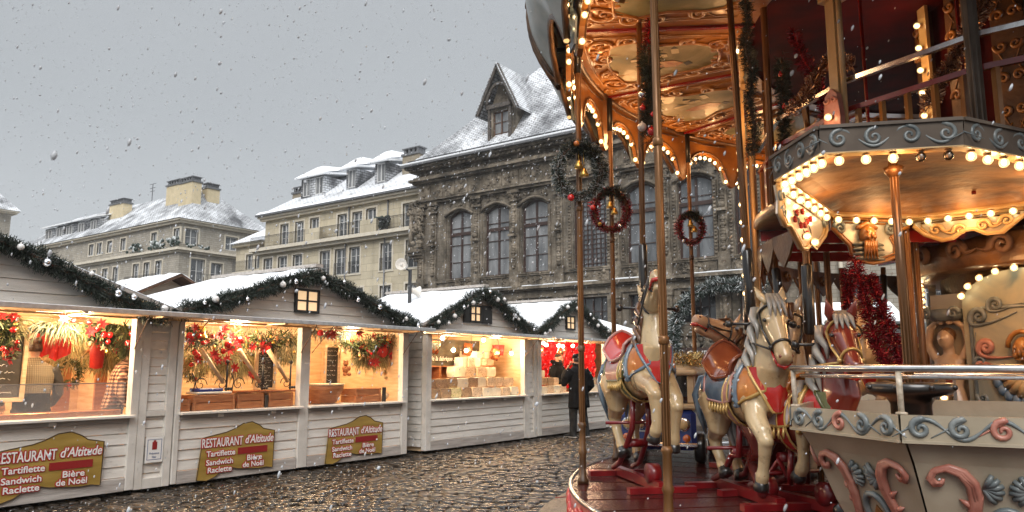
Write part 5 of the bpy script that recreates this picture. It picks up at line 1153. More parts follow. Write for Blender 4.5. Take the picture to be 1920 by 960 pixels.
# ------------------------------------------------------------------ the carousel (authored in its own frame: centre of the platform, x to the right of the view, y away)
CX, CD = 5.3, 6.8
CROOT = thing('carousel', 'large two-storey fairground carousel with glowing bulbs, painted ceiling and carved golden panels', 'carousel', (*c2w(CX, CD), 0), HEAD)
def Lc(x, d, z=0): return Vector((x - CX, d - CD, z))
def pol(R, deg, z=0): return Vector((R * K(R_(deg)), R * S(R_(deg)), z))
def world_of(p): x, y = c2w(p[0] + CX, p[1] + CD); return Vector((x, y, p[2]))
pole_gold = M('pole_gold', (.115, .05, .016), (.235, .108, .036), scale=9, rough=.32, metal=.35, stretch=(1, 1, .15), bump=.3, bscale=30)
gilt = M('gilt', (.19, .068, .012), (.38, .162, .032), scale=3, rough=.33, coat=.35, bump=.25, bscale=14)
gilt_dark = M('gilt_dark', (.055, .024, .009), (.16, .075, .025), scale=5, rough=.4, bump=.3, coat=.2)
gilt_cream = M('gilt_cream', (.46, .28, .11), (.60, .40, .19), scale=4, rough=.4, coat=.3)
red_lac = M('red_lacquer', (.16, .006, .006), (.24, .012, .01), scale=4, rough=.25, coat=.5)
dark_red = M('dark_red', (.028, .0014, .0014), (.07, .004, .003), scale=3, rough=.6, spec=.05)
cream_lac = M('cream_lacquer', (.33, .27, .19), (.43, .365, .27), scale=3, rough=.35, coat=.4, bump=.1)
pink_carve = M('pink_carving', (.36, .12, .085), (.50, .22, .16), scale=9, rough=.4, coat=.25)
grey_carve = M('grey_carving', (.10, .12, .125), (.20, .215, .21), scale=9, rough=.4, coat=.3)
shield_grey = M('shield_grey', (.26, .29, .28), (.40, .42, .40), scale=4, rough=.35, coat=.4)
fascia_grey = M('fascia_grey', (.075, .055, .042), (.15, .118, .092), scale=3, rough=.5, spec=.25)
plaster_brown = M('vault_plaster', (.06, .025, .01), (.25, .125, .045), scale=2.6, rough=.6, bump=1.0, bscale=7, c3=(.40, .22, .09), detail=12, lo=.38, hi=.55)
chrome = M('chrome', (.62, .61, .6), (.8, .8, .8), scale=25, rough=.18, metal=1)
def deck_mat():
    m, n, l, b = mk('wet_deck'); tc = n.new('ShaderNodeTexCoord'); no = n.new('ShaderNodeTexNoise'); no.inputs['Scale'].default_value = 3; no.inputs['Detail'].default_value = 8; l.new(tc.outputs['Object'], no.inputs['Vector'])
    rp = n.new('ShaderNodeValToRGB'); rp.color_ramp.elements[0].position = .3; rp.color_ramp.elements[0].color = (.022, .003, .003, 1); rp.color_ramp.elements[1].position = .75; rp.color_ramp.elements[1].color = (.085, .016, .012, 1); l.new(no.outputs[0], rp.inputs[0]); l.new(rp.outputs[0], b.inputs['Base Color'])
    mr = n.new('ShaderNodeMapRange'); mr.inputs[3].default_value = .03; mr.inputs[4].default_value = .22; l.new(no.outputs[0], mr.inputs[0]); l.new(mr.outputs[0], b.inputs['Roughness'])
    n2 = n.new('ShaderNodeTexNoise'); n2.inputs['Scale'].default_value = 45; l.new(tc.outputs['Object'], n2.inputs['Vector']); bp = n.new('ShaderNodeBump'); bp.inputs['Strength'].default_value = .35; bp.inputs['Distance'].default_value = .01; l.new(n2.outputs[0], bp.inputs['Height']); l.new(bp.outputs[0], b.inputs['Normal']); return m
deck_m = deck_mat()
PZ = .40; RP = 4.78
def spiral(mb, O, u, v, nrm, s, turns=1.6, r=.02, mi=0, flip=1, a0=0, tail=None):
    """carved volute lying on a plane: tapering half-round ridge"""
    O = Vector(O); u = Vector(u); v = Vector(v); nrm = Vector(nrm); pts = []; rs = []; N = 18
    for i in range(N + 1):
        t = i / N; a = a0 + flip * turns * 2 * PI * (1 - t); q = s * (.12 + .88 * t ** 1.1); pts.append(O + u * q * K(a) + v * q * S(a) + nrm * r * .25); rs.append(r * (.6 + .6 * t))
    if tail is not None:
        e = pts[-1]; T = O + u * tail[0] + v * tail[1]; d = (pts[-1] - pts[-2]).normalized() * (T - e).length * .45
        for i in range(1, 8): t = i / 7; c = e + d; pts.append(e * (1 - t) ** 2 + c * 2 * t * (1 - t) + T * t * t); rs.append(r * 1.2 * (1 - t * .85))
    mb.tube(pts, rs, 6, mi, up=nrm)
def scroll_band(mb, a, b, z, h, nrm, n, r=.014, mi=0, flip=1):
    a = Vector(a); b = Vector(b); d = (b - a); L = d.length; d.normalize(); up = Vector((0, 0, 1)); w = L / n
    mb.tube([a + d * L * (.03 + .94 * t / 40) + up * (z + h * .42 * S(t / 40 * n * PI)) for t in range(41)], [r * (.4 + .6 * abs(S(t / 40 * n * PI))) for t in range(41)], 6, mi, up=nrm)
    for i in range(n):
        c = a + d * w * (i + .55) + up * (z + h * (0 if True else 0)); sg = 1 if i < n / 2 else -1
        spiral(mb, c, d * sg, up, nrm, h * .42, 1.35, r, mi if i % 3 != 2 else mi, flip, PI * .5, tail=(-w * 1.0, -h * .36))
def acanthus(mb, O, u, v, nrm, s, mi=0):
    """carved acanthus C-scroll with leaflets"""
    O = Vector(O); u = Vector(u); v = Vector(v); nrm = Vector(nrm)
    P = [(-.05, -1.0), (.0, -.7), (.06, -.4), (.10, -.1), (.06, .18), (-.08, .38), (-.28, .46), (-.46, .40), (-.54, .26), (-.48, .15), (-.38, .16), (-.36, .24)]
    f = lambda p: O + s * (p[0] * u + p[1] * v)
    for k, off in enumerate((-.05, 0, .05)):
        pts = [f((p[0] + off * (1 - i / 14), p[1] + off * .4)) + nrm * .010 for i, p in enumerate(P)]; rs = [s * w for w in (.02, .05, .065, .07, .07, .065, .06, .055, .05, .045, .04, .03)]; mb.tube(pts, rs, 6, mi, up=nrm)
    for (p, q) in (((.02, -.55), (-.16, -.42)), ((.05, -.3), (-.14, -.12)), ((.08, -.75), (-.12, -.72)), ((.02, -.9), (.15, -.72)), ((.12, -.2), (.20, .0))):
        a = f(p); b = f(q); mb.tube([a, a * .5 + b * .5 + s * .05 * v + nrm * .012, b], [s * .05, s * .055, s * .01], 6, mi, up=nrm)
def ring_pts(R, z, n=96, a0=0, a1=360): return [pol(R, a0 + (a1 - a0) * i / n, z) for i in range(n + (0 if a1 - a0 >= 360 else 1))]
def platform():
    m = MB(); N = 60
    for k in range(N):                                   # radial deck boards with dark gaps, two rings
        a0 = 360 / N * k; a1 = 360 / N * (k + 1); 
        for R0, R1 in ((1.2, 2.9), (2.91, RP - .02)):
            g0 = .35; P = [pol(R0, a0 + g0), pol(R1, a0 + g0 * .7), pol(R1, (a0 + a1) / 2), pol(R1, a1 - g0 * .7), pol(R0, a1 - g0)]
            m.add([p + Vector((0, 0, PZ)) for p in P] + [p + Vector((0, 0, PZ - .03)) for p in P], [(0, 1, 2, 3, 4), (0, 5, 6, 1), (3, 8, 9, 4), (1, 6, 7, 2), (2, 7, 8, 3), (4, 9, 5, 0)])
    pl = m.build('platform', deck_m, CROOT)
    u = MB(); u.lathe([(0, PZ - .05), (RP - .04, PZ - .05), (RP - .04, .08), (0, .08)], 96); u.build('platform_frame', black_paint, pl)
    e = MB(); e.tube(ring_pts(RP, PZ - .005), .022, 8, closed=True); e.build('rim_edge', chrome, pl)
    r = MB(); r.lathe([(RP - .05, .09), (RP - .01, .09), (RP + .01, .2), (RP - .005, PZ - .03), (RP - .05, PZ - .03)], 120); q = random.Random(1)
    for k in range(160):
        a = 2.25 * k; p = pol(RP + .005, a, .20 + .05 * S(k)); t = pol(1, a + 90)
        r.tube([p + t * .09 * K(j) + Vector((0, 0, .075 * S(j))) for j in (2.6, 1.6, .6, -.3, -1.2)], [.012, .03, .036, .028, .01], 5)
    r.build('rim_band', M('rim_red', (.42, .012, .015), (.55, .03, .03), rough=.3, coat=.5), pl)
    ap = MB(); ap.lathe([(RP - .02, .10), (RP + .34, .06), (RP + .35, .0), (RP - .02, .0)], 96)
    ao = ap.build('apron', M('checker_plate', (.06, .05, .042), (.12, .10, .085), scale=8, rough=.35, metal=.3, bump=1, bscale=55), CROOT)
    s = MB()
    for k in range(30): a = 12 * k + 5; s.bar(pol(RP + .03, a, .102), pol(RP + .33, a, .066), .012, .006)
    s.build('plate_seam', sign_dred, ao)
platform()
CZ = 4.80
A_POLE = [151 + 24 * k for k in range(15)]
paint = {}
def painting_mat(name, seed, cols):
    m, n, l, b = mk(name); b.inputs['Roughness'].default_value = .5; b.inputs['Coat Weight'].default_value = .1
    tc = n.new('ShaderNodeTexCoord'); mp = n.new('ShaderNodeMapping'); mp.inputs['Location'].default_value = (seed * 3.1, seed, 0); mp.inputs['Scale'].default_value = (1.5, 1.5, 1); l.new(tc.outputs['Object'], mp.inputs[0])
    no = n.new('ShaderNodeTexNoise'); no.inputs['Scale'].default_value = 1.5; no.inputs['Detail'].default_value = 6; no.inputs['Distortion'].default_value = .8; l.new(mp.outputs[0], no.inputs['Vector']); rp = n.new('ShaderNodeValToRGB'); e = rp.color_ramp.elements
    e[0].position = .3; e[0].color = (*cols[0], 1); e[1].position = .7; e[1].color = (*cols[-1], 1)
    for i, c in enumerate(cols[1:-1]): q = e.new(.3 + .4 * (i + 1) / (len(cols) - 1)); q.color = (*c, 1)
    l.new(no.outputs[0], rp.inputs[0]); l.new(rp.outputs[0], b.inputs['Base Color']); return m
PM = [painting_mat('painted_landscape', 1, [(.05, .055, .018), (.15, .12, .04), (.27, .22, .12), (.42, .36, .27)]), painting_mat('painted_meadow', 2, [(.06, .065, .03), (.13, .13, .06), (.19, .18, .10), (.27, .23, .14)])]
fig_m = M('painted_figure', (.30, .06, .03), (.5, .28, .14), scale=9, rough=.4); fig_d = M('painted_dark', (.02, .018, .016), rough=.4); fig_l = M('painted_stone', (.45, .36, .22), (.55, .46, .3), scale=8, rough=.4)
def ceiling():
    for i, a in enumerate(A_POLE):
        am = a + 12; m = MB(); N = 8; R0, R1 = 2.92, 4.74
        top = [pol(R0, a + 24 * k / N, CZ) for k in range(N + 1)]; bot = [pol(R1, a + 24 * k / N, CZ) for k in range(N + 1)]
        vs = top + bot + [p + Vector((0, 0, .05)) for p in top + bot]; W = N + 1; F_ = []
        for k in range(N): F_ += [(k, W + k, W + k + 1, k + 1), (2 * W + k, 2 * W + k + 1, 3 * W + k + 1, 3 * W + k)]
        m.add(vs, F_)
        rd = pol(1, am); tg = pol(1, am + 90); dn = Vector((0, 0, -1))
        def P(r, t, z=-.006): return rd * r + tg * t + Vector((0, 0, CZ + z))
        # border mouldings and carved corners
        for off, r_ in ((.06, .012), (.14, .009)):
            L = [pol(R1 - off, a + 1.6 + off * 6 + (20.8 - off * 12) * k / 6, CZ - .004) for k in range(7)]; B_ = [pol(R0 + .15 + off, a + 3 + off * 8 + (18 - off * 16) * k / 4, CZ - .004) for k in range(5)]
            m.tube(L + B_[::-1], r_, 6, closed=True)
        for s in (-1, 1):
            for (r0, t0, sz, fl) in ((4.38, .55, .15, 1), (4.42, .22, .11, -1), (4.1, .62, .11, 1), (3.2, .26, .09, -1), (3.5, .42, .08, 1), (3.85, .58, .08, -1), (4.5, .75, .07, 1)):
                spiral(m, P(r0, s * t0), rd, tg * s, dn, sz, 1.4, .022, 0, fl, 0, tail=(-.25 * sz / .1, .05))
        q = random.Random(i)
        for k in range(16): m.sphere(P(q.uniform(4.3, 4.55), q.uniform(-.7, .7)), (.05, .05, .018), 6)
        for k in range(8): m.sphere(P(q.uniform(3.1, 3.3), q.uniform(-.3, .3)), (.045, .045, .018), 6)
        pn = m.build('ceiling_panel', gilt, CROOT)
        pm = MB(); O = [(3.2, .0), (3.24, .24), (3.45, .36), (3.8, .42), (4.05, .58), (4.3, .54), (4.38, .26), (4.41, 0)]; O = O + [(r, -t) for r, t in O[-2:0:-1]]
        pm.prism(O, lambda r, t: P(r, t, -.012), (0, 0, .011)); pt = pm.build('painting', PM[i % 2], pn)
        fr = MB(); fr.tube([P(r, t, -.014) for r, t in O], .018, 6, closed=True); fr.build('painting_frame', gilt, pn)
        f = MB(); d = MB(); g = MB()
        if i % 2 == 0:                                    # buildings with towers by a lake and a draped figure
            for k, (r, t, w, h) in enumerate(((3.75, .10, .16, .07), (3.85, .2, .10, .05), (3.95, .06, .2, .05), (3.62, .16, .08, .12))): g.prism([(r, t), (r + w, t), (r + w, t + h), (r, t + h)], lambda u, v: P(u, v, -.016), (0, 0, .003)); d.prism([(r, t + h + .004), (r + w, t + h + .004), (r + w / 2, t + h + .07)], lambda u, v: P(u, v, -.0165), (0, 0, .003))
            f.prism([(3.6, -.12), (3.68, -.2), (3.95, -.18), (4.1, -.10), (3.95, -.03), (3.7, -.02)], lambda u, v: P(u, v, -.0166), (0, 0, .003)); d.prism([(3.5, -.16), (3.57, -.2), (3.6, -.12), (3.54, -.08)], lambda u, v: P(u, v, -.0166), (0, 0, .003))
        else:
            f.prism([(3.45, -.02), (3.55, -.07), (3.85, -.05), (4.1, -.1), (4.22, -.04), (3.95, .04), (4.1, .12), (3.85, .06), (3.6, .05)], lambda u, v: P(u, v, -.0166), (0, 0, .003)); d.prism([(3.7, .14), (3.9, .2), (3.95, .27), (3.72, .22)], lambda u, v: P(u, v, -.0166), (0, 0, .003))
        f.build('painted_figure', fig_m, pn); d.build('painted_dark_shape', fig_d, pn)  # dark roofs and patches belonging to the picture
        if g.v: g.build('painted_building', fig_l, pn)
        b = MB(); b.bar(pol(R0, a, CZ - .012), pol(R1, a, CZ - .012), .045, .03); b.build('radial_batten', red_lac, CROOT)
    # outer deck of the roof closing the canopy above
    rf = MB(); rf.lathe([(2.9, CZ + .9), (5.25, 5.62), (5.27, 5.72), (3.0, 6.7), (1.2, 7.6), (0, 8.2)], 60); rf.lathe([(4.76, CZ + .02), (4.78, CZ + .02), (5.15, 5.6), (5.1, 5.6)], 60); rf.build('canopy_roof', dark_red, CROOT)
    sn = MB(); sn.lathe([(5.24, 5.74), (5.15, 5.83), (3.0, 6.78), (1.2, 7.68), (0, 8.28)], 60); sn.build('canopy_snow', snow, CROOT)
ceiling()
BULBS = []                                               # (point, direction it hangs, part it belongs to, lit)
def add_bulb(p, parent, d=(0, 0, -1), lit=True): BULBS.append((Vector(p), Vector(d), parent, lit))
def valance():
    RV = 4.73; n = 30
    def bottom(t):                                        # t 0..1 across one scallop, tips at both ends
        x = abs(2 * t - 1); return CZ - .64 + .40 * max(0, 1 - (x / .82) ** 2.2) ** .5 - (.05 * max(0, (x - .86) / .14))
    m = MB(); tr = MB(); M_ = 16
    vs = []; fs = []; tot = n * M_
    for i in range(tot):
        a = 151 - 12 + 360 * i / tot; z = bottom((i % M_) / M_); 
        for R in (RV, RV + .05):
            vs.append(pol(R, a, CZ - .003)); vs.append(pol(R, a, z))
    for i in range(tot):
        j = (i + 1) % tot; o = i * 4; p = j * 4; fs += [(o, p, p + 1, o + 1), (o + 2, o + 3, p + 3, p + 2), (o + 1, p + 1, p + 3, o + 3)]
    m.add(vs, fs); v = m.build('scalloped_valance', gilt, CROOT)
    for k in range(n):
        a = 139 + 12 * k; tr.tube([pol(RV - .008, a + 12 * t / 14, bottom(t / 14) + .035) for t in range(1, 14)], [.006] + [.014] * 11 + [.006], 5)
        for t, s in ((.2, 1), (.8, -1)): spiral(tr, pol(RV - .006, a + 12 * t, CZ - .40), pol(1, a + 90) * s, (0, 0, 1), -pol(1, a), .05, 1.2, .010, 0, 1, 0, tail=(.1, .14))
        tr.tube([pol(RV - .006, a + 12 * t, CZ - .06 - .03 * S(t * PI)) for t in (.1, .3, .5, .7, .9)], .008, 5)
    tr.build('valance_carving', gilt_dark, v)
    bt = MB(); bt.tube(ring_pts(RV - .03, CZ - .015, 120), .03, 6, closed=True); bt.build('ceiling_moulding', gilt_dark, v)
    for k in range(n):
        a = (139 + 12 * k) % 360
        if 96 < a < 196:
            for t in (.1, .2, .3, .4, .5, .6, .7, .8, .9): p = pol(RV + .02, a + 12 * t, bottom(t) - .012); add_bulb(p, v)
            if 100 < a < 190: light('valance_light', pol(RV - .15, a + 6, CZ - .42), 7, WARM, .1, CROOT)
    # carved shields round the outside of the canopy
    for k in range(15):
        a0 = 151 + 24 * k; s = MB(); e = MB(); c = MB(); Mx, Mz = 14, 10
        def lo(t): return 4.24 + .42 * abs(S(PI * t * 2)) ** .6
        def hi(t): return 5.35 + .38 * (1 - (2 * t - 1) ** 2)
        def sp(t, h, o=0):
            z = lo(t) + (hi(t) - lo(t)) * h; R = 4.83 + .20 * (z - 4.1) + .16 * S(h * PI) + o; return pol(R, a0 + .8 + 22.4 * t, z)
        s.grid(lambda u, v: sp(u, v), Mx, Mz); s.grid(lambda u, v: sp(1 - u, v, -.03), Mx, Mz)
        so = s.build('canopy_shield', shield_grey, CROOT)
        rim = [sp(t / 14, 0, .0) for t in range(15)] + [sp(1, h / 8) for h in range(1, 9)] + [sp(1 - t / 14, 1) for t in range(1, 15)] + [sp(0, 1 - h / 8) for h in range(1, 8)]
        e.tube(rim, .032, 6, closed=True); e.build('shield_border', gilt_dark, so)
        for (u, v, z, f) in ((.25, .3, .1, 1), (.75, .3, .1, -1), (.3, .7, .12, -1), (.7, .7, .12, 1), (.5, .5, .1, 1)):
            O = sp(u, v, .02); nn = pol(1, a0 + 24 * u); spiral(c, O, pol(1, a0 + 90 + 24 * u) * f, (0, 0, 1), nn, z, 1.4, .02, 0, 1, 0, tail=(.2, .1))
            O = sp(u, v, -.045); spiral(c, O, pol(1, a0 + 90 + 24 * u) * f, (0, 0, 1), -nn, z, 1.4, .02, 0, 1, 0, tail=(.2, .1))
        c.build('shield_carving', gilt_dark, so)
        t_ = MB(); t_.bar(pol(4.79, a0 + 12, CZ + .25), pol(5.0, a0 + 12, CZ + .25), .05); t_.build('bracket', iron, so)
    # fretted bulb strip between valance and shields, seen edge-on at the left
    st = MB()
    for k in range(15):
        a = 151 + 24 * k + 12
        st.prism([(-.10, 4.18), (.10, 4.18), (.16, 4.4), (.05, 4.55), (.13, 4.75), (.0, 4.9), (-.13, 4.75), (-.05, 4.55), (-.16, 4.4)], lambda u, z: pol(4.80, a, z) + pol(1, a + 90) * u, pol(.02, a))
    so = st.build('bulb_plate', grey_carve, CROOT)
    for a in (163, 187):
        for z in (4.25, 4.36, 4.47, 4.58, 4.69, 4.80, 4.9): add_bulb(pol(4.83, a, z), so, pol(1, a))
valance()
def pole(mb, p, q, r, flute=True):
    p = Vector(p); q = Vector(q); mb.tube([p, q], r, 10); d = (q - p).normalized()
    if flute:
        for k in range(8):
            a = k * PI / 4; e = Vector((K(a), S(a), 0)) * r * .86; mb.tube([p + e, q + e], r * .24, 4, cap=False)
def rim_poles():
    for i, (x, d, a) in enumerate(((.654, 7.2, 0), (1.0, 5.02, 0), (1.215, 9.06, 0), (2.52, 10.52, 0), (4.4, 11.4, 0))):
        m = MB(); p = Lc(x, d, PZ); pole(m, p, p + Vector((0, 0, CZ - PZ - .02)), .026); po = m.build('canopy_pole', pole_gold, CROOT)
        c = MB(); c.lathe([(.05, 0), (.055, .03), (.035, .06), (.03, .25), (.042, .28), (.03, .31), (.03, .5), (.04, .52), (.03, .55)], 12, p); c.build('pole_foot', gilt_dark if i != 1 else pole_gold, po)
        for z in (1.2, 2.55): c = MB(); c.lathe([(.028, z), (.036, z + .01), (.036, z + .05), (.028, z + .06)], 12, p); c.build('pole_collar', gilt_dark if i != 1 else pole_gold, po)
        if i in (0, 2, 3): s = MB(); s.tube([p + Vector((0, 0, CZ - PZ - .45)), p + Vector((0, 0, CZ - PZ - .03))], .034, 8); s.build('pole_sleeve', black_paint, po)
rim_poles()
# ------------------------------------------------------------------ upper floor, balcony, drum
UZ = 2.62
OCT = [Lc(1.76, 4.96), Lc(1.81, 4.31), Lc(2.56, 4.15), Lc(3.30, 4.50), Lc(3.98, 5.20), Lc(4.0, 5.75), Lc(3.42, 6.28), Lc(2.59, 6.16)]
def inset(P, k):
    c = sum(P, Vector()) / len(P); return [c + (p - c) * (1 - k / (p - c).length) for p in P]
def upper_floor():
    m = MB(); m.lathe([(1.3, UZ + .225), (2.92, UZ + .225), (2.95, UZ + .25), (2.95, UZ + .30), (1.3, UZ + .30)], 72); fl = m.build('upper_floor', gilt_dark, CROOT)
    b = MB()
    for k in range(18):
        a = 20 * k + 1.6
        if a < 165 or a > 245: b.bar(pol(1.3, a, UZ + .17), pol(2.88, a, UZ + .17), .06, .1)
    for dd, x0, x1 in ((6.45, 2.62, 3.98), (6.95, 2.45, 3.9), (7.6, 2.5, 4.3)): b.bar(Lc(x0, dd, UZ - .06), Lc(x1, dd - .1, UZ - .06), .05, .1)
    for x in (2.75, 3.25, 3.75): b.bar(Lc(x, 6.36, UZ + .02), Lc(x + .15, 7.9, UZ + .02), .06, .06)
    b.build('floor_beam', red_lac, fl)
    # balcony
    P0 = OCT; ou = [p + Vector((0, 0, UZ + .09)) for p in P0]; h = .15; n = len(P0)
    f = MB(); cx = sum(P0, Vector()) / n; ct = MB()
    for i in range(n):
        a, c = P0[i], P0[(i + 1) % n]; d = (c - a).normalized(); nn = Vector((d.y, -d.x, 0));
        if nn.dot((a + c) / 2 - cx) < 0: nn = -nn
        z0 = UZ + .08; q = [a + Vector((0, 0, z0)), c + Vector((0, 0, z0)), c + Vector((0, 0, z0 + h)) + nn * .012, a + Vector((0, 0, z0 + h)) + nn * .012]
        f.add(q + [p - nn * .03 for p in q], [(0, 1, 2, 3), (7, 6, 5, 4), (3, 2, 6, 7), (0, 4, 5, 1)])
        if i in (0, 1, 2, 7): scroll_band(ct, a, c, z0 + h * .5, h * .85, nn, 4, .013)
        f.bar(a + Vector((0, 0, z0 + h)) + nn * .01, c + Vector((0, 0, z0 + h)) + nn * .01, .03, .02)
    bo = f.build('balcony_fascia', fascia_grey, CROOT); ct.build('fascia_scrolls', grey_carve, bo)
    bd = MB(); I = inset(P0, .11)
    for i in range(n):
        j = (i + 1) % n; z0 = UZ + .072; q = [P0[i], P0[j], I[j], I[i]]; bd.add([p + Vector((0, 0, z0)) for p in q] + [p + Vector((0, 0, z0 + .02)) for p in q], [(0, 3, 2, 1), (4, 5, 6, 7), (2, 3, 7, 6), (0, 1, 5, 4)])
    bs = bd.build('bulb_border', gilt_cream, CROOT)
    cl = MB(); I2 = inset(P0, .24); c3 = sum(I, Vector()) / n; vs = [p + Vector((0, 0, UZ + .09)) for p in I] + [p + Vector((0, 0, UZ + .125)) for p in I2]
    N = 4
    for k in range(1, N + 1): vs += [c3 + (p - c3) * (1 - k / N * .96) + Vector((0, 0, UZ + .125 + .05 * S(k / N * PI / 2))) for p in I2]
    F_ = []
    for k in range(N + 1):
        for i in range(n): j = (i + 1) % n; F_.append((k * n + i, k * n + j, (k + 1) * n + j, (k + 1) * n + i))
    F_.append(tuple((N + 1) * n + i for i in range(n))); cl.add(vs, [f_[::-1] for f_ in F_], 0, False); q = random.Random(8)
    for i in range(n):
        a, c = I[i], I[(i + 1) % n]
        for k in range(0):
            p = a + (c - a) * (k + .5) / 5; p = p + (c3 - p).normalized() * .08; cl.tube([p + (c3 - p).normalized() * .05 * S(t) + (c - a).normalized() * .07 * K(t) + Vector((0, 0, UZ + .098)) for t in (0, .6, 1.2, 1.9, 2.5, 3.1)], .010, 5)
    cl.build('balcony_ceiling', plaster_brown, CROOT)
    dk = MB(); dk.prism([(p.x, p.y) for p in inset(P0, .02)], lambda u, v: (u, v, UZ + .19), (0, 0, .02)); dk.build('balcony_deck', dark_red, CROOT)
    B = inset(P0, .055)
    for i, cnt in enumerate((6, 5, 5, 5, 3, 5, 5, 7)):
        a, c = B[i], B[(i + 1) % n]
        for k in range(cnt): p = a + (c - a) * (k + .5) / cnt; add_bulb(p + Vector((0, 0, UZ + .07)), bs, lit=not (i == 1 and k in (3, 4)))
        mid = (a + c) / 2; mid = mid + (c3 - mid).normalized() * .1; light('balcony_light', (mid.x, mid.y, UZ - .02), 2.3, WARM, .06, CROOT)
    # rail round the upper floor
    pa = [181.6, 201.6, 221.6, 241.6]; hr = MB(); rr = MB(); bl = MB()
    for a, c in zip(pa[:-1], pa[1:]):
        hr.bar(pol(2.86, a, 3.70), pol(2.86, c, 3.70), .04, .035); rr.bar(pol(2.86, a, 3.46), pol(2.86, c, 3.46), .04, .04)
        for k in range(5): p = pol(2.86, a, 0) * (1 - (k + .5) / 5) + pol(2.86, c, 0) * ((k + .5) / 5); bl.bar(p + Vector((0, 0, UZ + .31)), p + Vector((0, 0, 3.44)), .05, .03)
    p161, p181 = pol(2.86, 161.6), pol(2.86, 181.6)
    hr.bar(p161 + Vector((0, 0, 3.70)), p181 + Vector((0, 0, 3.70)), .04, .035); rr.bar(p161 + Vector((0, 0, 3.46)), p181 + Vector((0, 0, 3.46)), .04, .04)
    for k in range(4): p = p161 * (1 - (k + .5) / 4) + p181 * ((k + .5) / 4); bl.bar(p + Vector((0, 0, UZ + .31)), p + Vector((0, 0, 3.44)), .05, .03)
    for a in (190, 214): rr.bar(pol(2.2, a, UZ + .12), pol(2.2, a, 5.0), .022)
    h_ = hr.build('upper_handrail', chrome, CROOT); rr.build('middle_rail', red_lac, h_); bl.build('balusters', gilt, h_)
    # posts of the upper arcade
    for a, kind in ((161.6, 'bulb'), (201.6, 'bulb'), (181.6, 'thin'), (221.6, 'flute'), (141.6, 'thin'), (121.6, 'thin'), (241.6, 'thin')):
        p = pol(2.93, a); rd = pol(1, a); tg = pol(1, a + 90); m = MB()
        if kind == 'bulb':
            z0 = PZ if a < 170 else UZ + .30
            m.bar(p + Vector((0, 0, z0)), p + Vector((0, 0, 5.6)), .075, .075, up=rd)
            for s in (-1, 1): m.tube([p + tg * .055 * s + Vector((0, 0, z0)), p + tg * .055 * s + Vector((0, 0, 5.6))], .024, 8)
            m.bar(p + Vector((0, 0, 4.36)), p + Vector((0, 0, 4.42)), .16, .16, up=rd); po = m.build('arcade_post', gilt_cream, CROOT)
            g = MB()
            if a > 170:
                z1 = 3.72; O = [(-.075, 3.0), (.075, 3.0), (.095, 3.15), (.07, 3.3), (.085, 3.5), (.06, 3.68), (0, 3.74), (-.06, 3.68), (-.085, 3.5), (-.07, 3.3), (-.095, 3.15)]
                g.prism(O, lambda u, z: p + tg * u + rd * .085 + Vector((0, 0, z - .12)), -rd * .05)
                for s in (-1, 1): spiral(g, p + tg * .035 * s + rd * .09 + Vector((0, 0, 2.98)), tg * s, Vector((0, 0, 1)), rd, .035, 1.2, .01, tail=(.04, .2)); spiral(g, p + tg * .03 * s + rd * .09 + Vector((0, 0, 3.53)), tg * s, Vector((0, 0, -1)), rd, .03, 1.2, .01)
                go = g.build('carved_bulb_plate', pink_carve, po)
                for z in (3.06, 3.22, 3.38): add_bulb(p + rd * .09 + Vector((0, 0, z)), go, rd)
                light('post_light', p + rd * .3 + Vector((0, 0, 3.25)), 1.5, WARM, .05, CROOT)
            else:
                sd = (Lc(0, 0) - p); sd.z = 0; sd.normalize(); sdv = Vector((-sd.y, sd.x, 0)) * -1
                g.bar(p + sd * .06 + sdv * .07 + Vector((0, 0, 2.1)), p + sd * .06 + sdv * .07 + Vector((0, 0, 4.35)), .06, .03, up=sdv); go = g.build('bulb_strip', gilt_cream, po)
                for k in range(12): add_bulb(p + sd * .07 + sdv * .09 + Vector((0, 0, 2.2 + k * .185)), go, sdv)
                light('post_light', p + sd * .3 + sdv * .2 + Vector((0, 0, 3.0)), 3, WARM, .08, CROOT); light('post_light', p + sd * .3 + sdv * .2 + Vector((0, 0, 4.0)), 3, WARM, .08, CROOT)
            cpt = MB(); cpt.loft([(p + Vector((0, 0, z)), tg * w, rd * w) for z, w in ((4.43, .06), (4.5, .085), (4.62, .07), (4.78, .11), (4.8, .11))], 8); cpt.build('capital', grey_carve, po)
        else:
            pole(m, p + Vector((0, 0, PZ if kind == 'thin' and a < 170 else UZ + .30)), p + Vector((0, 0, 5.6)), .03 if kind == 'thin' else .045); m.build('arcade_pole', pole_gold if kind == 'thin' else fascia_grey, CROOT)
    # arches with bulbs between the posts, dome lining
    ar = MB(); arb = []
    for a0, a1 in ((161.6, 201.6), (201.6, 241.6), (121.6, 161.6)):
        N = 24; top = 5.62
        def bz(t): x = abs(2 * t - 1); return 4.42 + 1.02 * max(0, 1 - x ** 2.4) ** .5
        vs = []; fs = []
        for i in range(N + 1):
            t = i / N; a = a0 + (a1 - a0) * t
            for R in (2.90, 2.97): vs += [pol(R, a, top), pol(R, a, min(bz(t), top - .01))]
        for i in range(N): o = i * 4; p = o + 4; fs += [(o, o + 1, p + 1, p), (o + 2, p + 2, p + 3, o + 3), (o + 1, o + 3, p + 3, p + 1)]
        ar.add(vs, fs); arb += [(a0 + (a1 - a0) * t, bz(t)) for t in (.04, .06, .1, .15, .22, .3, .4, .5, .6, .7, .78, .85, .9, .94, .96)] if a0 > 130 else []
    ao = ar.build('upper_arch', gilt_dark, CROOT); et = MB()
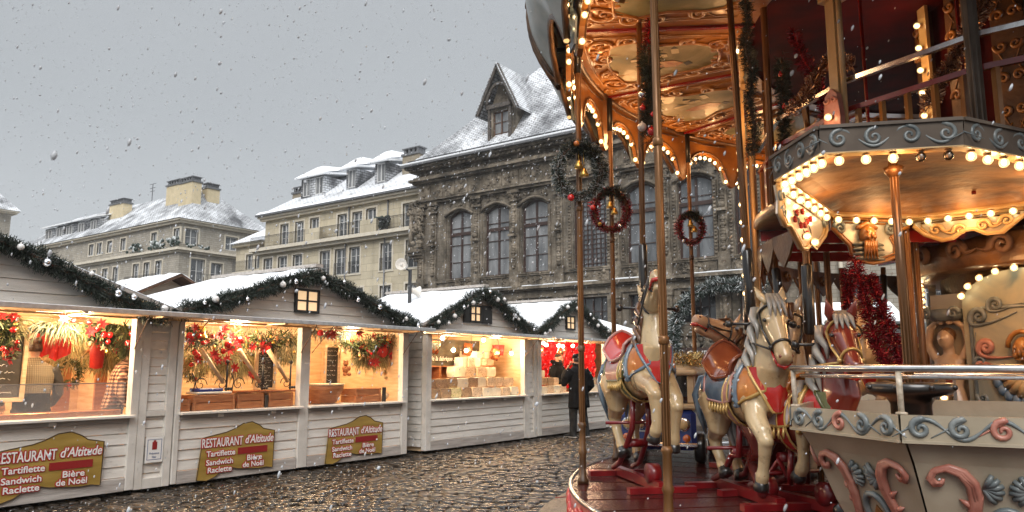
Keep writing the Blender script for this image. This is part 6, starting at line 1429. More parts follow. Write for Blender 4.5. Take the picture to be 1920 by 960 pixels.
    for a0, a1 in ((161.6, 201.6), (201.6, 241.6)):
        pts = [pol(2.985, a0 + (a1 - a0) * t / 30, 4.42 + 1.02 * max(0, 1 - abs(2 * t / 30 - 1) ** 2.4) ** .5) for t in range(31)]; et.tube(pts, .035, 6, flat=1.6, up=(0, 0, 1))
    et.build('arch_border', gilt_cream, ao)
    for a, z in arb: add_bulb(pol(3.0, a, z - .035), ao, pol(1, a) * .6 + Vector((0, 0, -.8)))
    light('arch_light', pol(3.2, 172, 4.5), 2, WARM, .08, CROOT)
    dm = MB(); dm.lathe([(2.9, 5.55), (2.2, 5.75), (1.2, 6.0), (1.0, 6.05)], 48); d = dm.build('dome_lining', dark_red, CROOT); sl = MB()
    for k in range(36): sl.bar(pol(2.88, 10 * k, 5.53), pol(1.2, 10 * k, 5.97), .04, .03)
    for R, z in ((2.5, 5.64), (2.0, 5.78), (1.6, 5.88)): sl.tube(ring_pts(R, z, 48), .022, 5, closed=True)
    sl.build('dome_rib', red_lac, d)
upper_floor()
def shields_below():
    def shield(name, a, b, zt, O, mat, trim, deco):
        a = Vector(a); b = Vector(b); d = (b - a); L = d.length; d.normalize(); nn = Vector((d.y, -d.x, 0)); nn = nn if nn.dot(Lc(0, 0) - a) > 0 else -nn
        f = lambda u, v: a + d * u * L + Vector((0, 0, zt - v)) + nn * (.05 * v)
        m = MB(); m.prism(O, f, -nn * .025); so = m.build(name, mat, CROOT); t = MB(); t.tube([f(*p) + nn * .006 for p in O], .018, 6, closed=True); t.tube([f(.5 + (p[0] - .5) * .86, .03 + p[1] * .84) + nn * .006 for p in O], .009, 5, closed=True); t.build('border', trim, so); deco(so, f, d, nn, L); return so
    zt = UZ + .06
    WV = [(0, 0), (.02, .1), (-.01, .2), (.06, .27), (.14, .25), (.24, .31), (.34, .38), (.44, .36), (.55, .29), (.66, .31), (.78, .24), (.90, .17), (.97, .10), (1, 0)]
    def flowers(so, f, d, nn, L):
        fl = MB(); q = random.Random(2)
        for (u, v) in ((.3, .12), (.42, .08), (.5, .14), (.36, .2), (.44, .18), (.25, .18), (.58, .10), (.47, .24)):
            p = f(u, v) + nn * .012
            for k in range(5): a = k * 1.257 + u * 9; fl.sphere(p + d * .014 * K(a) + Vector((0, 0, .014 * S(a))), (.014, .014, .012), 6)
        fl.build('painted_flowers', red_petal, so); g = MB()
        for (u, v) in ((.33, .15), (.45, .12), (.4, .22), (.53, .16), (.28, .13)): p = f(u, v) + nn * .009; g.tube([p, p + d * .05 + Vector((0, 0, -.03)), p + d * .08 + Vector((0, 0, -.07))], [.003, .006, .002], 4)
        g.build('painted_leaves', grey_carve, so); s = MB()
        for u, v, k in ((.02, .08, 1), (.02, .17, -1), (.92, .06, 1)): spiral(s, f(u, v) + nn * .01, d, Vector((0, 0, k)), nn, .05, 1.3, .014)
        s.build('carved_scroll', grey_carve, so)
        for u, v in ((.30, .30), (.46, .31), (.24, .05)): add_bulb(f(u, v) + nn * .03, so, nn)
    shield('flower_shield', Lc(1.80, 5.02), Lc(2.62, 6.22), zt, WV, M('shield_white', (.50, .47, .42), (.62, .58, .52), scale=5, rough=.35, coat=.4), gilt_cream, flowers)
    def mask(so, f, d, nn, L):
        m = MB(); c = f(.42, .14); m.sphere(c + nn * .03, (.07, .07, .09), 12); m.sphere(c + nn * .10 + Vector((0, 0, -.005)), (.016, .016, .03), 8)
        for s in (-1, 1): m.sphere(c + nn * .085 + d * s * .03 + Vector((0, 0, .025)), .014, 8); m.sphere(c + nn * .08 + d * s * .028 + Vector((0, 0, -.02)), .022, 8)
        for k in range(5): m.tube([c + nn * .07 + d * (k - 2) * .02 + Vector((0, 0, -.05)), c + nn * .06 + d * (k - 2) * .03 + Vector((0, 0, -.2))], [.018, .006], 6)
        m.tube([c + d * s * .09 + nn * .03 + Vector((0, 0, .06 + .05 * (1 - abs(s)))) for s in (-1, -.5, 0, .5, 1)], .02, 6); m.build('carved_mask', gilt, so); k_ = MB()
        for j in range(4): k_.tube([f(.42 + .2 * t, .2 + .04 * j + .02 * abs(t)) + nn * .03 for t in (-1, -.6, -.2, .2, .6, 1)], [.008, .018, .02, .02, .018, .008], 6)
        for s in (-1, 1): spiral(k_, f(.42 + .33 * s, .08) + nn * .01, d * s, Vector((0, 0, 1)), nn, .06, 1.5, .016)
        k_.build('carved_collar', grey_carve, so)
    WM = [(0, 0), (.0, .08), (.08, .14), (.2, .22), (.22, .30), (.34, .36), (.48, .37), (.66, .34), (.82, .30), (.84, .22), (.78, .14), (.86, .08), (1, .05), (1, 0)]
    shield('mask_shield', Lc(2.66, 6.2), Lc(3.36, 6.33), zt, WM, shield_grey, gilt, mask)
    def scr(so, f, d, nn, L):
        s = MB()
        for u, v, k in ((.2, .1, 1), (.42, .12, -1), (.62, .1, 1), (.82, .08, -1)): spiral(s, f(u, v) + nn * .01, d * k, Vector((0, 0, 1)), nn, .05, 1.4, .014, tail=(.15, .02))
        s.build('carved_scroll', gilt_cream, so)
    shield('white_scallop_shield', Lc(3.40, 6.30), Lc(4.02, 5.78), zt, [(0, 0), (0, .05), (.1, .13), (.25, .19), (.35, .18), (.45, .12), (.55, .12), (.65, .17), (.78, .17), (.9, .09), (1, .03), (1, 0)], cream_lac, gilt_cream, scr)
    # hanging lobes under the far edge of the upper floor
    lb = MB()
    for k in range(0, 12):
        a = 96 + 8 * k; lb.prism([(-.2, 0), (-.2, -.10), (-.12, -.2), (0, -.3), (.12, -.2), (.2, -.10), (.2, 0)], lambda u, z: pol(2.9, a) + pol(1, a + 90) * u + Vector((0, 0, UZ + z)), pol(.02, a)); spiral(lb, pol(2.885, a, UZ - .13), pol(1, a + 90), (0, 0, 1), -pol(1, a), .07, 1.4, .02)
    lb.build('hanging_lobes', gilt_dark, CROOT)
shields_below()
panel_cream = painting_mat('panel_cream', 5, [(.10, .15, .18), (.27, .27, .22), (.40, .35, .24), (.38, .28, .15)])
def drum():
    N = 6; R = 1.42; lo = MB()
    lo.lathe([(1.25, PZ), (1.25, UZ)], 36); lo.build('drum_core', gilt_dark, CROOT)
    for k in range(N):
        ac = 210 + 60 * k; c = pol(R * .95, ac); tg = pol(1, ac + 90); rd = pol(1, ac); up = Vector((0, 0, 1)); w = .48
        f = lambda u, z: c + tg * u + Vector((0, 0, z))
        m = MB(); m.prism([(-w, PZ + .1), (w, PZ + .1), (w, 2.0)] + [(w * K(t), 2.0 + .26 * S(t)) for t in np.linspace(.2, PI - .2, 9)] + [(-w, 2.0)], f, -rd * .06); po = m.build('drum_panel', panel_cream, CROOT)
        if k not in (0, 5, 1): continue
        fr = MB(); fr.tube([f(-.42, .6), f(-.42, 1.82), f(-.32, 1.95), f(.32, 1.95), f(.42, 1.82), f(.42, .6)], .018, 6, up=rd)
        for s in (-1, 1):
            spiral(fr, f(.34 * s, 1.88) + rd * .01, tg * s, up, rd, .07, 1.4, .022, tail=(-.3, .02)); spiral(fr, f(.2 * s, 1.97) + rd * .01, tg * s, up, rd, .06, 1.4, .018, tail=(-.2, .0))
            for z in (1.5, 1.2, 1.0): spiral(fr, f(.36 * s, z) + rd * .01, tg * s, up * (1 if z > 1.3 else -1), rd, .045, 1.3, .016, tail=(.02, .25))
        fr.build('carved_frame', grey_carve, po)
        ps = MB()
        for s in (-1, 1): spiral(ps, f(.30 * s, 1.62) + rd * .01, tg * s, up, rd, .06, 1.5, .026, tail=(-.2, -.08)); spiral(ps, f(.33 * s, 1.45) + rd * .01, tg * s, -up, rd, .05, 1.5, .022, tail=(-.2, .04))
        ps.build('pink_scroll', pink_carve, po)
        mk_ = MB(); o = f(0, 1.58) + rd * .03; mk_.sphere(o, (.085, .085, .12), 14); mk_.sphere(o + rd * .09 + up * -.01, (.018, .018, .035), 8)
        for s in (-1, 1): mk_.sphere(o + rd * .075 + tg * s * .035 + up * .03, .016, 8); mk_.sphere(o + rd * .065 + tg * s * .035 - up * .035, .028, 8)
        mk_.tube([o + tg * .11 * K(t) + up * (.03 + .13 * S(t)) + rd * .03 for t in np.linspace(0, PI, 9)], .02, 6); mk_.tube([o + rd * .085 - up * .065 + tg * .03 * s for s in (-1, 0, 1)], .008, 5); mk_.build('golden_mask', gilt, po)
        sh = MB(); sd = MB()
        for j in range(9): a = PI + PI * (j + .5) / 9; sh.tube([f(0, 1.40), f(.1 * K(a), 1.40 + .1 * S(a)) + rd * .03, f(.20 * K(a), 1.40 + .19 * S(a)) + rd * .01], [.012, .03, .034], 6)
        for j in range(12): a = PI * .98 + PI * 1.04 * (j + .5) / 12; sd.sphere(f(.25 * K(a), 1.41 + .24 * S(a)) + rd * .01, (.04, .04, .05), 7)
        sd.tube([f(0, 1.2) + rd * .0, f(0, .62) + rd * .0], .05, 8); sh.build('shell', gilt_cream, po); sd.build('blue_shell_edge', M('blue_carve', (.08, .13, .2), (.16, .22, .29), rough=.4) if 'blue_carve' not in MATS else MATS['blue_carve'], po)
        for t in np.linspace(.25, PI - .25, 9): add_bulb(f(w * .95 * K(t), 2.02 + .26 * S(t)) + rd * .05, po, rd * .6 + Vector((0, 0, -.8)))
        light('drum_light', c + rd * .5 + Vector((0, 0, 2.05)), 6, WARM, .1, CROOT)
    # band above the panels
    m = MB(); m.lathe([(1.52, 2.28), (1.55, 2.3), (1.55, UZ - .1), (1.3, UZ - .02)], 36); bnd = m.build('drum_band', gilt_dark, CROOT); s = MB()
    for k in range(24): a = 15 * k; s = MB(); spiral(s, pol(1.56, a, 2.44), pol(1, a + 90) * (1 if k % 2 else -1), (0, 0, 1), pol(1, a), .09, 1.5, .03, tail=(.22, .0)); s.build('band_scroll', dark_wood, bnd)
    # caryatids between the panels
    cm = M('caryatid_paint', (.46, .29, .17), (.60, .42, .27), scale=6, rough=.35, coat=.4); drp = M('drapery_blue', (.12, .16, .2), (.22, .26, .28), scale=8, rough=.4)
    for a in (182, 238):
        c = pol(1.40, a); t_ = a + (30 if a < 200 else -8); rd = pol(1, t_); tg = pol(1, t_ + 90); p = lambda u, w_, z: c + tg * u + rd * w_ + Vector((0, 0, z))
        bk = MB(); bk.bar(p(0, -.04, PZ + .1), p(0, -.04, 2.1), .32, .1, up=rd); bo = bk.build('caryatid_niche', cream_lac, CROOT)
        b = MB(); X = lambda s: tg * s; Yv = lambda s: rd * s
        b.loft([(p(0, .06, 1.02), X(.14), Yv(.10)), (p(0, .07, 1.15), X(.14), Yv(.10)), (p(0, .07, 1.28), X(.10), Yv(.075)), (p(0, .07, 1.42), X(.125), Yv(.09)), (p(0, .06, 1.52), X(.135), Yv(.075)), (p(0, .06, 1.57), X(.05), Yv(.045)), (p(0, .07, 1.64), X(.045), Yv(.045))], 14)
        b.sphere(p(0, .10, 1.70), (.068, .068, .092), 14); b.tube([p(0, .165, 1.72), p(0, .178, 1.695)], [.010, .016], 6)
        for s in (-1, 1): b.sphere(p(.055 * s, .15, 1.43), .05, 10); b.tube([p(.12 * s, .06, 1.53), p(.18 * s, .06, 1.66), p(.15 * s, .06, 1.80), p(.07 * s, .07, 1.86)], [.042, .04, .034, .026], 8); b.sphere(p(.035 * s, .1, 1.85), .03, 8)
        me = fuse(b, 'figure', cm, .011, 3); fo = link('caryatid', me, bo)
        h = MB(); h.sphere(p(0, .075, 1.735), (.075, .075, .072), 10); h.build('caryatid_hair', gilt_dark, bo)
        cap = MB(); cap.loft([(p(0, .07, 1.86), X(.12), Yv(.1)), (p(0, .07, 1.9), X(.16), Yv(.13)), (p(0, .07, 1.96), X(.15), Yv(.12))], 12)
        for s in (-1, 1): spiral(cap, p(.12 * s, .17, 1.92), tg * s, Vector((0, 0, 1)), rd, .05, 1.4, .02)
        cap.build('caryatid_capital', grey_carve, bo); d = MB()
        for k in range(5): d.tube([p(-.14 + .03 * k, .12, 1.10 - .03 * k), p(0, .19, 1.02 - .05 * k), p(.14, .13, 1.14 - .07 * k)], .028, 6)
        d.loft([(p(0, .05, 1.06), X(.15), Yv(.11)), (p(0, .05, .8), X(.14), Yv(.11)), (p(0, .03, .5), X(.08), Yv(.07))], 12); d.build('caryatid_drapery', drp, bo)
    # upper drum with carved pilasters
    u = MB(); u.lathe([(1.30, UZ + .12), (1.30, 6.1)], 36); uo = u.build('upper_drum', dark_red, CROOT); pm = MB(); sc = MB()
    for a in (174, 196, 214, 234):
        c = pol(1.32, a); rd = pol(1, a); tg = pol(1, a + 90); pm = MB(); sc = MB(); pm.bar(c + Vector((0, 0, UZ + .12)), c + Vector((0, 0, 5.9)), .26, .06, up=rd)
        for k in range(11):
            for s in (-1, 1): spiral(sc, c + rd * .035 + tg * .06 * s + Vector((0, 0, UZ + .4 + .28 * k)), tg * s, Vector((0, 0, 1 if k % 2 else -1)), rd, .05, 1.3, .017, tail=(-.03, .17))
        po = pm.build('carved_pilaster', gilt_dark, CROOT); sc.build('pilaster_scroll', gilt, po)
    st = MB(); c = pol(1.42, 182); st.bar(c + Vector((0, 0, 3.0)), c + Vector((0, 0, 5.1)), .12, .03, up=pol(1, 182)); so = st.build('upper_bulb_strip', gilt_cream, CROOT)
    for k in range(9): add_bulb(c + pol(.03, 182) + Vector((0, 0, 3.1 + .22 * k)), so, pol(1, 182))
    light('upper_light', pol(1.8, 186, 4.2), 5, WARM, .1, CROOT); light('upper_light', pol(1.9, 200, 3.4), 2, WARM, .1, CROOT)
    # poles standing between the floors
    for x, d, mt in ((2.75, 6.95, 0), (2.98, 7.1, 0), (3.15, 8.2, 0), (3.35, 6.35, 0), (3.5, 6.5, 0), (3.9, 8.9, 0)):
        m = MB(); pole(m, Lc(x, d, PZ), Lc(x, d, UZ), .028); m.build('inner_pole', pole_gold, CROOT)
    lf = MB(); p = pol(1.6, 186)
    for k in range(2): lf.bar(pol(1.62, 183 + 8 * k, PZ), pol(1.62, 183 + 8 * k, 1.35), .09, .03, up=pol(1, 186))
    lo_ = lf.build('bulb_board', chrome, CROOT)
    for k in range(2):
        for z in (.9, 1.05, 1.2): add_bulb(pol(1.66, 183 + 8 * k, z), lo_, pol(1, 184))
drum()
# ------------------------------------------------------------------ the bulbs
def bulb_meshes():
    gm, n, l, b = mk('bulb_glass'); 
    tr = n.new('ShaderNodeBsdfTransparent'); gl = n.new('ShaderNodeEmission'); gl.inputs[0].default_value = (1, .62, .25, 1); gl.inputs[1].default_value = 1.6
    gs = n.new('ShaderNodeBsdfGlossy'); gs.inputs['Roughness'].default_value = .05; lw = n.new('ShaderNodeLayerWeight'); lw.inputs[0].default_value = .35
    m1 = n.new('ShaderNodeMixShader'); l.new(lw.outputs['Fresnel'], m1.inputs[0]); l.new(tr.outputs[0], m1.inputs[1]); l.new(gs.outputs[0], m1.inputs[2])
    m2 = n.new('ShaderNodeMixShader'); m2.inputs[0].default_value = .45; l.new(m1.outputs[0], m2.inputs[1]); l.new(gl.outputs[0], m2.inputs[2]); l.new(m2.outputs[0], n['Material Output'].inputs[0])
    g2, n, l, b = mk('bulb_glass_off'); tr = n.new('ShaderNodeBsdfTransparent'); gs = n.new('ShaderNodeBsdfGlossy'); gs.inputs['Roughness'].default_value = .04; lw = n.new('ShaderNodeLayerWeight'); lw.inputs[0].default_value = .5; m1 = n.new('ShaderNodeMixShader'); l.new(lw.outputs['Fresnel'], m1.inputs[0]); l.new(tr.outputs[0], m1.inputs[1]); l.new(gs.outputs[0], m1.inputs[2]); l.new(m1.outputs[0], n['Material Output'].inputs[0])
    core = EM('bulb_core', (1, .80, .45), 22); sock = M('bulb_socket', (.35, .2, .1), rough=.4); off = M('filament_off', (.5, .3, .15), rough=.4)
    core.cycles.emission_sampling = 'NONE'; gm.cycles.emission_sampling = 'NONE'
    def make(gmat, cmat):
        m = MB(); m.sphere((0, 0, -.034), .029, 10, 0); m.sphere((0, 0, -.032), (.014, .014, .019), 8, 1); m.lathe([(.022, 0), (.02, -.01), (.012, -.013)], 8, mi=2); return m
    return make(gm, core), [gm, core, sock], make(g2, off), [g2, off, sock]
def make_bulbs():
    lit, lm, off, om = bulb_meshes(); L_ = lit.mesh('bulb', lm); O_ = off.mesh('bulb', om)
    cl = sorted(BULBS, key=lambda b: (world_of(b[0]) - Vector((0, 0, EZ))).length)
    rest = MB()
    for i, (p, d, par, on) in enumerate(cl):
        q = (-d.normalized()).to_track_quat('Z', 'Y')
        if i < 100 or not on:
            o = bpy.data.objects.new('bulb', L_ if on else O_); col.objects.link(o); o.parent = par; o.location = p; o.rotation_euler = q.to_euler()
            if not on: o['label'] = 'unlit clear bulb'
        else:
            b = len(rest.v); rest.add([p + q @ Vector(v) for v in lit.v], lit.f)
            rest.m[-len(lit.f):] = lit.m; rest.s[-len(lit.f):] = lit.s
    if rest.v: o = rest.build('bulbs', lm, CROOT); o['kind'] = 'stuff'
make_bulbs()
# ------------------------------------------------------------------ carousel horses, mini bus, tub
def horse_paint(name, c1, c2, c3): return M(name, c1, c2, scale=1.6, rough=.22, coat=.7, c3=c3, lo=.32, hi=.6, detail=3)
cream_horse = horse_paint('cream_horse', (.34, .215, .10), (.62, .48, .28), (.74, .63, .43)); tan_horse = horse_paint('tan_horse', (.38, .21, .12), (.55, .36, .23), (.62, .46, .32)); red_horse = horse_paint('dark_red_horse', (.10, .012, .008), (.22, .03, .018), (.32, .07, .035)); white_horse = horse_paint('pale_horse', (.45, .34, .22), (.60, .50, .37), (.68, .6, .48))
for _m in (cream_horse, tan_horse, white_horse): grime(_m, (.16, .075, .03), 9, .56, .70, .65); grime(_m, (.10, .05, .02), 38, .63, .68, .8)
GL = dict(rough=.22, coat=.7)
p_red = M('lacquer_red', (.40, .012, .01), (.52, .03, .02), scale=5, **GL); p_orange = M('lacquer_orange', (.50, .15, .025), (.58, .22, .05), scale=5, **GL); p_blue = M('lacquer_blue', (.08, .13, .19), (.18, .24, .29), scale=6, **GL); p_pink = M('lacquer_pink', (.42, .18, .16), (.55, .30, .26), scale=6, **GL); p_green = M('lacquer_green', (.09, .10, .03), (.17, .17, .06), scale=6, **GL); p_gold = M('lacquer_gold', (.45, .27, .07), (.6, .4, .14), scale=8, rough=.28, coat=.4, metal=.3)
p_leather = M('saddle_leather', (.17, .035, .015), (.32, .085, .03), scale=4, rough=.2, coat=.8); p_black = M('lacquer_black', (.015, .013, .012), rough=.3, coat=.5); p_grey = M('mane_grey', (.22, .22, .21), (.42, .40, .36), scale=9, rough=.3, coat=.5); p_brown = M('mane_brown', (.07, .03, .015), (.15, .065, .03), scale=9, rough=.3, coat=.5); p_lilac = M('saddle_blanket', (.42, .34, .36), (.56, .5, .5), scale=14, rough=.5); stand_red = M('stand_red', (.12, .003, .005), (.22, .008, .010), scale=6, rough=.3, coat=.5)
TS = [(-.60, 1.10, .04, .05), (-.55, 1.10, .14, .16), (-.42, 1.09, .205, .225), (-.2, 1.05, .205, .215), (.05, 1.03, .205, .22), (.27, 1.06, .205, .245), (.42, 1.10, .17, .215), (.51, 1.12, .09, .13), (.54, 1.12, .03, .05)]
def tsec(x):
    for a, b in zip(TS[:-1], TS[1:]):
        if a[0] <= x <= b[0]: t = (x - a[0]) / (b[0] - a[0]); t = t * t * (3 - 2 * t) * .5 + t * .5; return [a[k] + (b[k] - a[k]) * t for k in (1, 2, 3)]
    e = TS[0] if x < TS[0][0] else TS[-1]; return e[1:]
def tpt(x, ang, off=.012):
    z, w, h = tsec(x); return Vector((x, (w + off) * S(ang), z + (h + off) * K(ang)))
def rpt(R, p): return R @ Vector(p)
def make_horse(name, label, x, d, heading, z0, tilt, body_m, mane_m, head_pitch, head_yaw, cols, neck=0, dn=0, pole_top=None, group='carousel horses', sad=p_leather, fore=0, stand=True, hind=0):
    hw = math.atan2(heading[1], heading[0]); wx, wy = c2w(x, d)
    root = thing(name, label, 'carousel horse', (wx, wy, PZ), HEAD + hw, group)
    TR = Matrix.Translation((0, 0, z0 + 1.08)) @ Matrix.Rotation(-tilt, 4, 'Y') @ Matrix.Translation((0, 0, -1.08))
    def fin(mb): mb.v = [tuple(TR @ Vector(p)) for p in mb.v]; return mb
    b = MB(); Y = Vector((0, 1, 0))
    b.loft([((x_, 0, z), (0, w, 0), (0, 0, h)) for x_, z, w, h in TS], 18)
    # haunches, shoulders
    for s in (-1, 1): b.sphere((-.40, .11 * s, 1.04), (.17, .115, .2), 12); b.sphere((.33, .10 * s, 1.05), (.13, .11, .2), 12)
    b.sphere((.47, 0, 1.06), (.09, .13, .15), 12)
    P0 = Vector((.30, 0, 1.12)); P3 = Vector((.50 + neck, 0, 1.74 - dn)); P1 = Vector((.46, 0, 1.30 - dn * .2)); P2 = Vector((.47 + neck * .6, 0, 1.52 - dn * .6)); npts = [P0, P1, P2, P3]; nr = [(.16, .26), (.125, .205), (.098, .155), (.082, .13)]
    nx = Vector((.93, 0, -.36)).normalized(); b.loft([(p, Y * w, nx * h) for p, (w, h) in zip(npts, nr)] + [(P3 + Vector((0, 0, .06)), Y * .05, nx * .08)], 14)
    hp = head_pitch; hy = head_yaw; hd = Vector((K(hp) * K(hy), K(hp) * S(hy), S(hp))); lat = Vector((-S(hy), K(hy), 0)); up = hd.cross(lat) * 1; up = up if up.z > 0 or abs(hp) > 1.2 else -up
    if abs(hp) > 1.2: up = lat.cross(hd) * -1; up = up if up.dot(Vector((K(hy), S(hy), 0))) * (-hp) > 0 else -up
    H = P3 + Vector((.02, 0, .02)); hs = [(-.07, .05, .07, 0), (0, .078, .10, -.005), (.09, .080, .115, -.02), (.19, .066, .095, -.015), (.28, .052, .070, -.005), (.36, .055, .066, -.004), (.415, .05, .056, -.008), (.435, .03, .035, -.01)]
    hd, lat, up = hd * 1.14, lat * 1.14, up * 1.14; hpnt = lambda t, a, u: H + hd * t + lat * a + up * u
    b.loft([(hpnt(t, 0, o), lat * w, up * h) for t, w, h, o in hs], 14)
    for s in (-1, 1): b.sphere(hpnt(.12, s * .052, -.045), (.04, .04, .05), 8); b.sphere(hpnt(.12, s * .062, .045), .026, 8)
    b.loft([(hpnt(.14, 0, -.085), lat * .045, up * .03), (hpnt(.28, 0, -.095), lat * .036, up * .028), (hpnt(.375, 0, -.088), lat * .036, up * .024), (hpnt(.395, 0, -.085), lat * .02, up * .015)], 10)
    # legs
    hooves = []
    FL = [[(.36, 1.00, .085), (.43, .84, .078), (.52, .74, .066), (.545, .66, .055), (.50, .52, .043), (.47, .42, .040), (.45, .36, .050), (.43, .30, .044)], [(.36, 1.00, .085), (.48, .90, .078), (.62, .84, .066), (.66, .77, .055), (.655, .62, .043), (.645, .50, .040), (.62, .44, .050), (.58, .39, .044)]]
    HL = [[(-.38, 1.02, .15), (-.36, .86, .12), (-.40, .74, .085), (-.50, .62, .062), (-.50, .48, .045), (-.47, .34, .040), (-.45, .28, .050), (-.42, .22, .044)], [(-.36, 1.02, .15), (-.24, .86, .12), (-.26, .74, .085), (-.38, .64, .062), (-.36, .50, .045), (-.30, .38, .040), (-.27, .33, .050), (-.24, .28, .044)]]
    for s in (-1, 1):
        for legs, k in ((FL, 0 if s * (1 if fore == 0 else -1) > 0 else 1), (HL, 0 if s > 0 else 1)):
            L = legs[k]; yy = [.10, .125, .125, .12, .115, .115, .115, .115] if legs is FL else [.10, .13, .135, .12, .115, .11, .11, .11]
            L = [(px, 1.0 - (1.0 - pz) * .86, r * 1.06) for px, pz, r in L]
            if legs is HL and hind: L = [(px, pz + max(0, (.75 - pz)) * hind, r) for px, pz, r in L]
            pts = [Vector((px, s * y_, pz)) for (px, pz, r), y_ in zip(L, yy)]; b.tube(pts, [r for _, _, r in L], 12); hooves.append((pts[-2], pts[-1]))
            if legs is FL: b.sphere(pts[3] + Vector((.012, 0, .005)), .058, 10)
            else: b.sphere(pts[3] + Vector((-.02, 0, .02)), .058, 10)
    o = link('body', fuse(fin(b), 'body', body_m, .0115, 5), root)
    for (p, q) in hooves:
        m = MB(); dd = (q - p).normalized(); e = dd.orthogonal().normalized(); g = dd.cross(e); m.loft([(q - dd * .02, e * .046, g * .046), (q + dd * .03, e * .058, g * .052), (q + dd * .055, e * .06, g * .054)], 12); fin(m).build('hoof', p_black, root)
    for s in (-1, 1):
        m = MB(); c = hpnt(-.015, s * .055, .075); tip = c + up * .12 - hd * .03 + lat * s * .035 if abs(hp) < 1 else c - hd * .12 + lat * s * .04
        dd = (tip - c).normalized(); e = lat; g = dd.cross(e).normalized(); m.loft([(c - dd * .03, e * .022, g * .02), (c + dd * .03, e * .036, g * .02), (c + dd * .08, e * .024, g * .013), (tip, e * .004, g * .004)], 8); fin(m).build('ear', body_m, root)
        m = MB(); m.sphere(hpnt(.125, s * .078, .042), (.02, .02, .016), 8); fin(m).build('eye', p_black, root)
        m = MB(); m.sphere(hpnt(.40, s * .036, .022), .015, 8); m.sphere(hpnt(.34, s * .03, -.055), (.03, .012, .008), 6); fin(m).build('nostril', p_leather, root)
    m = MB(); m.tube([hpnt(.41, -.04, -.05), hpnt(.435, 0, -.052), hpnt(.41, .04, -.05)], .02, 6); m.tube([hpnt(.30, -.05, -.06), hpnt(.41, -.043, -.052)], .009, 5); m.tube([hpnt(.30, .05, -.06), hpnt(.41, .043, -.052)], .009, 5); fin(m).build('mouth', p_red, root)
    # bridle
    m = MB()
    for t, w, h, oo in ((.30, .060, .080, -.012), (.03, .086, .112, -.01)): m.tube([hpnt(t, w * K(a), h * S(a) + oo) for a in np.linspace(0, 2 * PI, 17)[:-1]], .011, 5, closed=True)
    for s in (-1, 1): m.tube([hpnt(.03, s * .088, 0), hpnt(.16, s * .086, -.02), hpnt(.30, s * .062, -.02)], .010, 5); m.sphere(hpnt(.30, s * .064, -.02), .02, 8); m.tube([hpnt(.31, s * .066, -.03), Vector((.42, s * .13, 1.45)), Vector((.24, s * .10, 1.32))], .009, 5)
    fin(m).build('bridle', p_black if body_m is not red_horse else p_gold, root)
    # mane: carved locks down one side, tail
    m = MB(); q = random.Random(sum(map(ord, label)))
    for i in range(17):
        t = i / 16; k = t * 3; j = min(2, int(k)); f = k - j; c = npts[j] * (1 - f) + npts[j + 1] * f; r = nr[j][1] * (1 - f) + nr[j + 1][1] * f; cr = c - nx * r * .92; sd = 1 if i % 3 else -1; w = nr[j][0] * (1 - f) + nr[j + 1][0] * f
        m.tube([cr + Vector((0, 0, .03)), cr + Vector((-.01, sd * w * .7, .02)), cr + Vector((.05, sd * (w + .025), -.05)), cr + Vector((.10 + q.uniform(-.02, .03), sd * (w + .02), -.12)), cr + Vector((.13, sd * (w + .03), -.19 - q.uniform(0, .04)))], [.02, .034, .032, .024, .006], 6)
    for k in range(4): m.tube([hpnt(-.05, (k - 1.5) * .02, .09), hpnt(.05, (k - 1.5) * .03, .115), hpnt(.13, (k - 1.5) * .035, .095)], [.022, .02, .005], 6)
    fin(m).build('mane', mane_m, root)
    m = MB()
    for i in range(9):
        a = (i - 4) * .2; m.tube([(-.56, a * .06, 1.22), (-.62, a * .14, 1.20), (-.655, a * .20, 1.05), (-.64 + q.uniform(-.03, .03), a * .18, .88), (-.61, a * .13, .74 - q.uniform(0, .08))], [.025, .036, .038, .03, .006], 6)
    fin(m).build('tail', cols.get('tail', mane_m), root)
    # saddle cloth, saddle, girth, breast band
    def patch(nm, fx, A0, A1, off, mat, trim=None, nu=16, nv=22, tr=.012, shape=None):
        g = MB(); fn = lambda u, v: tpt(fx(u, v), A0 + (A1 - A0) * v, off)
        g.grid(fn, nu, nv); g.grid(lambda u, v: tpt(fx(1 - u, v), A0 + (A1 - A0) * v, off - .012), nu, nv); po = fin(g).build(nm, mat, root)
        if trim:
            t = MB(); ring = [fn(i / 20, 0) for i in range(21)] + [fn(1, i / 20) for i in range(1, 21)] + [fn(1 - i / 20, 1) for i in range(1, 21)] + [fn(0, 1 - i / 20) for i in range(1, 20)]; t.tube(ring, tr, 6, closed=True); fin(t).build('trim', trim, po)
        return po
    patch('saddle_cloth', lambda u, v: -.34 + .52 * u + .03 * S(v * 18), -1.75, 1.75, .018, cols['cloth'], cols['cloth_trim'])
    patch('girth', lambda u, v: .06 + .09 * u, -PI, PI, .024, cols['girth'], p_gold, tr=.008)
    g = MB()
    def sd(u, v):
        x_ = -.30 + .46 * u; a = (v - .5) * 2.1; lift = .20 * max(0, (.34 - u) / .34) ** 1.6 * (1 - .35 * abs(v - .5) * 2) + .07 * max(0, (u - .85) / .15); p = tpt(x_, a * (1 - .25 * u), .035); return p + Vector((-lift * .35, 0, lift))
    g.grid(sd, 16, 14); g.grid(lambda u, v: sd(1 - u, v) - Vector((0, 0, .03)), 16, 14); so = fin(g).build('saddle', sad, root)
    t = MB(); t.tube([sd(0, v) for v in np.linspace(0, 1, 15)] + [sd(u, 1) for u in np.linspace(0, 1, 9)[1:]] + [sd(1, 1 - v) for v in np.linspace(0, 1, 9)[1:]] + [sd(1 - u, 0) for u in np.linspace(0, 1, 9)[1:-1]], .016, 6, closed=True); fin(t).build('saddle_edge', cols['saddle_edge'], so)
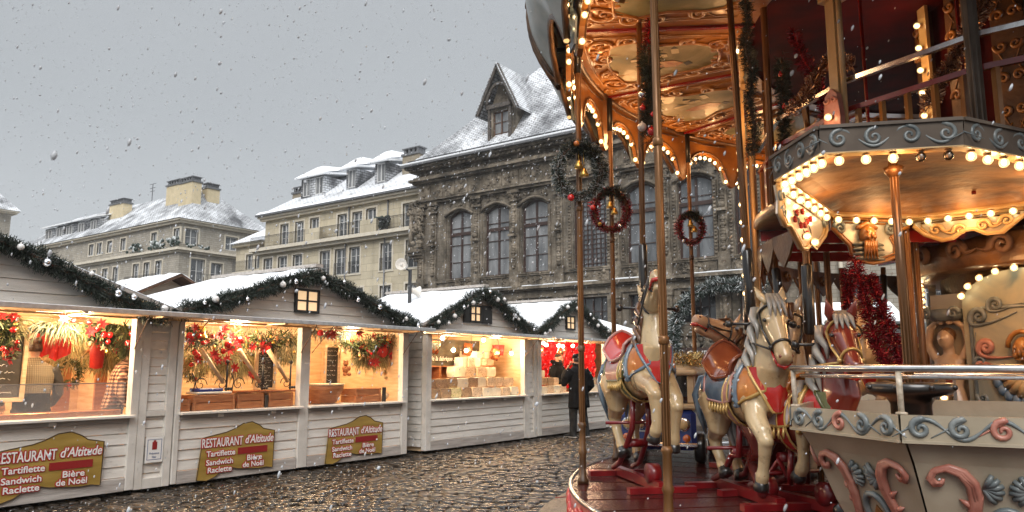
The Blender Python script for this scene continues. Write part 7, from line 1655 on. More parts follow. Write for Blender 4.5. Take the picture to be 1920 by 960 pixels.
    patch('breast_plate', lambda u, v: .30 + (.225 + .0 * u) * u - .10 * S(v * PI) * (1 - u) * .0, -1.9, 1.9, .022, cols['breast'], cols['breast_trim'], tr=.015)
    # pointed bib on the chest front
    bb = MB(); bi = lambda u, v: tpt(.33 + .19 * (1 - abs(v - .5) * 1.0), PI * .5 + 0 * u, .02)
    def bib(u, v):
        yy = (u - .5) * 2; w = .17 * (1 - .75 * v ** 1.5); zz = 1.26 - .34 * v; return Vector((.575 - .55 * (abs(yy) * w) ** 1.35 * 3.0 + .02 * S(v * PI) - .05 * max(0, v - .6), yy * w, zz))
    bb.grid(bib, 12, 12); bb.grid(lambda u, v: bib(1 - u, v) - Vector((.015, 0, 0)), 12, 12); bo = fin(bb).build('chest_bib', cols['bib'], root)
    t = MB(); t.tube([bib(0, v) for v in np.linspace(0, 1, 9)] + [bib(1, 1 - v) for v in np.linspace(0, 1, 9)], .013, 6, closed=True); fin(t).build('trim', cols['breast_trim'], bo)
    # collar strap, crupper, tassels
    m = MB(); m.tube([tpt(.30, a, .03) for a in np.linspace(-2.0, 2.0, 18)], .02, 6); m.tube([tpt(-.36, a, .02) for a in np.linspace(-1.5, 1.5, 14)], .014, 6)
    for k in range(7):
        for s in (-1, 1): p = tpt(.29 - .0 * k, s * (.9 + .17 * k), .03); m.sphere(p, .024, 6)
    fin(m).build('harness', cols['harness'], root); m = MB()
    for s in (-1, 1):
        for k in range(9): p = tpt(-.31 + .055 * k, s * 1.78, .02); m.tube([p, p + Vector((0, s * .01, -.05)), p + Vector((0, s * .005, -.085))], [.010, .013, .007], 5)
    fin(m).build('fringe', p_gold, root)
    # mounting pole, handle, foot bar
    px = .20; base = TR @ Vector((px, 0, 1.26)); m = MB()
    inv = Matrix.Rotation(-(HEAD + hw), 4, 'Z') @ Matrix.Translation((-wx, -wy, -PZ))
    top = inv @ world_of(Lc(*pole_top)) if pole_top else base + Vector((0, 0, 4.70 - PZ - base.z - .02 + .0))
    pole(m, base, top, .026); po = m.build('mounting_pole', pole_gold, root); dd = (top - base).normalized(); m = MB(); e = dd.orthogonal().normalized(); g_ = dd.cross(e)
    m.loft([(base + dd * t, e * r, g_ * r) for t, r in ((.42, .03), (.44, .042), (.95, .042), (.97, .03))], 12); m.build('pole_sleeve', p_black, po)
    m = MB(); c = TR @ Vector((.36, 0, 1.60)); m.tube([c - Vector((0, .26, 0)), c + Vector((0, .26, 0))], .012, 8)
    for s in (-1, 1): m.sphere(c + Vector((0, .27 * s, 0)), .032, 10)
    m.build('hand_bar', p_black, root); m = MB(); c = TR @ Vector((-.12, 0, .62)); m.tube([c - Vector((0, .30, 0)), c + Vector((0, .30, 0))], .015, 8); m.build('foot_bar', stand_red, root)
    if stand:
        m = MB(); zb = TR @ Vector((.02, 0, .84))
        for s in (-1, 1): m.tube([zb + Vector((0, .07 * s, 0)), zb + Vector((-.02, .08 * s, -.28)), Vector((-.10, .09 * s, .34)), Vector((-.26, .10 * s, .17)), Vector((-.46, .10 * s, .10))], .027, 8)
        m.bar((-.62, 0, .05), (.52, 0, .05), .07, .08); m.bar((.50, -.30, .028), (.50, .30, .028), .08, .05); m.bar((-.60, -.30, .028), (-.60, .30, .028), .08, .05); so = m.build('stand', stand_red, root)
        w = MB(); c = Vector((.30, 0, .14)); w.loft([(c + Vector((0, t, 0)), Vector((r, 0, 0)), Vector((0, 0, r))) for t, r in ((-.05, .02), (-.05, .085), (.05, .085), (.05, .02))], 16); w.build('stand_wheel', stand_red, so)
        w = MB(); w.tube([(-.10, -.09, .36), (-.10, .09, .36)], .04, 10); w.build('stand_roller', stand_red, so)
    return root
make_horse('carousel_horse', 'cream horse with thrown back head and open mouth, orange breast plate edged in blue', 1.17, 7.12, (.20, -.98), -.06, R_(7), cream_horse, p_brown, R_(19), R_(-15), dict(cloth=p_pink, cloth_trim=p_green, girth=p_green, breast=p_orange, breast_trim=p_blue, bib=p_red, saddle_edge=p_pink, harness=p_blue, tail=p_blue), neck=-.06, dn=.13, pole_top=(1.24, 6.98, CZ - .02), sad=p_red, fore=0)
make_horse('carousel_horse', 'cream horse with a red bib, looking straight ahead, right beside the round tub', 1.92, 6.34, (.15, -.985), -.22, R_(2), cream_horse, p_grey, R_(-58), R_(-8), dict(cloth=p_blue, cloth_trim=p_pink, girth=p_pink, breast=p_orange, breast_trim=p_gold, bib=p_red, saddle_edge=p_leather, harness=p_blue, tail=p_blue), dn=.06, pole_top=(1.86, 6.1, CZ - .02), fore=1, hind=.15)
make_horse('carousel_horse', 'tan horse in profile, nose raised to the left behind the red-bibbed horse', 2.72, 8.35, (-.85, -.52), -.24, R_(4), tan_horse, p_brown, R_(12), 0, dict(cloth=p_red, cloth_trim=p_gold, girth=p_red, breast=p_red, breast_trim=p_gold, bib=p_red, saddle_edge=p_gold, harness=p_red), neck=.03, dn=.14)
make_horse('carousel_horse', 'dark red horse with a grey mane behind the tub railing', 2.20, 6.0, (.34, -.94), -.38, R_(0), red_horse, p_grey, R_(-38), R_(-30), dict(cloth=p_lilac, cloth_trim=p_gold, girth=p_red, breast=p_red, breast_trim=p_green, bib=p_green, saddle_edge=p_orange, harness=p_gold), sad=p_orange, dn=.05, pole_top=(2.3, 5.85, 2.6))
make_horse('carousel_horse', 'pale horse with bowed head in the inner ring, behind the red tinsel', 4.35, 8.75, (-.80, -.60), -.12, R_(3), white_horse, p_brown, R_(-40), 0, dict(cloth=p_red, cloth_trim=p_gold, girth=p_red, breast=p_orange, breast_trim=p_gold, bib=p_red, saddle_edge=p_gold, harness=p_red), pole_top=(4.3, 8.7, 2.6))
make_horse('carousel_horse', 'light tan horse whose pale neck shows just behind the head of the red-bibbed horse', 2.56, 7.25, (-.15, -.98), -.24, R_(0), white_horse, p_brown, R_(-70), R_(-30), dict(cloth=p_red, cloth_trim=p_gold, girth=p_red, breast=p_red, breast_trim=p_gold, bib=p_red, saddle_edge=p_red, harness=p_red), sad=p_red, pole_top=(2.5, 7.15, 2.6))
def mini_bus():
    fx = Vector((-.35, -.937)).normalized(); hw = math.atan2(fx.y, fx.x); c = (1.93, 9.45); wx, wy = c2w(*c)
    root = thing('mini_bus', 'small blue and cream carousel bus with round headlamps and tinsel on its roof', 'carousel bus', (wx, wy, PZ), HEAD + hw)
    blue = M('bus_blue', (.02, .035, .17), (.035, .06, .24), scale=4, rough=.25, coat=.7); cream = M('bus_cream', (.46, .33, .19), (.56, .43, .27), scale=4, rough=.3, coat=.5)
    L, W = .98, .43; m = MB()
    m.bbox(-L, L, -W, W, .16, .60, .05); b = m.build('body', blue, root)
    t = MB(); t.bbox(-L - .02, L + .02, -W - .02, W + .02, .60, .66, .015)
    for sx in (-1, 1):
        for sy in (-1, 1): t.bbox(sx * (L - .12) - .05, sx * (L - .12) + .05, sy * (W - .05) - .04, sy * (W - .05) + .04, .66, .97, .015)
    for x in (-.3, .3):
        for sy in (-1, 1): t.bbox(x - .03, x + .03, sy * (W - .05) - .03, sy * (W - .05) + .03, .66, .97, .01)
    t.build('window_frame', cream, root); r = MB()
    r.bbox(-L - .02, L + .02, -W - .03, W + .03, .97, 1.03, .02); r.loft([((x, 0, 1.03), (0, w, 0), (0, 0, h)) for x, w, h in ((-L, .34, .03), (-L + .08, .43, .085), (L - .08, .43, .085), (L, .34, .03))], 16); r.build('roof', cream, root)
    g = MB(); gl = MB(); gl.box(L - .14, L - .13, -W + .10, W - .10, .662, .968); gl.box(-L + .13, -L + .14, -W + .1, W - .1, .662, .968); gw, n, l, bb = mk('bus_glass'); bb.inputs['Base Color'].default_value = (.02, .022, .025, 1); bb.inputs['Roughness'].default_value = .05; bb.inputs['Alpha'].default_value = .45; gl.build('windscreen', gw, root)
    s = MB(); s.bbox(-.6, .5, -.36, .36, .30, .72, .03); s.build('seats', p_leather, root)
    for sy in (-.30, -.17, .17, .30):
        h = MB(); rr = .075 if abs(sy) > .2 else .06; h.loft([((L - .03, sy, .44), (0, rr, 0), (0, 0, rr)), ((L + .02, sy, .44), (0, rr, 0), (0, 0, rr)), ((L + .03, sy, .44), (0, rr * .8, 0), (0, 0, rr * .8))], 16); ho = h.build('headlight', chrome, root)
        q = MB(); q.sphere((L + .025, sy, .44), (.02, rr * .75, rr * .75), 12); q.build('lens', gilt_cream, ho)
    for sy in (-.33, .33): h = MB(); h.sphere((L, sy, .29), (.03, .045, .045), 10); h.build('indicator', M('amber', (.5, .10, .01), rough=.15, coat=1) if 'amber' not in MATS else MATS['amber'], root)
    k = MB(); k.bbox(L + .0, L + .05, -W - .02, W + .02, .20, .245, .01); k.bbox(L - .005, L + .015, -.2, .2, .35, .37, .004)
    for z in (.40, .43, .46, .49): k.bbox(L - .004, L + .012, -.10, .10, z, z + .012, .003)
    k.build('bumper', chrome, root); k = MB(); k.bbox(L, L + .03, -.12, .12, .25, .33, .004); k.build('number_plate', p_black, root)
    for sx in (-.55, .60):
        for sy in (-1, 1):
            y = sy * (W + .005); w = MB(); w.loft([((sx, y + t, .17), (r_, 0, 0), (0, 0, r_)) for t, r_ in ((-.06, .10), (-.06, .155), (-.03, .17), (.03, .17), (.06, .155), (.06, .10))], 20); wo = w.build('wheel', p_black, root); hcap = MB(); hcap.loft([((sx, y + sy * t, .17), (r_, 0, 0), (0, 0, r_)) for t, r_ in ((.05, .09), (.066, .09), (.075, .03))], 16); hcap.build('hub', chrome, wo)
    t = thing('gold_tinsel', 'thick gold tinsel lying along the front and side of the small bus roof', 'tinsel', (0, 0, 0)); t.location = root.location; t.rotation_euler = root.rotation_euler
    for nm, pts in (('front_strand', [(L - .1, -.38, 1.13), (L - .08, 0, 1.16), (L - .1, .38, 1.13)]), ('side_strand', [(L - .1, .38, 1.13), (0, .36, 1.16), (-.9, .36, 1.13)]), ('far_side_strand', [(L - .1, -.38, 1.13), (0, -.36, 1.16), (-.9, -.36, 1.13)])): link(nm, needle_mesh(nm, pts, .075, 1100, tinsel_gold, ln=.07, wd=.007, seed=3), t)
mini_bus()
def tub():
    cx, cd = 2.92, 4.72; wx, wy = c2w(cx, cd); root = thing('spinning_tub', 'cream octagonal carousel tub with pink carved scrolls and a chrome handrail', 'carousel tub', (wx, wy, PZ), HEAD)
    A = [218.4 + 45 * k for k in range(8)]; prof = [(.80, .03), (.86, .12), (.93, .25), (1.0, .42), (1.06, .56), (1.12, .66), (1.165, .675)]
    zB, zT, RT = .675, .81, 1.176
    def V(a, r, z): return pol(r, a, z)
    for k in range(8):
        a0, a1 = A[k], A[(k + 1) % 8]; m = MB(); fn = lambda u, v: None
        P = [(r, z) for r, z in prof]; vs = []; NS = 6
        for r, z in P:
            for j in range(NS + 1): t = .008 + .984 * j / NS; vs.append(V(a0, r, z) * (1 - t) + V(a1, r, z) * t)
        fs = [(i * (NS + 1) + j, i * (NS + 1) + j + 1, (i + 1) * (NS + 1) + j + 1, (i + 1) * (NS + 1) + j) for i in range(len(P) - 1) for j in range(NS)]; m.add(vs, fs)
        mid = (V(a0, 1, 0) + V(a1, 1, 0)); nn = Vector((mid.x, mid.y, 0)).normalized(); tg = Vector((-nn.y, nn.x, 0)); e0, e1 = V(a0, RT, zB), V(a1, RT, zB)
        q = [e0 + tg * .006, e1 - tg * .006]; m.add([q[0], q[1], q[1] + Vector((0, 0, zT - zB)), q[0] + Vector((0, 0, zT - zB)), q[0] - nn * .03, q[1] - nn * .03, q[1] - nn * .03 + Vector((0, 0, zT - zB)), q[0] - nn * .03 + Vector((0, 0, zT - zB))], [(0, 1, 2, 3), (3, 2, 6, 7), (7, 6, 5, 4), (0, 4, 5, 1)])
        m.bar(q[0] + nn * .004, q[1] + nn * .004, .016, .014); po = m.build('side_panel', cream_lac, root)
        # carvings only matter on every panel alike
        g = MB(); d = (q[1] - q[0]); L = d.length; d.normalize(); flip = 1
        for i in range(5):
            c = q[0] + d * L * (.10 + .2 * i) + Vector((0, 0, (zT - zB) * .5)); spiral(g, c, d * (1 if i < 3 else -1), Vector((0, 0, 1)), nn, .050, 1.35, .015, 0 if i in (0, 4) else (1 if i == 2 else 0), 1, PI * .5, tail=(-.135, -.045))
        g.tube([q[0] + d * L * (.03 + .94 * t / 40) + Vector((0, 0, (zT - zB) * (.5 + .36 * S(t / 40 * 5 * PI)))) for t in range(41)], [.006 + .007 * abs(S(t / 40 * 5 * PI)) for t in range(41)], 6, 0, up=nn)
        g.build('scroll_band', [grey_carve, pink_carve], po)
        g = MB(); g2 = MB(); mp = (V(a0, 1.0, .42) + V(a1, 1.0, .42)) / 2; dz = Vector((mp.x * .16, mp.y * .16, .32)); vv = Vector((nn.x * .42, nn.y * .42, 1)).normalized(); n2 = (nn - vv * nn.dot(vv)).normalized()
        for s in (-1, 1): O = mp + d * s * .165 + n2 * .005; acanthus(g, O, d * s * -1, vv, n2, .31); 
        g.build('acanthus_carving', pink_carve, po)
        for s in (-1, 1):
            O = mp + d * s * .10 + vv * .03 + n2 * .006
            for j in range(6): aa = -1.0 + j * .42; g2.tube([O, O + (d * s * -1 * K(aa) + vv * S(aa)) * .055 + n2 * .012, O + (d * s * -1 * K(aa) + vv * S(aa)) * .09], [.008, .018, .012], 5)
        O = mp - vv * .20 + n2 * .012; g2.tube([O + d * .085 * K(t) + vv * .12 * S(t) for t in np.linspace(0, 2 * PI, 21)[:-1]], .02, 6, closed=True)
        for s in (-1, 1): spiral(g2, O + d * .05 * s - vv * .08, d * s, -vv, n2, .035, 1.2, .010)
        g2.build('medallion', grey_carve, po); x = MB(); x.prism([(0, -.05), (.035, 0), (0, .05), (-.035, 0)], lambda u, v: O + d * u + vv * v - n2 * .006, n2 * .006); x.build('diamond', gilt, po)
    fl = MB(); fl.lathe([(0, .10), (.82, .10)], 24); fl.lathe([(0, .05), (.8, .05)], 24); fl.build('floor', deck_m, root)
    st = MB()
    for k in range(8):
        if k in (3,): continue
        a0, a1 = A[k], A[(k + 1) % 8]; q = [V(a0, .99, .55), V(a1, .99, .55), V(a1, .70, .55), V(a0, .70, .55)]; st.add(q + [p - Vector((0, 0, .05)) for p in q], [(0, 1, 2, 3), (7, 6, 5, 4), (2, 3, 7, 6)])
    st.build('bench', crate_wood, root); bk = MB()
    for k in range(8):
        a0, a1 = A[k], A[(k + 1) % 8]; q = [V(a0, .94, .42), V(a1, .94, .42), V(a1, 1.09, .70), V(a0, 1.09, .70)]; bk.add(q, [(3, 2, 1, 0)])
    bk.build('inner_lining', gilt_dark, root)
    zr = EZ - PZ - .003; hr = MB(); hr.tube([V(a, 1.15, zr) for a in A], .021, 10, closed=True); hr.tube([V(a, 1.10, zr - .045) for a in A], .012, 8, closed=True); hr.build('handrail', chrome, root)
    for a in A: m = MB(); m.tube([V(a, 1.145, zT - .02), V(a, 1.148, zr)], .016, 8); m.lathe([(.03, 0), (.03, .01), (.018, .015)], 10, V(a, 1.145, zT)); m.build('rail_post', M('worn_cream', (.35, .28, .2), (.6, .52, .42), scale=30, rough=.4) if 'worn_cream' not in MATS else MATS['worn_cream'], root)
    px, pd = 2.33 - cx, 4.50 - cd; p = Vector((px, pd, 0)); m = MB(); pole(m, p + Vector((0, 0, .9)), p + Vector((0, 0, 2.72 - PZ)), .025); m.lathe([(.06, 2.66 - PZ), (.05, 2.63 - PZ), (.03, 2.6 - PZ)], 12, p); m.build('centre_pole', pole_gold, root)
    w = MB(); w.lathe([(.05, .08), (.11, .10), (.11, .84), (.13, .88), (.22, .90), (.235, .92), (.235, .955), (.22, .965), (.03, .965)], 28, p); w.build('turning_wheel', p_black, root)
    m = MB()
    for k in range(8): a = k * PI / 4; m.sphere(p + Vector((.235 * K(a), .235 * S(a), .94)), .018, 8)
    m.build('wheel_knobs', p_black, root)
tub()
# ------------------------------------------------------------------ people
def limb(mb, pts, rs, n=10): mb.tube(pts, rs, n)
def hand(mb, wrist, d, palm_n, s=1.0, curl=.5, thumb=1):
    d = Vector(d).normalized(); n_ = Vector(palm_n); n_ = (n_ - d * n_.dot(d)).normalized(); l = d.cross(n_)
    w = Vector(wrist); mb.loft([(w, l * .026 * s, n_ * .018 * s), (w + d * .04 * s, l * .038 * s, n_ * .017 * s), (w + d * .085 * s, l * .042 * s, n_ * .014 * s), (w + d * .095 * s, l * .038 * s, n_ * .01 * s)], 10)
    for k, L in enumerate((.068, .078, .073, .058)):
        o = w + d * .085 * s + l * (.03 - .02 * k) * s; a = o; pts = [o - d * .01 * s]; ang = 0
        for j in range(3): ang += curl * (.5 + .3 * j); a = a + (d * K(ang) + n_ * S(ang)) * L * s * (.45, .3, .25)[j]; pts.append(a)
        mb.tube(pts, [.0095 * s, .0095 * s, .0085 * s, .007 * s], 7)
    o = w + d * .025 * s + l * .028 * s * thumb; mb.tube([o, o + (d * .5 + l * .75 * thumb + n_ * .2) * .04 * s, o + (d * .8 + l * .6 * thumb + n_ * .5) * .065 * s], [.013 * s, .011 * s, .008 * s], 7)
def head(mb, c, fwd, r=1.0):
    f = Vector(fwd).normalized(); l = Vector((0, 0, 1)).cross(f).normalized(); u = f.cross(l); c = Vector(c)
    P = lambda a, b, z: c + f * a * r + l * b * r + u * z * r
    mb.loft([(P(-.005, 0, -.115), l * .035 * r, f * .04 * r), (P(.012, 0, -.10), l * .05 * r, f * .06 * r), (P(.008, 0, -.06), l * .062 * r, f * .08 * r), (P(0, 0, 0), l * .072 * r, f * .092 * r), (P(-.005, 0, .05), l * .074 * r, f * .094 * r), (P(-.008, 0, .09), l * .058 * r, f * .074 * r), (P(-.01, 0, .115), l * .02 * r, f * .03 * r)], 16)
    mb.loft([(P(.085, 0, .015), l * .008 * r, u * .01 * r), (P(.10, 0, -.008), l * .012 * r, u * .014 * r), (P(.115, 0, -.028), l * .016 * r, u * .012 * r), (P(.09, 0, -.036), l * .018 * r, u * .008 * r)], 8)
    for s in (-1, 1): mb.sphere(P(-.01, s * .074, -.005), (.014 * r, .014 * r, .026 * r), 8); mb.sphere(P(.076, s * .03, .032), .014 * r, 8)
    mb.sphere(P(.085, 0, -.068), .014 * r, 8)
    return P
def face_bits(P, root, r=1.0, lip=True):
    for s in (-1, 1): m = MB(); m.sphere(P(.083, s * .029, .012), .010 * r, 8); m.build('eye', p_black, root)
    m = MB()
    for s in (-1, 1): m.tube([P(.086, s * .016, .032), P(.088, s * .03, .036), P(.078, s * .045, .03)], .004 * r, 5)
    m.build('eyebrows', hair_dark, root); m = MB(); m.tube([P(.085, -.022, -.062), P(.094, 0, -.06), P(.085, .022, -.062)], .005 * r, 6); m.build('mouth', sign_dred, root)
def person(label, loc, yaw, build): 
    root = thing('person', label, 'person', loc, yaw); build(root); return root
X3 = lambda x, y, z: Vector((x, y, z))
def customer(root):
    # faces local +X (towards the counter), one hand at his chin, the other in the coat pocket
    b = MB(); P = head(b, (.04, 0, 1.585), (.97, -.2, -.05)); limb(b, [X3(0, 0, 1.40), X3(.02, 0, 1.50)], [.058, .052])
    limb(b, [X3(.30, .05, 1.36), X3(.20, .06, 1.46)], [.032, .026])
    me = fuse(b, 'body', skin, .009, 3); mb2 = MB(); hand(mb2, (.20, .06, 1.455), (-.5, -.15, .8), (-.7, -.3, -.4), .95, .55)
    base = len(me.vertices); vs = [tuple(v.co) for v in me.vertices] + mb2.v; fs = [tuple(p.vertices) for p in me.polygons] + [tuple(i + base for i in f) for f in mb2.f]; m2 = bpy.data.meshes.new('body'); m2.from_pydata(vs, [], fs); m2.materials.append(skin); m2.polygons.foreach_set('use_smooth', [True] * len(fs)); link('body', m2, root); face_bits(P, root)
    c = MB(); c.loft([(X3(-.02, 0, .60), X3(0, .26, 0), X3(.19, 0, 0)), (X3(-.02, 0, .75), X3(0, .25, 0), X3(.18, 0, 0)), (X3(-.01, 0, .95), X3(0, .225, 0), X3(.165, 0, 0)), (X3(0, 0, 1.15), X3(0, .225, 0), X3(.16, 0, 0)), (X3(0, 0, 1.32), X3(0, .235, 0), X3(.15, 0, 0)), (X3(0, 0, 1.42), X3(0, .17, 0), X3(.11, 0, 0)), (X3(.01, 0, 1.47), X3(0, .09, 0), X3(.085, 0, 0)), (X3(.01, 0, 1.50), X3(0, .08, 0), X3(.075, 0, 0))], 20)
    limb(c, [X3(0, .20, 1.38), X3(.04, .30, 1.22), X3(.10, .30, 1.10), X3(.24, .17, 1.26), X3(.30, .06, 1.36)], [.085, .082, .075, .062, .055]); limb(c, [X3(0, -.20, 1.38), X3(-.05, -.30, 1.2), X3(-.08, -.31, 1.06), X3(.06, -.27, .92), X3(.10, -.24, .88)], [.085, .082, .078, .066, .06])
    c.tube([X3(.085 * K(a) + .01, .095 * S(a), 1.49 + .02 * K(a)) for a in np.linspace(0, 2 * PI, 13)[:-1]], .03, 8, closed=True)
    link('coat', fuse(c, 'coat', coat_black, .013, 3), root)
    t = MB()
    for s in (-1, 1): limb(t, [X3(0, .10 * s, .86), X3(.01 + .02 * s, .12 * s, .5), X3(-.02 + .03 * s, .14 * s, .26), X3(-.03 + .04 * s, .15 * s, .08), X3(-.02 + .04 * s, .15 * s, .045)], [.115, .09, .078, .075, .08], 14)
    link('trousers', fuse(t, 'trousers', denim_dark, .012, 3), root)
    for s in (-1, 1): m = MB(); x = .02 + .04 * s; m.loft([(X3(x - .12, .15 * s, .045), X3(0, .04, 0), X3(0, 0, .035)), (X3(x - .06, .15 * s, .055), X3(0, .05, 0), X3(0, 0, .05)), (X3(x + .06, .15 * s, .045), X3(0, .052, 0), X3(0, 0, .038)), (X3(x + .15, .155 * s, .035), X3(0, .045, 0), X3(0, 0, .028)), (X3(x + .18, .155 * s, .03), X3(0, .02, 0), X3(0, 0, .015))], 12); so = m.build('shoe', shoe_mat, root); k = MB(); k.loft([(X3(x - .13, .15 * s, .012), X3(0, .042, 0), X3(0, 0, .012)), (X3(x, .15 * s, .012), X3(0, .056, 0), X3(0, 0, .012)), (X3(x + .18, .155 * s, .012), X3(0, .03, 0), X3(0, 0, .012))], 12); k.build('sole', sole_mat, so)
    h = MB(); h.loft([(P(-.02, 0, .045), Vector((0, .088, 0)), Vector((.104, 0, 0))), (P(-.02, 0, .075), Vector((0, .086, 0)), Vector((.105, 0, 0))), (P(-.025, 0, .11), Vector((0, .07, 0)), Vector((.09, 0, 0))), (P(-.03, 0, .135), Vector((0, .02, 0)), Vector((.03, 0, 0)))], 16); h.loft([(P(.06, 0, .05), Vector((0, .075, 0)), Vector((.02, 0, .004))), (P(.12, 0, .038), Vector((0, .06, 0)), Vector((.02, 0, .004)))], 12); h.build('flat_cap', coat_black, root)
    hr = MB(); hr.loft([(P(-.03, 0, -.04), Vector((0, .07, 0)), Vector((.07, 0, 0))), (P(-.025, 0, 0), Vector((0, .080, 0)), Vector((.084, 0, 0))), (P(-.02, 0, .05), Vector((0, .080, 0)), Vector((.09, 0, 0)))], 14); hr.build('hair', hair_dark, root)
cx_, cy_, _z = (lambda r: (r[0].x * ((0 - EZ) / r[0].z), r[0].y * ((0 - EZ) / r[0].z), 0))(ray(1085, 820))
CUST = person('person in a long black coat and flat cap standing before the red foil stall', (cx_, cy_, 0), R_(165), customer)
CUST.scale = (1.02, 1.02, 1.02)
def vendor(root):
    b = MB(); P = head(b, (.05, 0, 1.57), (.95, .3, -.1)); limb(b, [X3(0, 0, 1.38), X3(.02, 0, 1.49)], [.06, .055]); me = fuse(b, 'body', skin, .009, 3)
    hb = MB(); hand(hb, (.30, .10, 1.02), (.9, -.1, -.2), (0, 0, -1), .95, .4); hand(hb, (.30, -.12, 1.02), (.9, .1, -.2), (0, 0, -1), .95, .4, -1); base = len(me.vertices); m2 = bpy.data.meshes.new('body'); fs = [tuple(p.vertices) for p in me.polygons] + [tuple(i + base for i in f) for f in hb.f]; m2.from_pydata([tuple(v.co) for v in me.vertices] + hb.v, [], fs); m2.materials.append(skin); m2.polygons.foreach_set('use_smooth', [True] * len(fs)); link('body', m2, root); face_bits(P, root)
    c = MB(); c.loft([(X3(0, 0, .78), X3(0, .19, 0), X3(.14, 0, 0)), (X3(0, 0, 1.0), X3(0, .20, 0), X3(.15, 0, 0)), (X3(0, 0, 1.28), X3(0, .23, 0), X3(.15, 0, 0)), (X3(0, 0, 1.40), X3(0, .17, 0), X3(.11, 0, 0)), (X3(.01, 0, 1.46), X3(0, .09, 0), X3(.09, 0, 0))], 18)
    for s in (-1, 1): limb(c, [X3(0, .2 * s, 1.36), X3(.02, .29 * s, 1.2), X3(.06, .28 * s, 1.06), X3(.2, .17 * s, 1.02), X3(.30, .11 * s, 1.02)], [.085, .08, .072, .06, .05])
    c.tube([X3(.10 * K(a) - .01, .12 * S(a), 1.47 - .03 * K(a)) for a in np.linspace(0, 2 * PI, 13)[:-1]], .045, 8, closed=True)
    link('jacket', fuse(c, 'jacket', coat_black, .013, 3), root)
    t = MB()
    for s in (-1, 1): limb(t, [X3(0, .09 * s, .84), X3(0, .1 * s, .5), X3(0, .1 * s, .12)], [.11, .085, .07])
    link('trousers', fuse(t, 'trousers', denim_dark, .014, 3), root)
    for s in (-1, 1): m = MB(); m.bbox(-.1, .17, .1 * s - .045, .1 * s + .045, .0, .1, .02); m.build('shoe', shoe_mat, root)
    h = MB(); h.loft([(P(-.02, 0, .03), Vector((0, .078, 0)), Vector((.088, 0, 0))), (P(-.012, 0, .08), Vector((0, .074, 0)), Vector((.09, 0, 0))), (P(-.015, 0, .125), Vector((0, .03, 0)), Vector((.04, 0, 0)))], 14); h.build('hair', hair_dark, root)
    d = MB(); d.loft([(P(.03, 0, -.03), Vector((0, .070, 0)), Vector((.05, 0, 0))), (P(.045, 0, -.075), Vector((0, .062, 0)), Vector((.056, 0, 0))), (P(.045, 0, -.12), Vector((0, .035, 0)), Vector((.035, 0, 0)))], 14); d.build('beard', hair_dark, root)
v_ = person('bearded person in a dark hooded jacket selling nougat in front of red foil', (F - .6, onX(1044, 690, F - .6)[1], .10), R_(5), vendor)
def plaid(name, c0, c1, c2, s=9):
    m, n, l, b = mk(name); b.inputs['Roughness'].default_value = .85; tc = n.new('ShaderNodeTexCoord'); outs = []
    for d in ('Y', 'Z'):
        w = n.new('ShaderNodeTexWave'); w.bands_direction = d; w.inputs['Scale'].default_value = s; w.inputs['Distortion'].default_value = .6; l.new(tc.outputs['Object'], w.inputs[0]); outs.append(w.outputs[1])
    a = n.new('ShaderNodeMath'); l.new(outs[0], a.inputs[0]); l.new(outs[1], a.inputs[1]); h = n.new('ShaderNodeMath'); h.operation = 'MULTIPLY'; h.inputs[1].default_value = .5; l.new(a.outputs[0], h.inputs[0]); rp = n.new('ShaderNodeValToRGB'); e = rp.color_ramp.elements; e[0].position = .2; e[0].color = (*c0, 1); e[1].position = .8; e[1].color = (*c2, 1); q = e.new(.5); q.color = (*c1, 1); l.new(h.outputs[0], rp.inputs[0]); l.new(rp.outputs[0], b.inputs['Base Color']); return m
plaid_red = plaid('plaid_dark', (.03, .012, .01), (.16, .06, .035), (.5, .30, .18), 7); check_beige = plaid('check_beige', (.10, .08, .05), (.16, .125, .08), (.24, .19, .12), 14)
stripe_black = M('sleeve_black', (.02, .018, .015), (.05, .045, .04), scale=6, rough=.6, bump=.6)
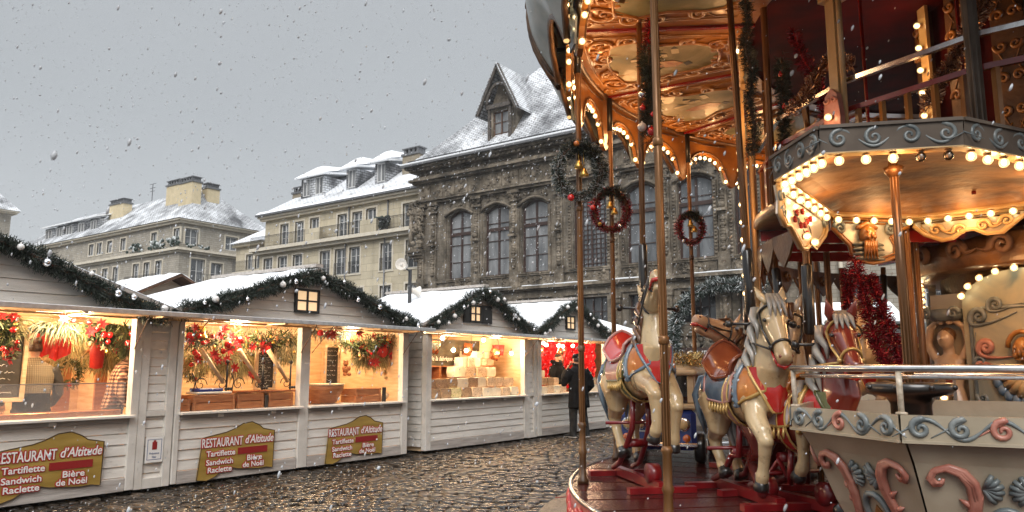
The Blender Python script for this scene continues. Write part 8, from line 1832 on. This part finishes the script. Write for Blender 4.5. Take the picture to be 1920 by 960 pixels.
def cook(root, shirt, sleeve, lean, hair_m, apron, bun, arms, vest=None):
    T = Matrix.Translation((0, 0, .9)) @ Matrix.Rotation(lean, 4, 'Y') @ Matrix.Translation((0, 0, -.9)); fin = lambda mb: (setattr(mb, 'v', [tuple(T @ Vector(p)) for p in mb.v]), mb)[1]
    b = MB(); P = head(b, (.03, 0, 1.58), (.95, .25, -.25)); limb(b, [X3(0, 0, 1.38), X3(.02, 0, 1.5)], [.055, .05]); me = fuse(fin(b), 'body', skin, .009, 3); hb = MB()
    for s in (-1, 1): w = Vector(arms[s][-1]); hand(hb, w, (.7, -.2 * s, -.5), (.2, -.3 * s, -.8), .95, .45, s)
    fin(hb); base = len(me.vertices); m2 = bpy.data.meshes.new('body'); fs = [tuple(p.vertices) for p in me.polygons] + [tuple(i + base for i in f) for f in hb.f]; m2.from_pydata([tuple(v.co) for v in me.vertices] + hb.v, [], fs); m2.materials.append(skin); m2.polygons.foreach_set('use_smooth', [True] * len(fs)); link('body', m2, root)
    c = MB(); c.loft([(X3(0, 0, .84), X3(0, .185, 0), X3(.13, 0, 0)), (X3(0, 0, 1.0), X3(0, .185, 0), X3(.13, 0, 0)), (X3(-.01, 0, 1.25), X3(0, .225, 0), X3(.13, 0, 0)), (X3(-.01, 0, 1.37), X3(0, .20, 0), X3(.11, 0, 0)), (X3(0, 0, 1.43), X3(0, .09, 0), X3(.08, 0, 0)), (X3(.01, 0, 1.47), X3(0, .065, 0), X3(.065, 0, 0))], 18)
    sl = MB(); tgt = c if sleeve is shirt else sl
    for s in (-1, 1): limb(tgt, [X3(0, .19 * s, 1.34)] + [Vector(p) for p in arms[s]], [.078, .07, .062, .045, .038][:len(arms[s]) + 1])
    link('shirt', fuse(fin(c), 'shirt', shirt, .012, 3), root)
    if sl.v: link('sleeves', fuse(fin(sl), 'sleeves', sleeve, .012, 3), root)
    t = MB()
    for s in (-1, 1): limb(t, [X3(0, .09 * s, .88), X3(0, .1 * s, .5), X3(0, .1 * s, .12)], [.12, .09, .07])
    link('trousers', fuse(t, 'trousers', denim_dark, .014, 3), root)
    for s in (-1, 1): m = MB(); m.bbox(-.1, .17, .1 * s - .045, .1 * s + .045, .0, .1, .02); m.build('shoe', shoe_mat, root)
    h = MB(); h.loft([(P(-.03, 0, -.05), Vector((0, .066, 0)), Vector((.064, 0, 0))), (P(-.025, 0, 0), Vector((0, .080, 0)), Vector((.085, 0, 0))), (P(-.018, 0, .05), Vector((0, .082, 0)), Vector((.096, 0, 0))), (P(-.015, 0, .10), Vector((0, .062, 0)), Vector((.08, 0, 0))), (P(-.015, 0, .13), Vector((0, .02, 0)), Vector((.03, 0, 0)))], 14)
    if bun: h.sphere(P(-.10, 0, .06), .045, 10)
    fin(h).build('hair', hair_m, root)
    if apron: a = MB(); a.loft([(X3(0, 0, .84), X3(0, .195, 0), X3(.14, 0, 0)), (X3(0, 0, 1.0), X3(0, .192, 0), X3(.137, 0, 0)), (X3(0, 0, 1.05), X3(0, .19, 0), X3(.136, 0, 0))], 18); a.tube([X3(-.06, .15 * s_, 1.05) for s_ in (-1, 1)], .01, 5); fin(a).build('apron', coat_black, root)
person('person seen from behind in a beige checked shirt with dark sleeves in the glass-fronted stall', (F - .72, AT(64, 700, .72)[1], .1), R_(172), lambda r: cook(r, check_beige, stripe_black, R_(6), hair_brown, True, True, {1: [(.02, .27, 1.2), (.05, .30, 1.08), (.16, .27, .98), (.24, .24, .97)], -1: [(.02, -.26, 1.2), (.04, -.28, 1.06), (.14, -.25, .95), (.22, -.22, .92)]}))
person('person in a dark red plaid shirt leaning at the right end of the glass-fronted stall', (F - .45, AT(216, 700, .45)[1], .1), R_(60), lambda r: cook(r, plaid_red, plaid_red, R_(14), hair_brown, False, False, {1: [(.04, .27, 1.2), (.10, .28, 1.06), (.2, .24, .98), (.28, .2, .97)], -1: [(.02, -.26, 1.2), (.05, -.28, 1.06), (.16, -.25, .96), (.24, -.22, .93)]}))
# ------------------------------------------------------------------ wreaths, tinsel, far greenery, falling snow
def wreath(label, x, d, z, R, mat, tube_r, n, ball, seed, extra=None, topm=None):
    c = world_of(Lc(x, d, z)); root = thing('wreath', label, 'wreath', c, HEAD, 'wreaths on the carousel poles')
    pts = [Vector((R * K(a), -.05, R * 1.18 * S(a))) for a in np.linspace(0, 2 * PI, 33)[:-1]]
    link('ring', needle_mesh('ring', pts, tube_r, n, mat, ln=.055, wd=.006, closed=True, seed=seed), root); s = MB(); s.tube(pts, tube_r * .5, 6, closed=True); s.build('core', dark_wood, root)
    link('fir_bow', needle_mesh('fir_bow', [Vector((R * K(a), -.07, R * 1.18 * S(a))) for a in np.linspace(.6, 2.3, 9)], tube_r * 1.15, 600, needle, ln=.06, wd=.007, seed=seed + 5), root)
    for dx, dz in ((-.01, .02), (.04, -.06)):
        m = MB(); m.lathe([(.045, 0), (.04, .03), (.022, .07), (.012, .085), (0, .088)], 12, (dx, -.1, dz)); m.tube([(dx, -.1, dz + .085), (dx, -.07, R)], .004, 4); m.build('bell', gold, root)
    for (u, v, r, mm) in ball: m = MB(); m.sphere((u, -.12, v), r, 12); m.build('bauble', mm, root)
wreath('frosted green wreath with a red ball low on its left, on the leftmost carousel pole', .65, 7.16, 3.32, .205, needle_frost, .058, 5200, [(-.09, -.27, .035, red_ball), (-.03, .26, .03, p_orange)], 1)
wreath('dark red tinsel wreath with a red ball on its left edge, second from the left', 1.19, 9.02, 3.33, .20, tinsel_red, .05, 2600, [(-.22, .02, .035, red_ball), (-.14, -.18, .025, gold), (.1, -.2, .025, silver_ball)], 2)
wreath('bright red tinsel wreath on the pole in front of the last tall windows', 2.50, 10.48, 3.38, .17, tinsel_red, .045, 2200, [(-.12, -.19, .024, silver_ball)], 3)
def tin(label, P, R, n, mat, seed=0, name='tinsel_garland', cat='tinsel', balls=(), **kw):
    pts = [world_of(Lc(*p)) for p in P]; L = []
    for a, b in zip(pts[:-1], pts[1:]): L += [a + (b - a) * k / 5 for k in range(5)]
    L.append(pts[-1]); garland(name, label, cat, L, R, n, mat, [(world_of(Lc(*p)), r, m) for p, r, m in balls], 'tinsel on the carousel', seed=seed, **kw)
def Q(px, py, d): r, dd = ray(px, py); x = (px - 960) / dd * d; return (x, d, EZ + r.z / dd * d)
tin('thick green fir bundle with red and silver balls on the pole above the rearing horse', [Q(1218, 95, 6.85), Q(1219, 150, 6.85), Q(1221, 200, 6.85), Q(1220, 248, 6.85)], .085, 2600, needle, 1, 'fir_bundle', 'garland', [(Q(1204, 176, 6.75), .035, silver_ball), (Q(1205, 202, 6.75), .028, red_ball), (Q(1204, 238, 6.75), .042, white_ball), (Q(1222, 246, 6.74), .042, red_ball), (Q(1226, 214, 6.72), .03, red_ball)], ln=.075, wd=.006, fwd=.8)
tin('thin red tinsel running up the pole from the green fir bundle', [Q(1216, 95, 6.9), Q(1217, 50, 6.9), Q(1222, -10, 6.9)], .05, 700, tinsel_red, 2, ln=.06)
tin('long thin green fir garland winding down the pole above the red-bibbed horse', [Q(1396, -10, 6.0), Q(1402, 40, 6.05), Q(1398, 90, 6.0), Q(1412, 140, 6.05), Q(1404, 190, 6.0), Q(1417, 240, 6.05), Q(1410, 290, 6.0)], .05, 2600, needle, 3, 'fir_garland', 'garland', ln=.055, wd=.005)
tin('copper and red tinsel hanging diagonally from the upper arch', [Q(1487, 60, 6.5), Q(1505, 110, 6.4), Q(1530, 150, 6.3), Q(1545, 190, 6.2), Q(1555, 235, 6.1)], .055, 1800, tinsel_red, 4, ln=.06)
tin('copper tinsel crossing the red tinsel on the upper floor', [Q(1482, 205, 6.2), Q(1510, 180, 6.2), Q(1540, 130, 6.3), Q(1560, 105, 6.3), Q(1592, 120, 6.1)], .05, 1600, tinsel_copper, 5, ln=.06)
tin('dark fir and tinsel garland on the thin post left of the upper floor', [Q(1466, 110, 6.66), Q(1468, 170, 6.66), Q(1470, 230, 6.66), Q(1472, 285, 6.66)], .06, 1500, needle, 6, 'fir_garland', 'garland', [(Q(1463, 140, 6.58), .02, red_ball), (Q(1470, 200, 6.58), .02, red_ball)], ln=.06)
tin('silver and copper tinsel draped from the top of the upper bulb strip', [Q(1848, -10, 5.3), Q(1822, 50, 5.3), Q(1800, 85, 5.4), Q(1778, 130, 5.5), Q(1755, 165, 5.6), Q(1742, 195, 5.6)], .05, 2000, tinsel_copper, 7, ln=.075)
tin('pinkish red tinsel hanging straight down below the upper floor', [Q(1594, 505, 6.3), Q(1590, 560, 6.3), Q(1595, 600, 6.3), Q(1592, 640, 6.3)], .05, 1400, tinsel_red, 8, ln=.06)
tin('thick dark red tinsel hanging in a loop, left strand below the mask shield', [Q(1603, 490, 6.1), Q(1616, 540, 6.0), Q(1630, 600, 5.9), Q(1648, 660, 5.8), Q(1670, 690, 5.8)], .05, 1500, tinsel_red, 9, ln=.06)
tin('long dark red tinsel descending to the right behind the tub pole', [Q(1632, 520, 6.0), Q(1655, 580, 5.9), Q(1675, 640, 5.8), Q(1696, 690, 5.7)], .045, 1400, tinsel_red, 10, ln=.06)
def far_things():
    # arch of fir on the carved facade
    def fp(px, py): p = onY(px, py, 39.3); return Vector(p)
    pts = [fp(1262, 655), fp(1263, 620), fp(1270, 590), fp(1288, 565), fp(1310, 545), fp(1345, 533), fp(1390, 534), fp(1435, 530)]
    garland('fir_arch', 'frosted fir arch fixed round an entrance of the carved stone building', 'garland', pts, .36, 3800, needle_frost, ln=.32, wd=.04, seed=31)
    # chalet with fir garland seen through the carousel
    c0 = atD(1480, 640, 17.5); c1 = atD(1700, 640, 17.0); ang = math.atan2(c1.y - c0.y, c1.x - c0.x); L = (c1 - c0).length
    root = thing('market_chalet', 'pale boarded market chalet with a thick fir garland, seen through the carousel behind the horses', 'market stall', (c0.x, c0.y, 0), ang)
    w = MB(); t = MB(); siding(t, 0, L, .1, 1.9, 0, 1, .15); w.add([(p[1], -p[0], p[2]) for p in t.v], t.f); w.box(0, L, .02, 2, .1, 1.9); w.build('wall', white_paint, root)
    r = MB(); r.add([(-.3, -.5, 1.92), (L + .3, -.5, 1.92), (L + .3, 2.2, 3.0), (-.3, 2.2, 3.0), (-.3, -.5, 2.0), (L + .3, -.5, 2.0), (L + .3, 2.2, 3.08), (-.3, 2.2, 3.08)], [(0, 3, 2, 1), (4, 5, 6, 7), (0, 1, 5, 4), (1, 2, 6, 5), (2, 3, 7, 6), (3, 0, 4, 7)]); ro = r.build('roof', dark_wood, root); s = MB(); s.grid(lambda u, v: (-.28 + (L + .56) * u, -.48 + 2.6 * v, 2.02 + 1.08 * v + .06 * min(1, 10 * min(u, 1 - u, v, 1 - v))), 20, 8); s.build('roof_snow', snow, ro)
    cn = MB(); cn.bbox(L * .2, L * .9, -.25, -.02, .95, 1.0, .01); cn.build('counter', grey_wood, root)
    g = thing('fir_garland', 'thick dark fir garland with small pale lights on the chalet behind the carousel', 'garland', (c0.x, c0.y, 0), ang)
    link('foliage', needle_mesh('foliage', [Vector((.3, -.55, 2.05)), Vector((L * .3, -.55, 1.95)), Vector((L * .6, -.55, 2.1)), Vector((L * .85, -.55, 1.95))], .34, 6000, needle, ln=.2, wd=.02, seed=41), g); m = MB(); q = random.Random(4)
    for k in range(60): m.sphere((q.uniform(.2, L * .85), -.8 + q.uniform(-.1, .1), 2.05 + q.uniform(-.28, .28)), .022, 6)
    m.build('fairy_lights', EM('fairy_light', (.75, .9, .9), 1.2), g)
    # second stall with a red canopy band further right
    c0 = atD(1655, 640, 14); c1 = atD(1800, 640, 15); ang = math.atan2(c1.y - c0.y, c1.x - c0.x); L = (c1 - c0).length
    root = thing('kiosk', 'cream kiosk with a red band under its roof, partly hidden by the carousel poles', 'kiosk', (c0.x, c0.y, 0), ang)
    w = MB(); w.box(0, L, 0, 2, .05, 1.0); w.box(0, L, .4, 2, 1.002, 1.9); w.build('wall', cream_trim, root); b = MB(); b.bbox(-.1, L + .1, -.2, 0.0, 1.9, 2.02, .01); b.build('red_band', sign_red, root); k = MB(); k.bbox(-.2, L + .2, -.3, 2.1, 2.022, 2.3, .02)
    for j in range(6): spiral(k, (L * (j + .5) / 6, -.31, 2.18), (1, 0, 0), (0, 0, 1), (0, -1, 0), .1, 1.4, .025)
    k.build('roof', shield_grey, root); cu = MB(); cu.bbox(.1, L - .1, .3, .39, 1.02, 1.85, .01); cu.build('shutter', pine, root)
far_things()
def falling_snow():
    q = np.random.default_rng(11); m, nn_, ll_, bb_ = mk('snowflake'); bb_.inputs['Base Color'].default_value = (.6, .62, .65, 1); bb_.inputs['Roughness'].default_value = .9; lw = nn_.new('ShaderNodeLayerWeight'); lw.inputs[0].default_value = .5; mr = nn_.new('ShaderNodeMapRange'); mr.inputs[1].default_value = .15; mr.inputs[2].default_value = .85; mr.inputs[3].default_value = .9; mr.inputs[4].default_value = .05; ll_.new(lw.outputs['Facing'], mr.inputs[0]); ll_.new(mr.outputs[0], bb_.inputs['Alpha'])
    pos = []
    for n, d0, d1 in ((260, 1.6, 4.5), (4200, 4.5, 12), (24000, 12, 44)):
        d = np.cbrt(q.random(n) * (d1 ** 3 - d0 ** 3) + d0 ** 3); a = q.uniform(-.85, .85, n); e = q.uniform(-.30, .58, n); r = 1 if d0 > 5 else 1
        z = EZ + d * e * .9; s = np.where(d < 4.5, .0042, np.where(d < 12, .0066, .0140)) * np.exp(q.normal(-.05, .38, n))
        for i in range(n):
            if z[i] < .1 or z[i] > 24: continue
            x, y = c2w(d[i] * a[i], d[i]); pos.append((x, y, z[i], s[i]))
    o = np.array([[1, 0, 0], [0, 1, 0], [-1, 0, 0], [0, -1, 0], [.15, 0, 1], [-.15, 0, -1]], float); f = [(0, 1, 4), (1, 2, 4), (2, 3, 4), (3, 0, 4), (1, 0, 5), (2, 1, 5), (3, 2, 5), (0, 3, 5)]
    g_ = (1 + 5 ** .5) / 2; o2 = np.array([(-1, g_, 0), (1, g_, 0), (-1, -g_, 0), (1, -g_, 0), (0, -1, g_), (0, 1, g_), (0, -1, -g_), (0, 1, -g_), (g_, 0, -1), (g_, 0, 1), (-g_, 0, -1), (-g_, 0, 1)]) / 1.9
    f2 = [(0, 11, 5), (0, 5, 1), (0, 1, 7), (0, 7, 10), (0, 10, 11), (1, 5, 9), (5, 11, 4), (11, 10, 2), (10, 7, 6), (7, 1, 8), (3, 9, 4), (3, 4, 2), (3, 2, 6), (3, 6, 8), (3, 8, 9), (4, 9, 5), (2, 4, 11), (6, 2, 10), (8, 6, 7), (9, 8, 1)]
    V = []; Fc = []
    for k, (x, y, z, s) in enumerate(pos):
        st = q.uniform(.8, 2.6); sl = .35
        near = x * x + y * y < 150; b0 = len(V)
        for p in (o2 if near else o): V.append((x + p[0] * s * q.uniform(.75, 1.25) + p[2] * s * st * sl, y + p[1] * s, z + p[2] * s * st))
        Fc += [tuple(i + b0 for i in t) for t in (f2 if near else f)]
    me = bpy.data.meshes.new('falling_snow'); me.from_pydata(V, [], Fc); me.materials.append(m); me.polygons.foreach_set('use_smooth', [True] * len(Fc)); me.update(); o_ = link('falling_snow', me); tag(o_, 'fine white snowflakes falling through the air over the whole square', 'snow', kind='stuff')
falling_snow()
def haze():
    m = bpy.data.materials.new('haze_air'); m.use_nodes = True; n = m.node_tree.nodes; n.remove(n['Principled BSDF'])
    v = n.new('ShaderNodeVolumePrincipled'); v.inputs['Color'].default_value = (.93, .95, .97, 1); v.inputs['Density'].default_value = .0006; v.inputs['Anisotropy'].default_value = .1
    m.node_tree.links.new(v.outputs[0], n['Material Output'].inputs['Volume'])
    b = MB(); b.box(-150, 60, -30, 110, -1.5, 40); o = b.build('haze', m); tag(o, 'thin pale winter haze filling the air over the square', 'haze', kind='stuff')
haze()
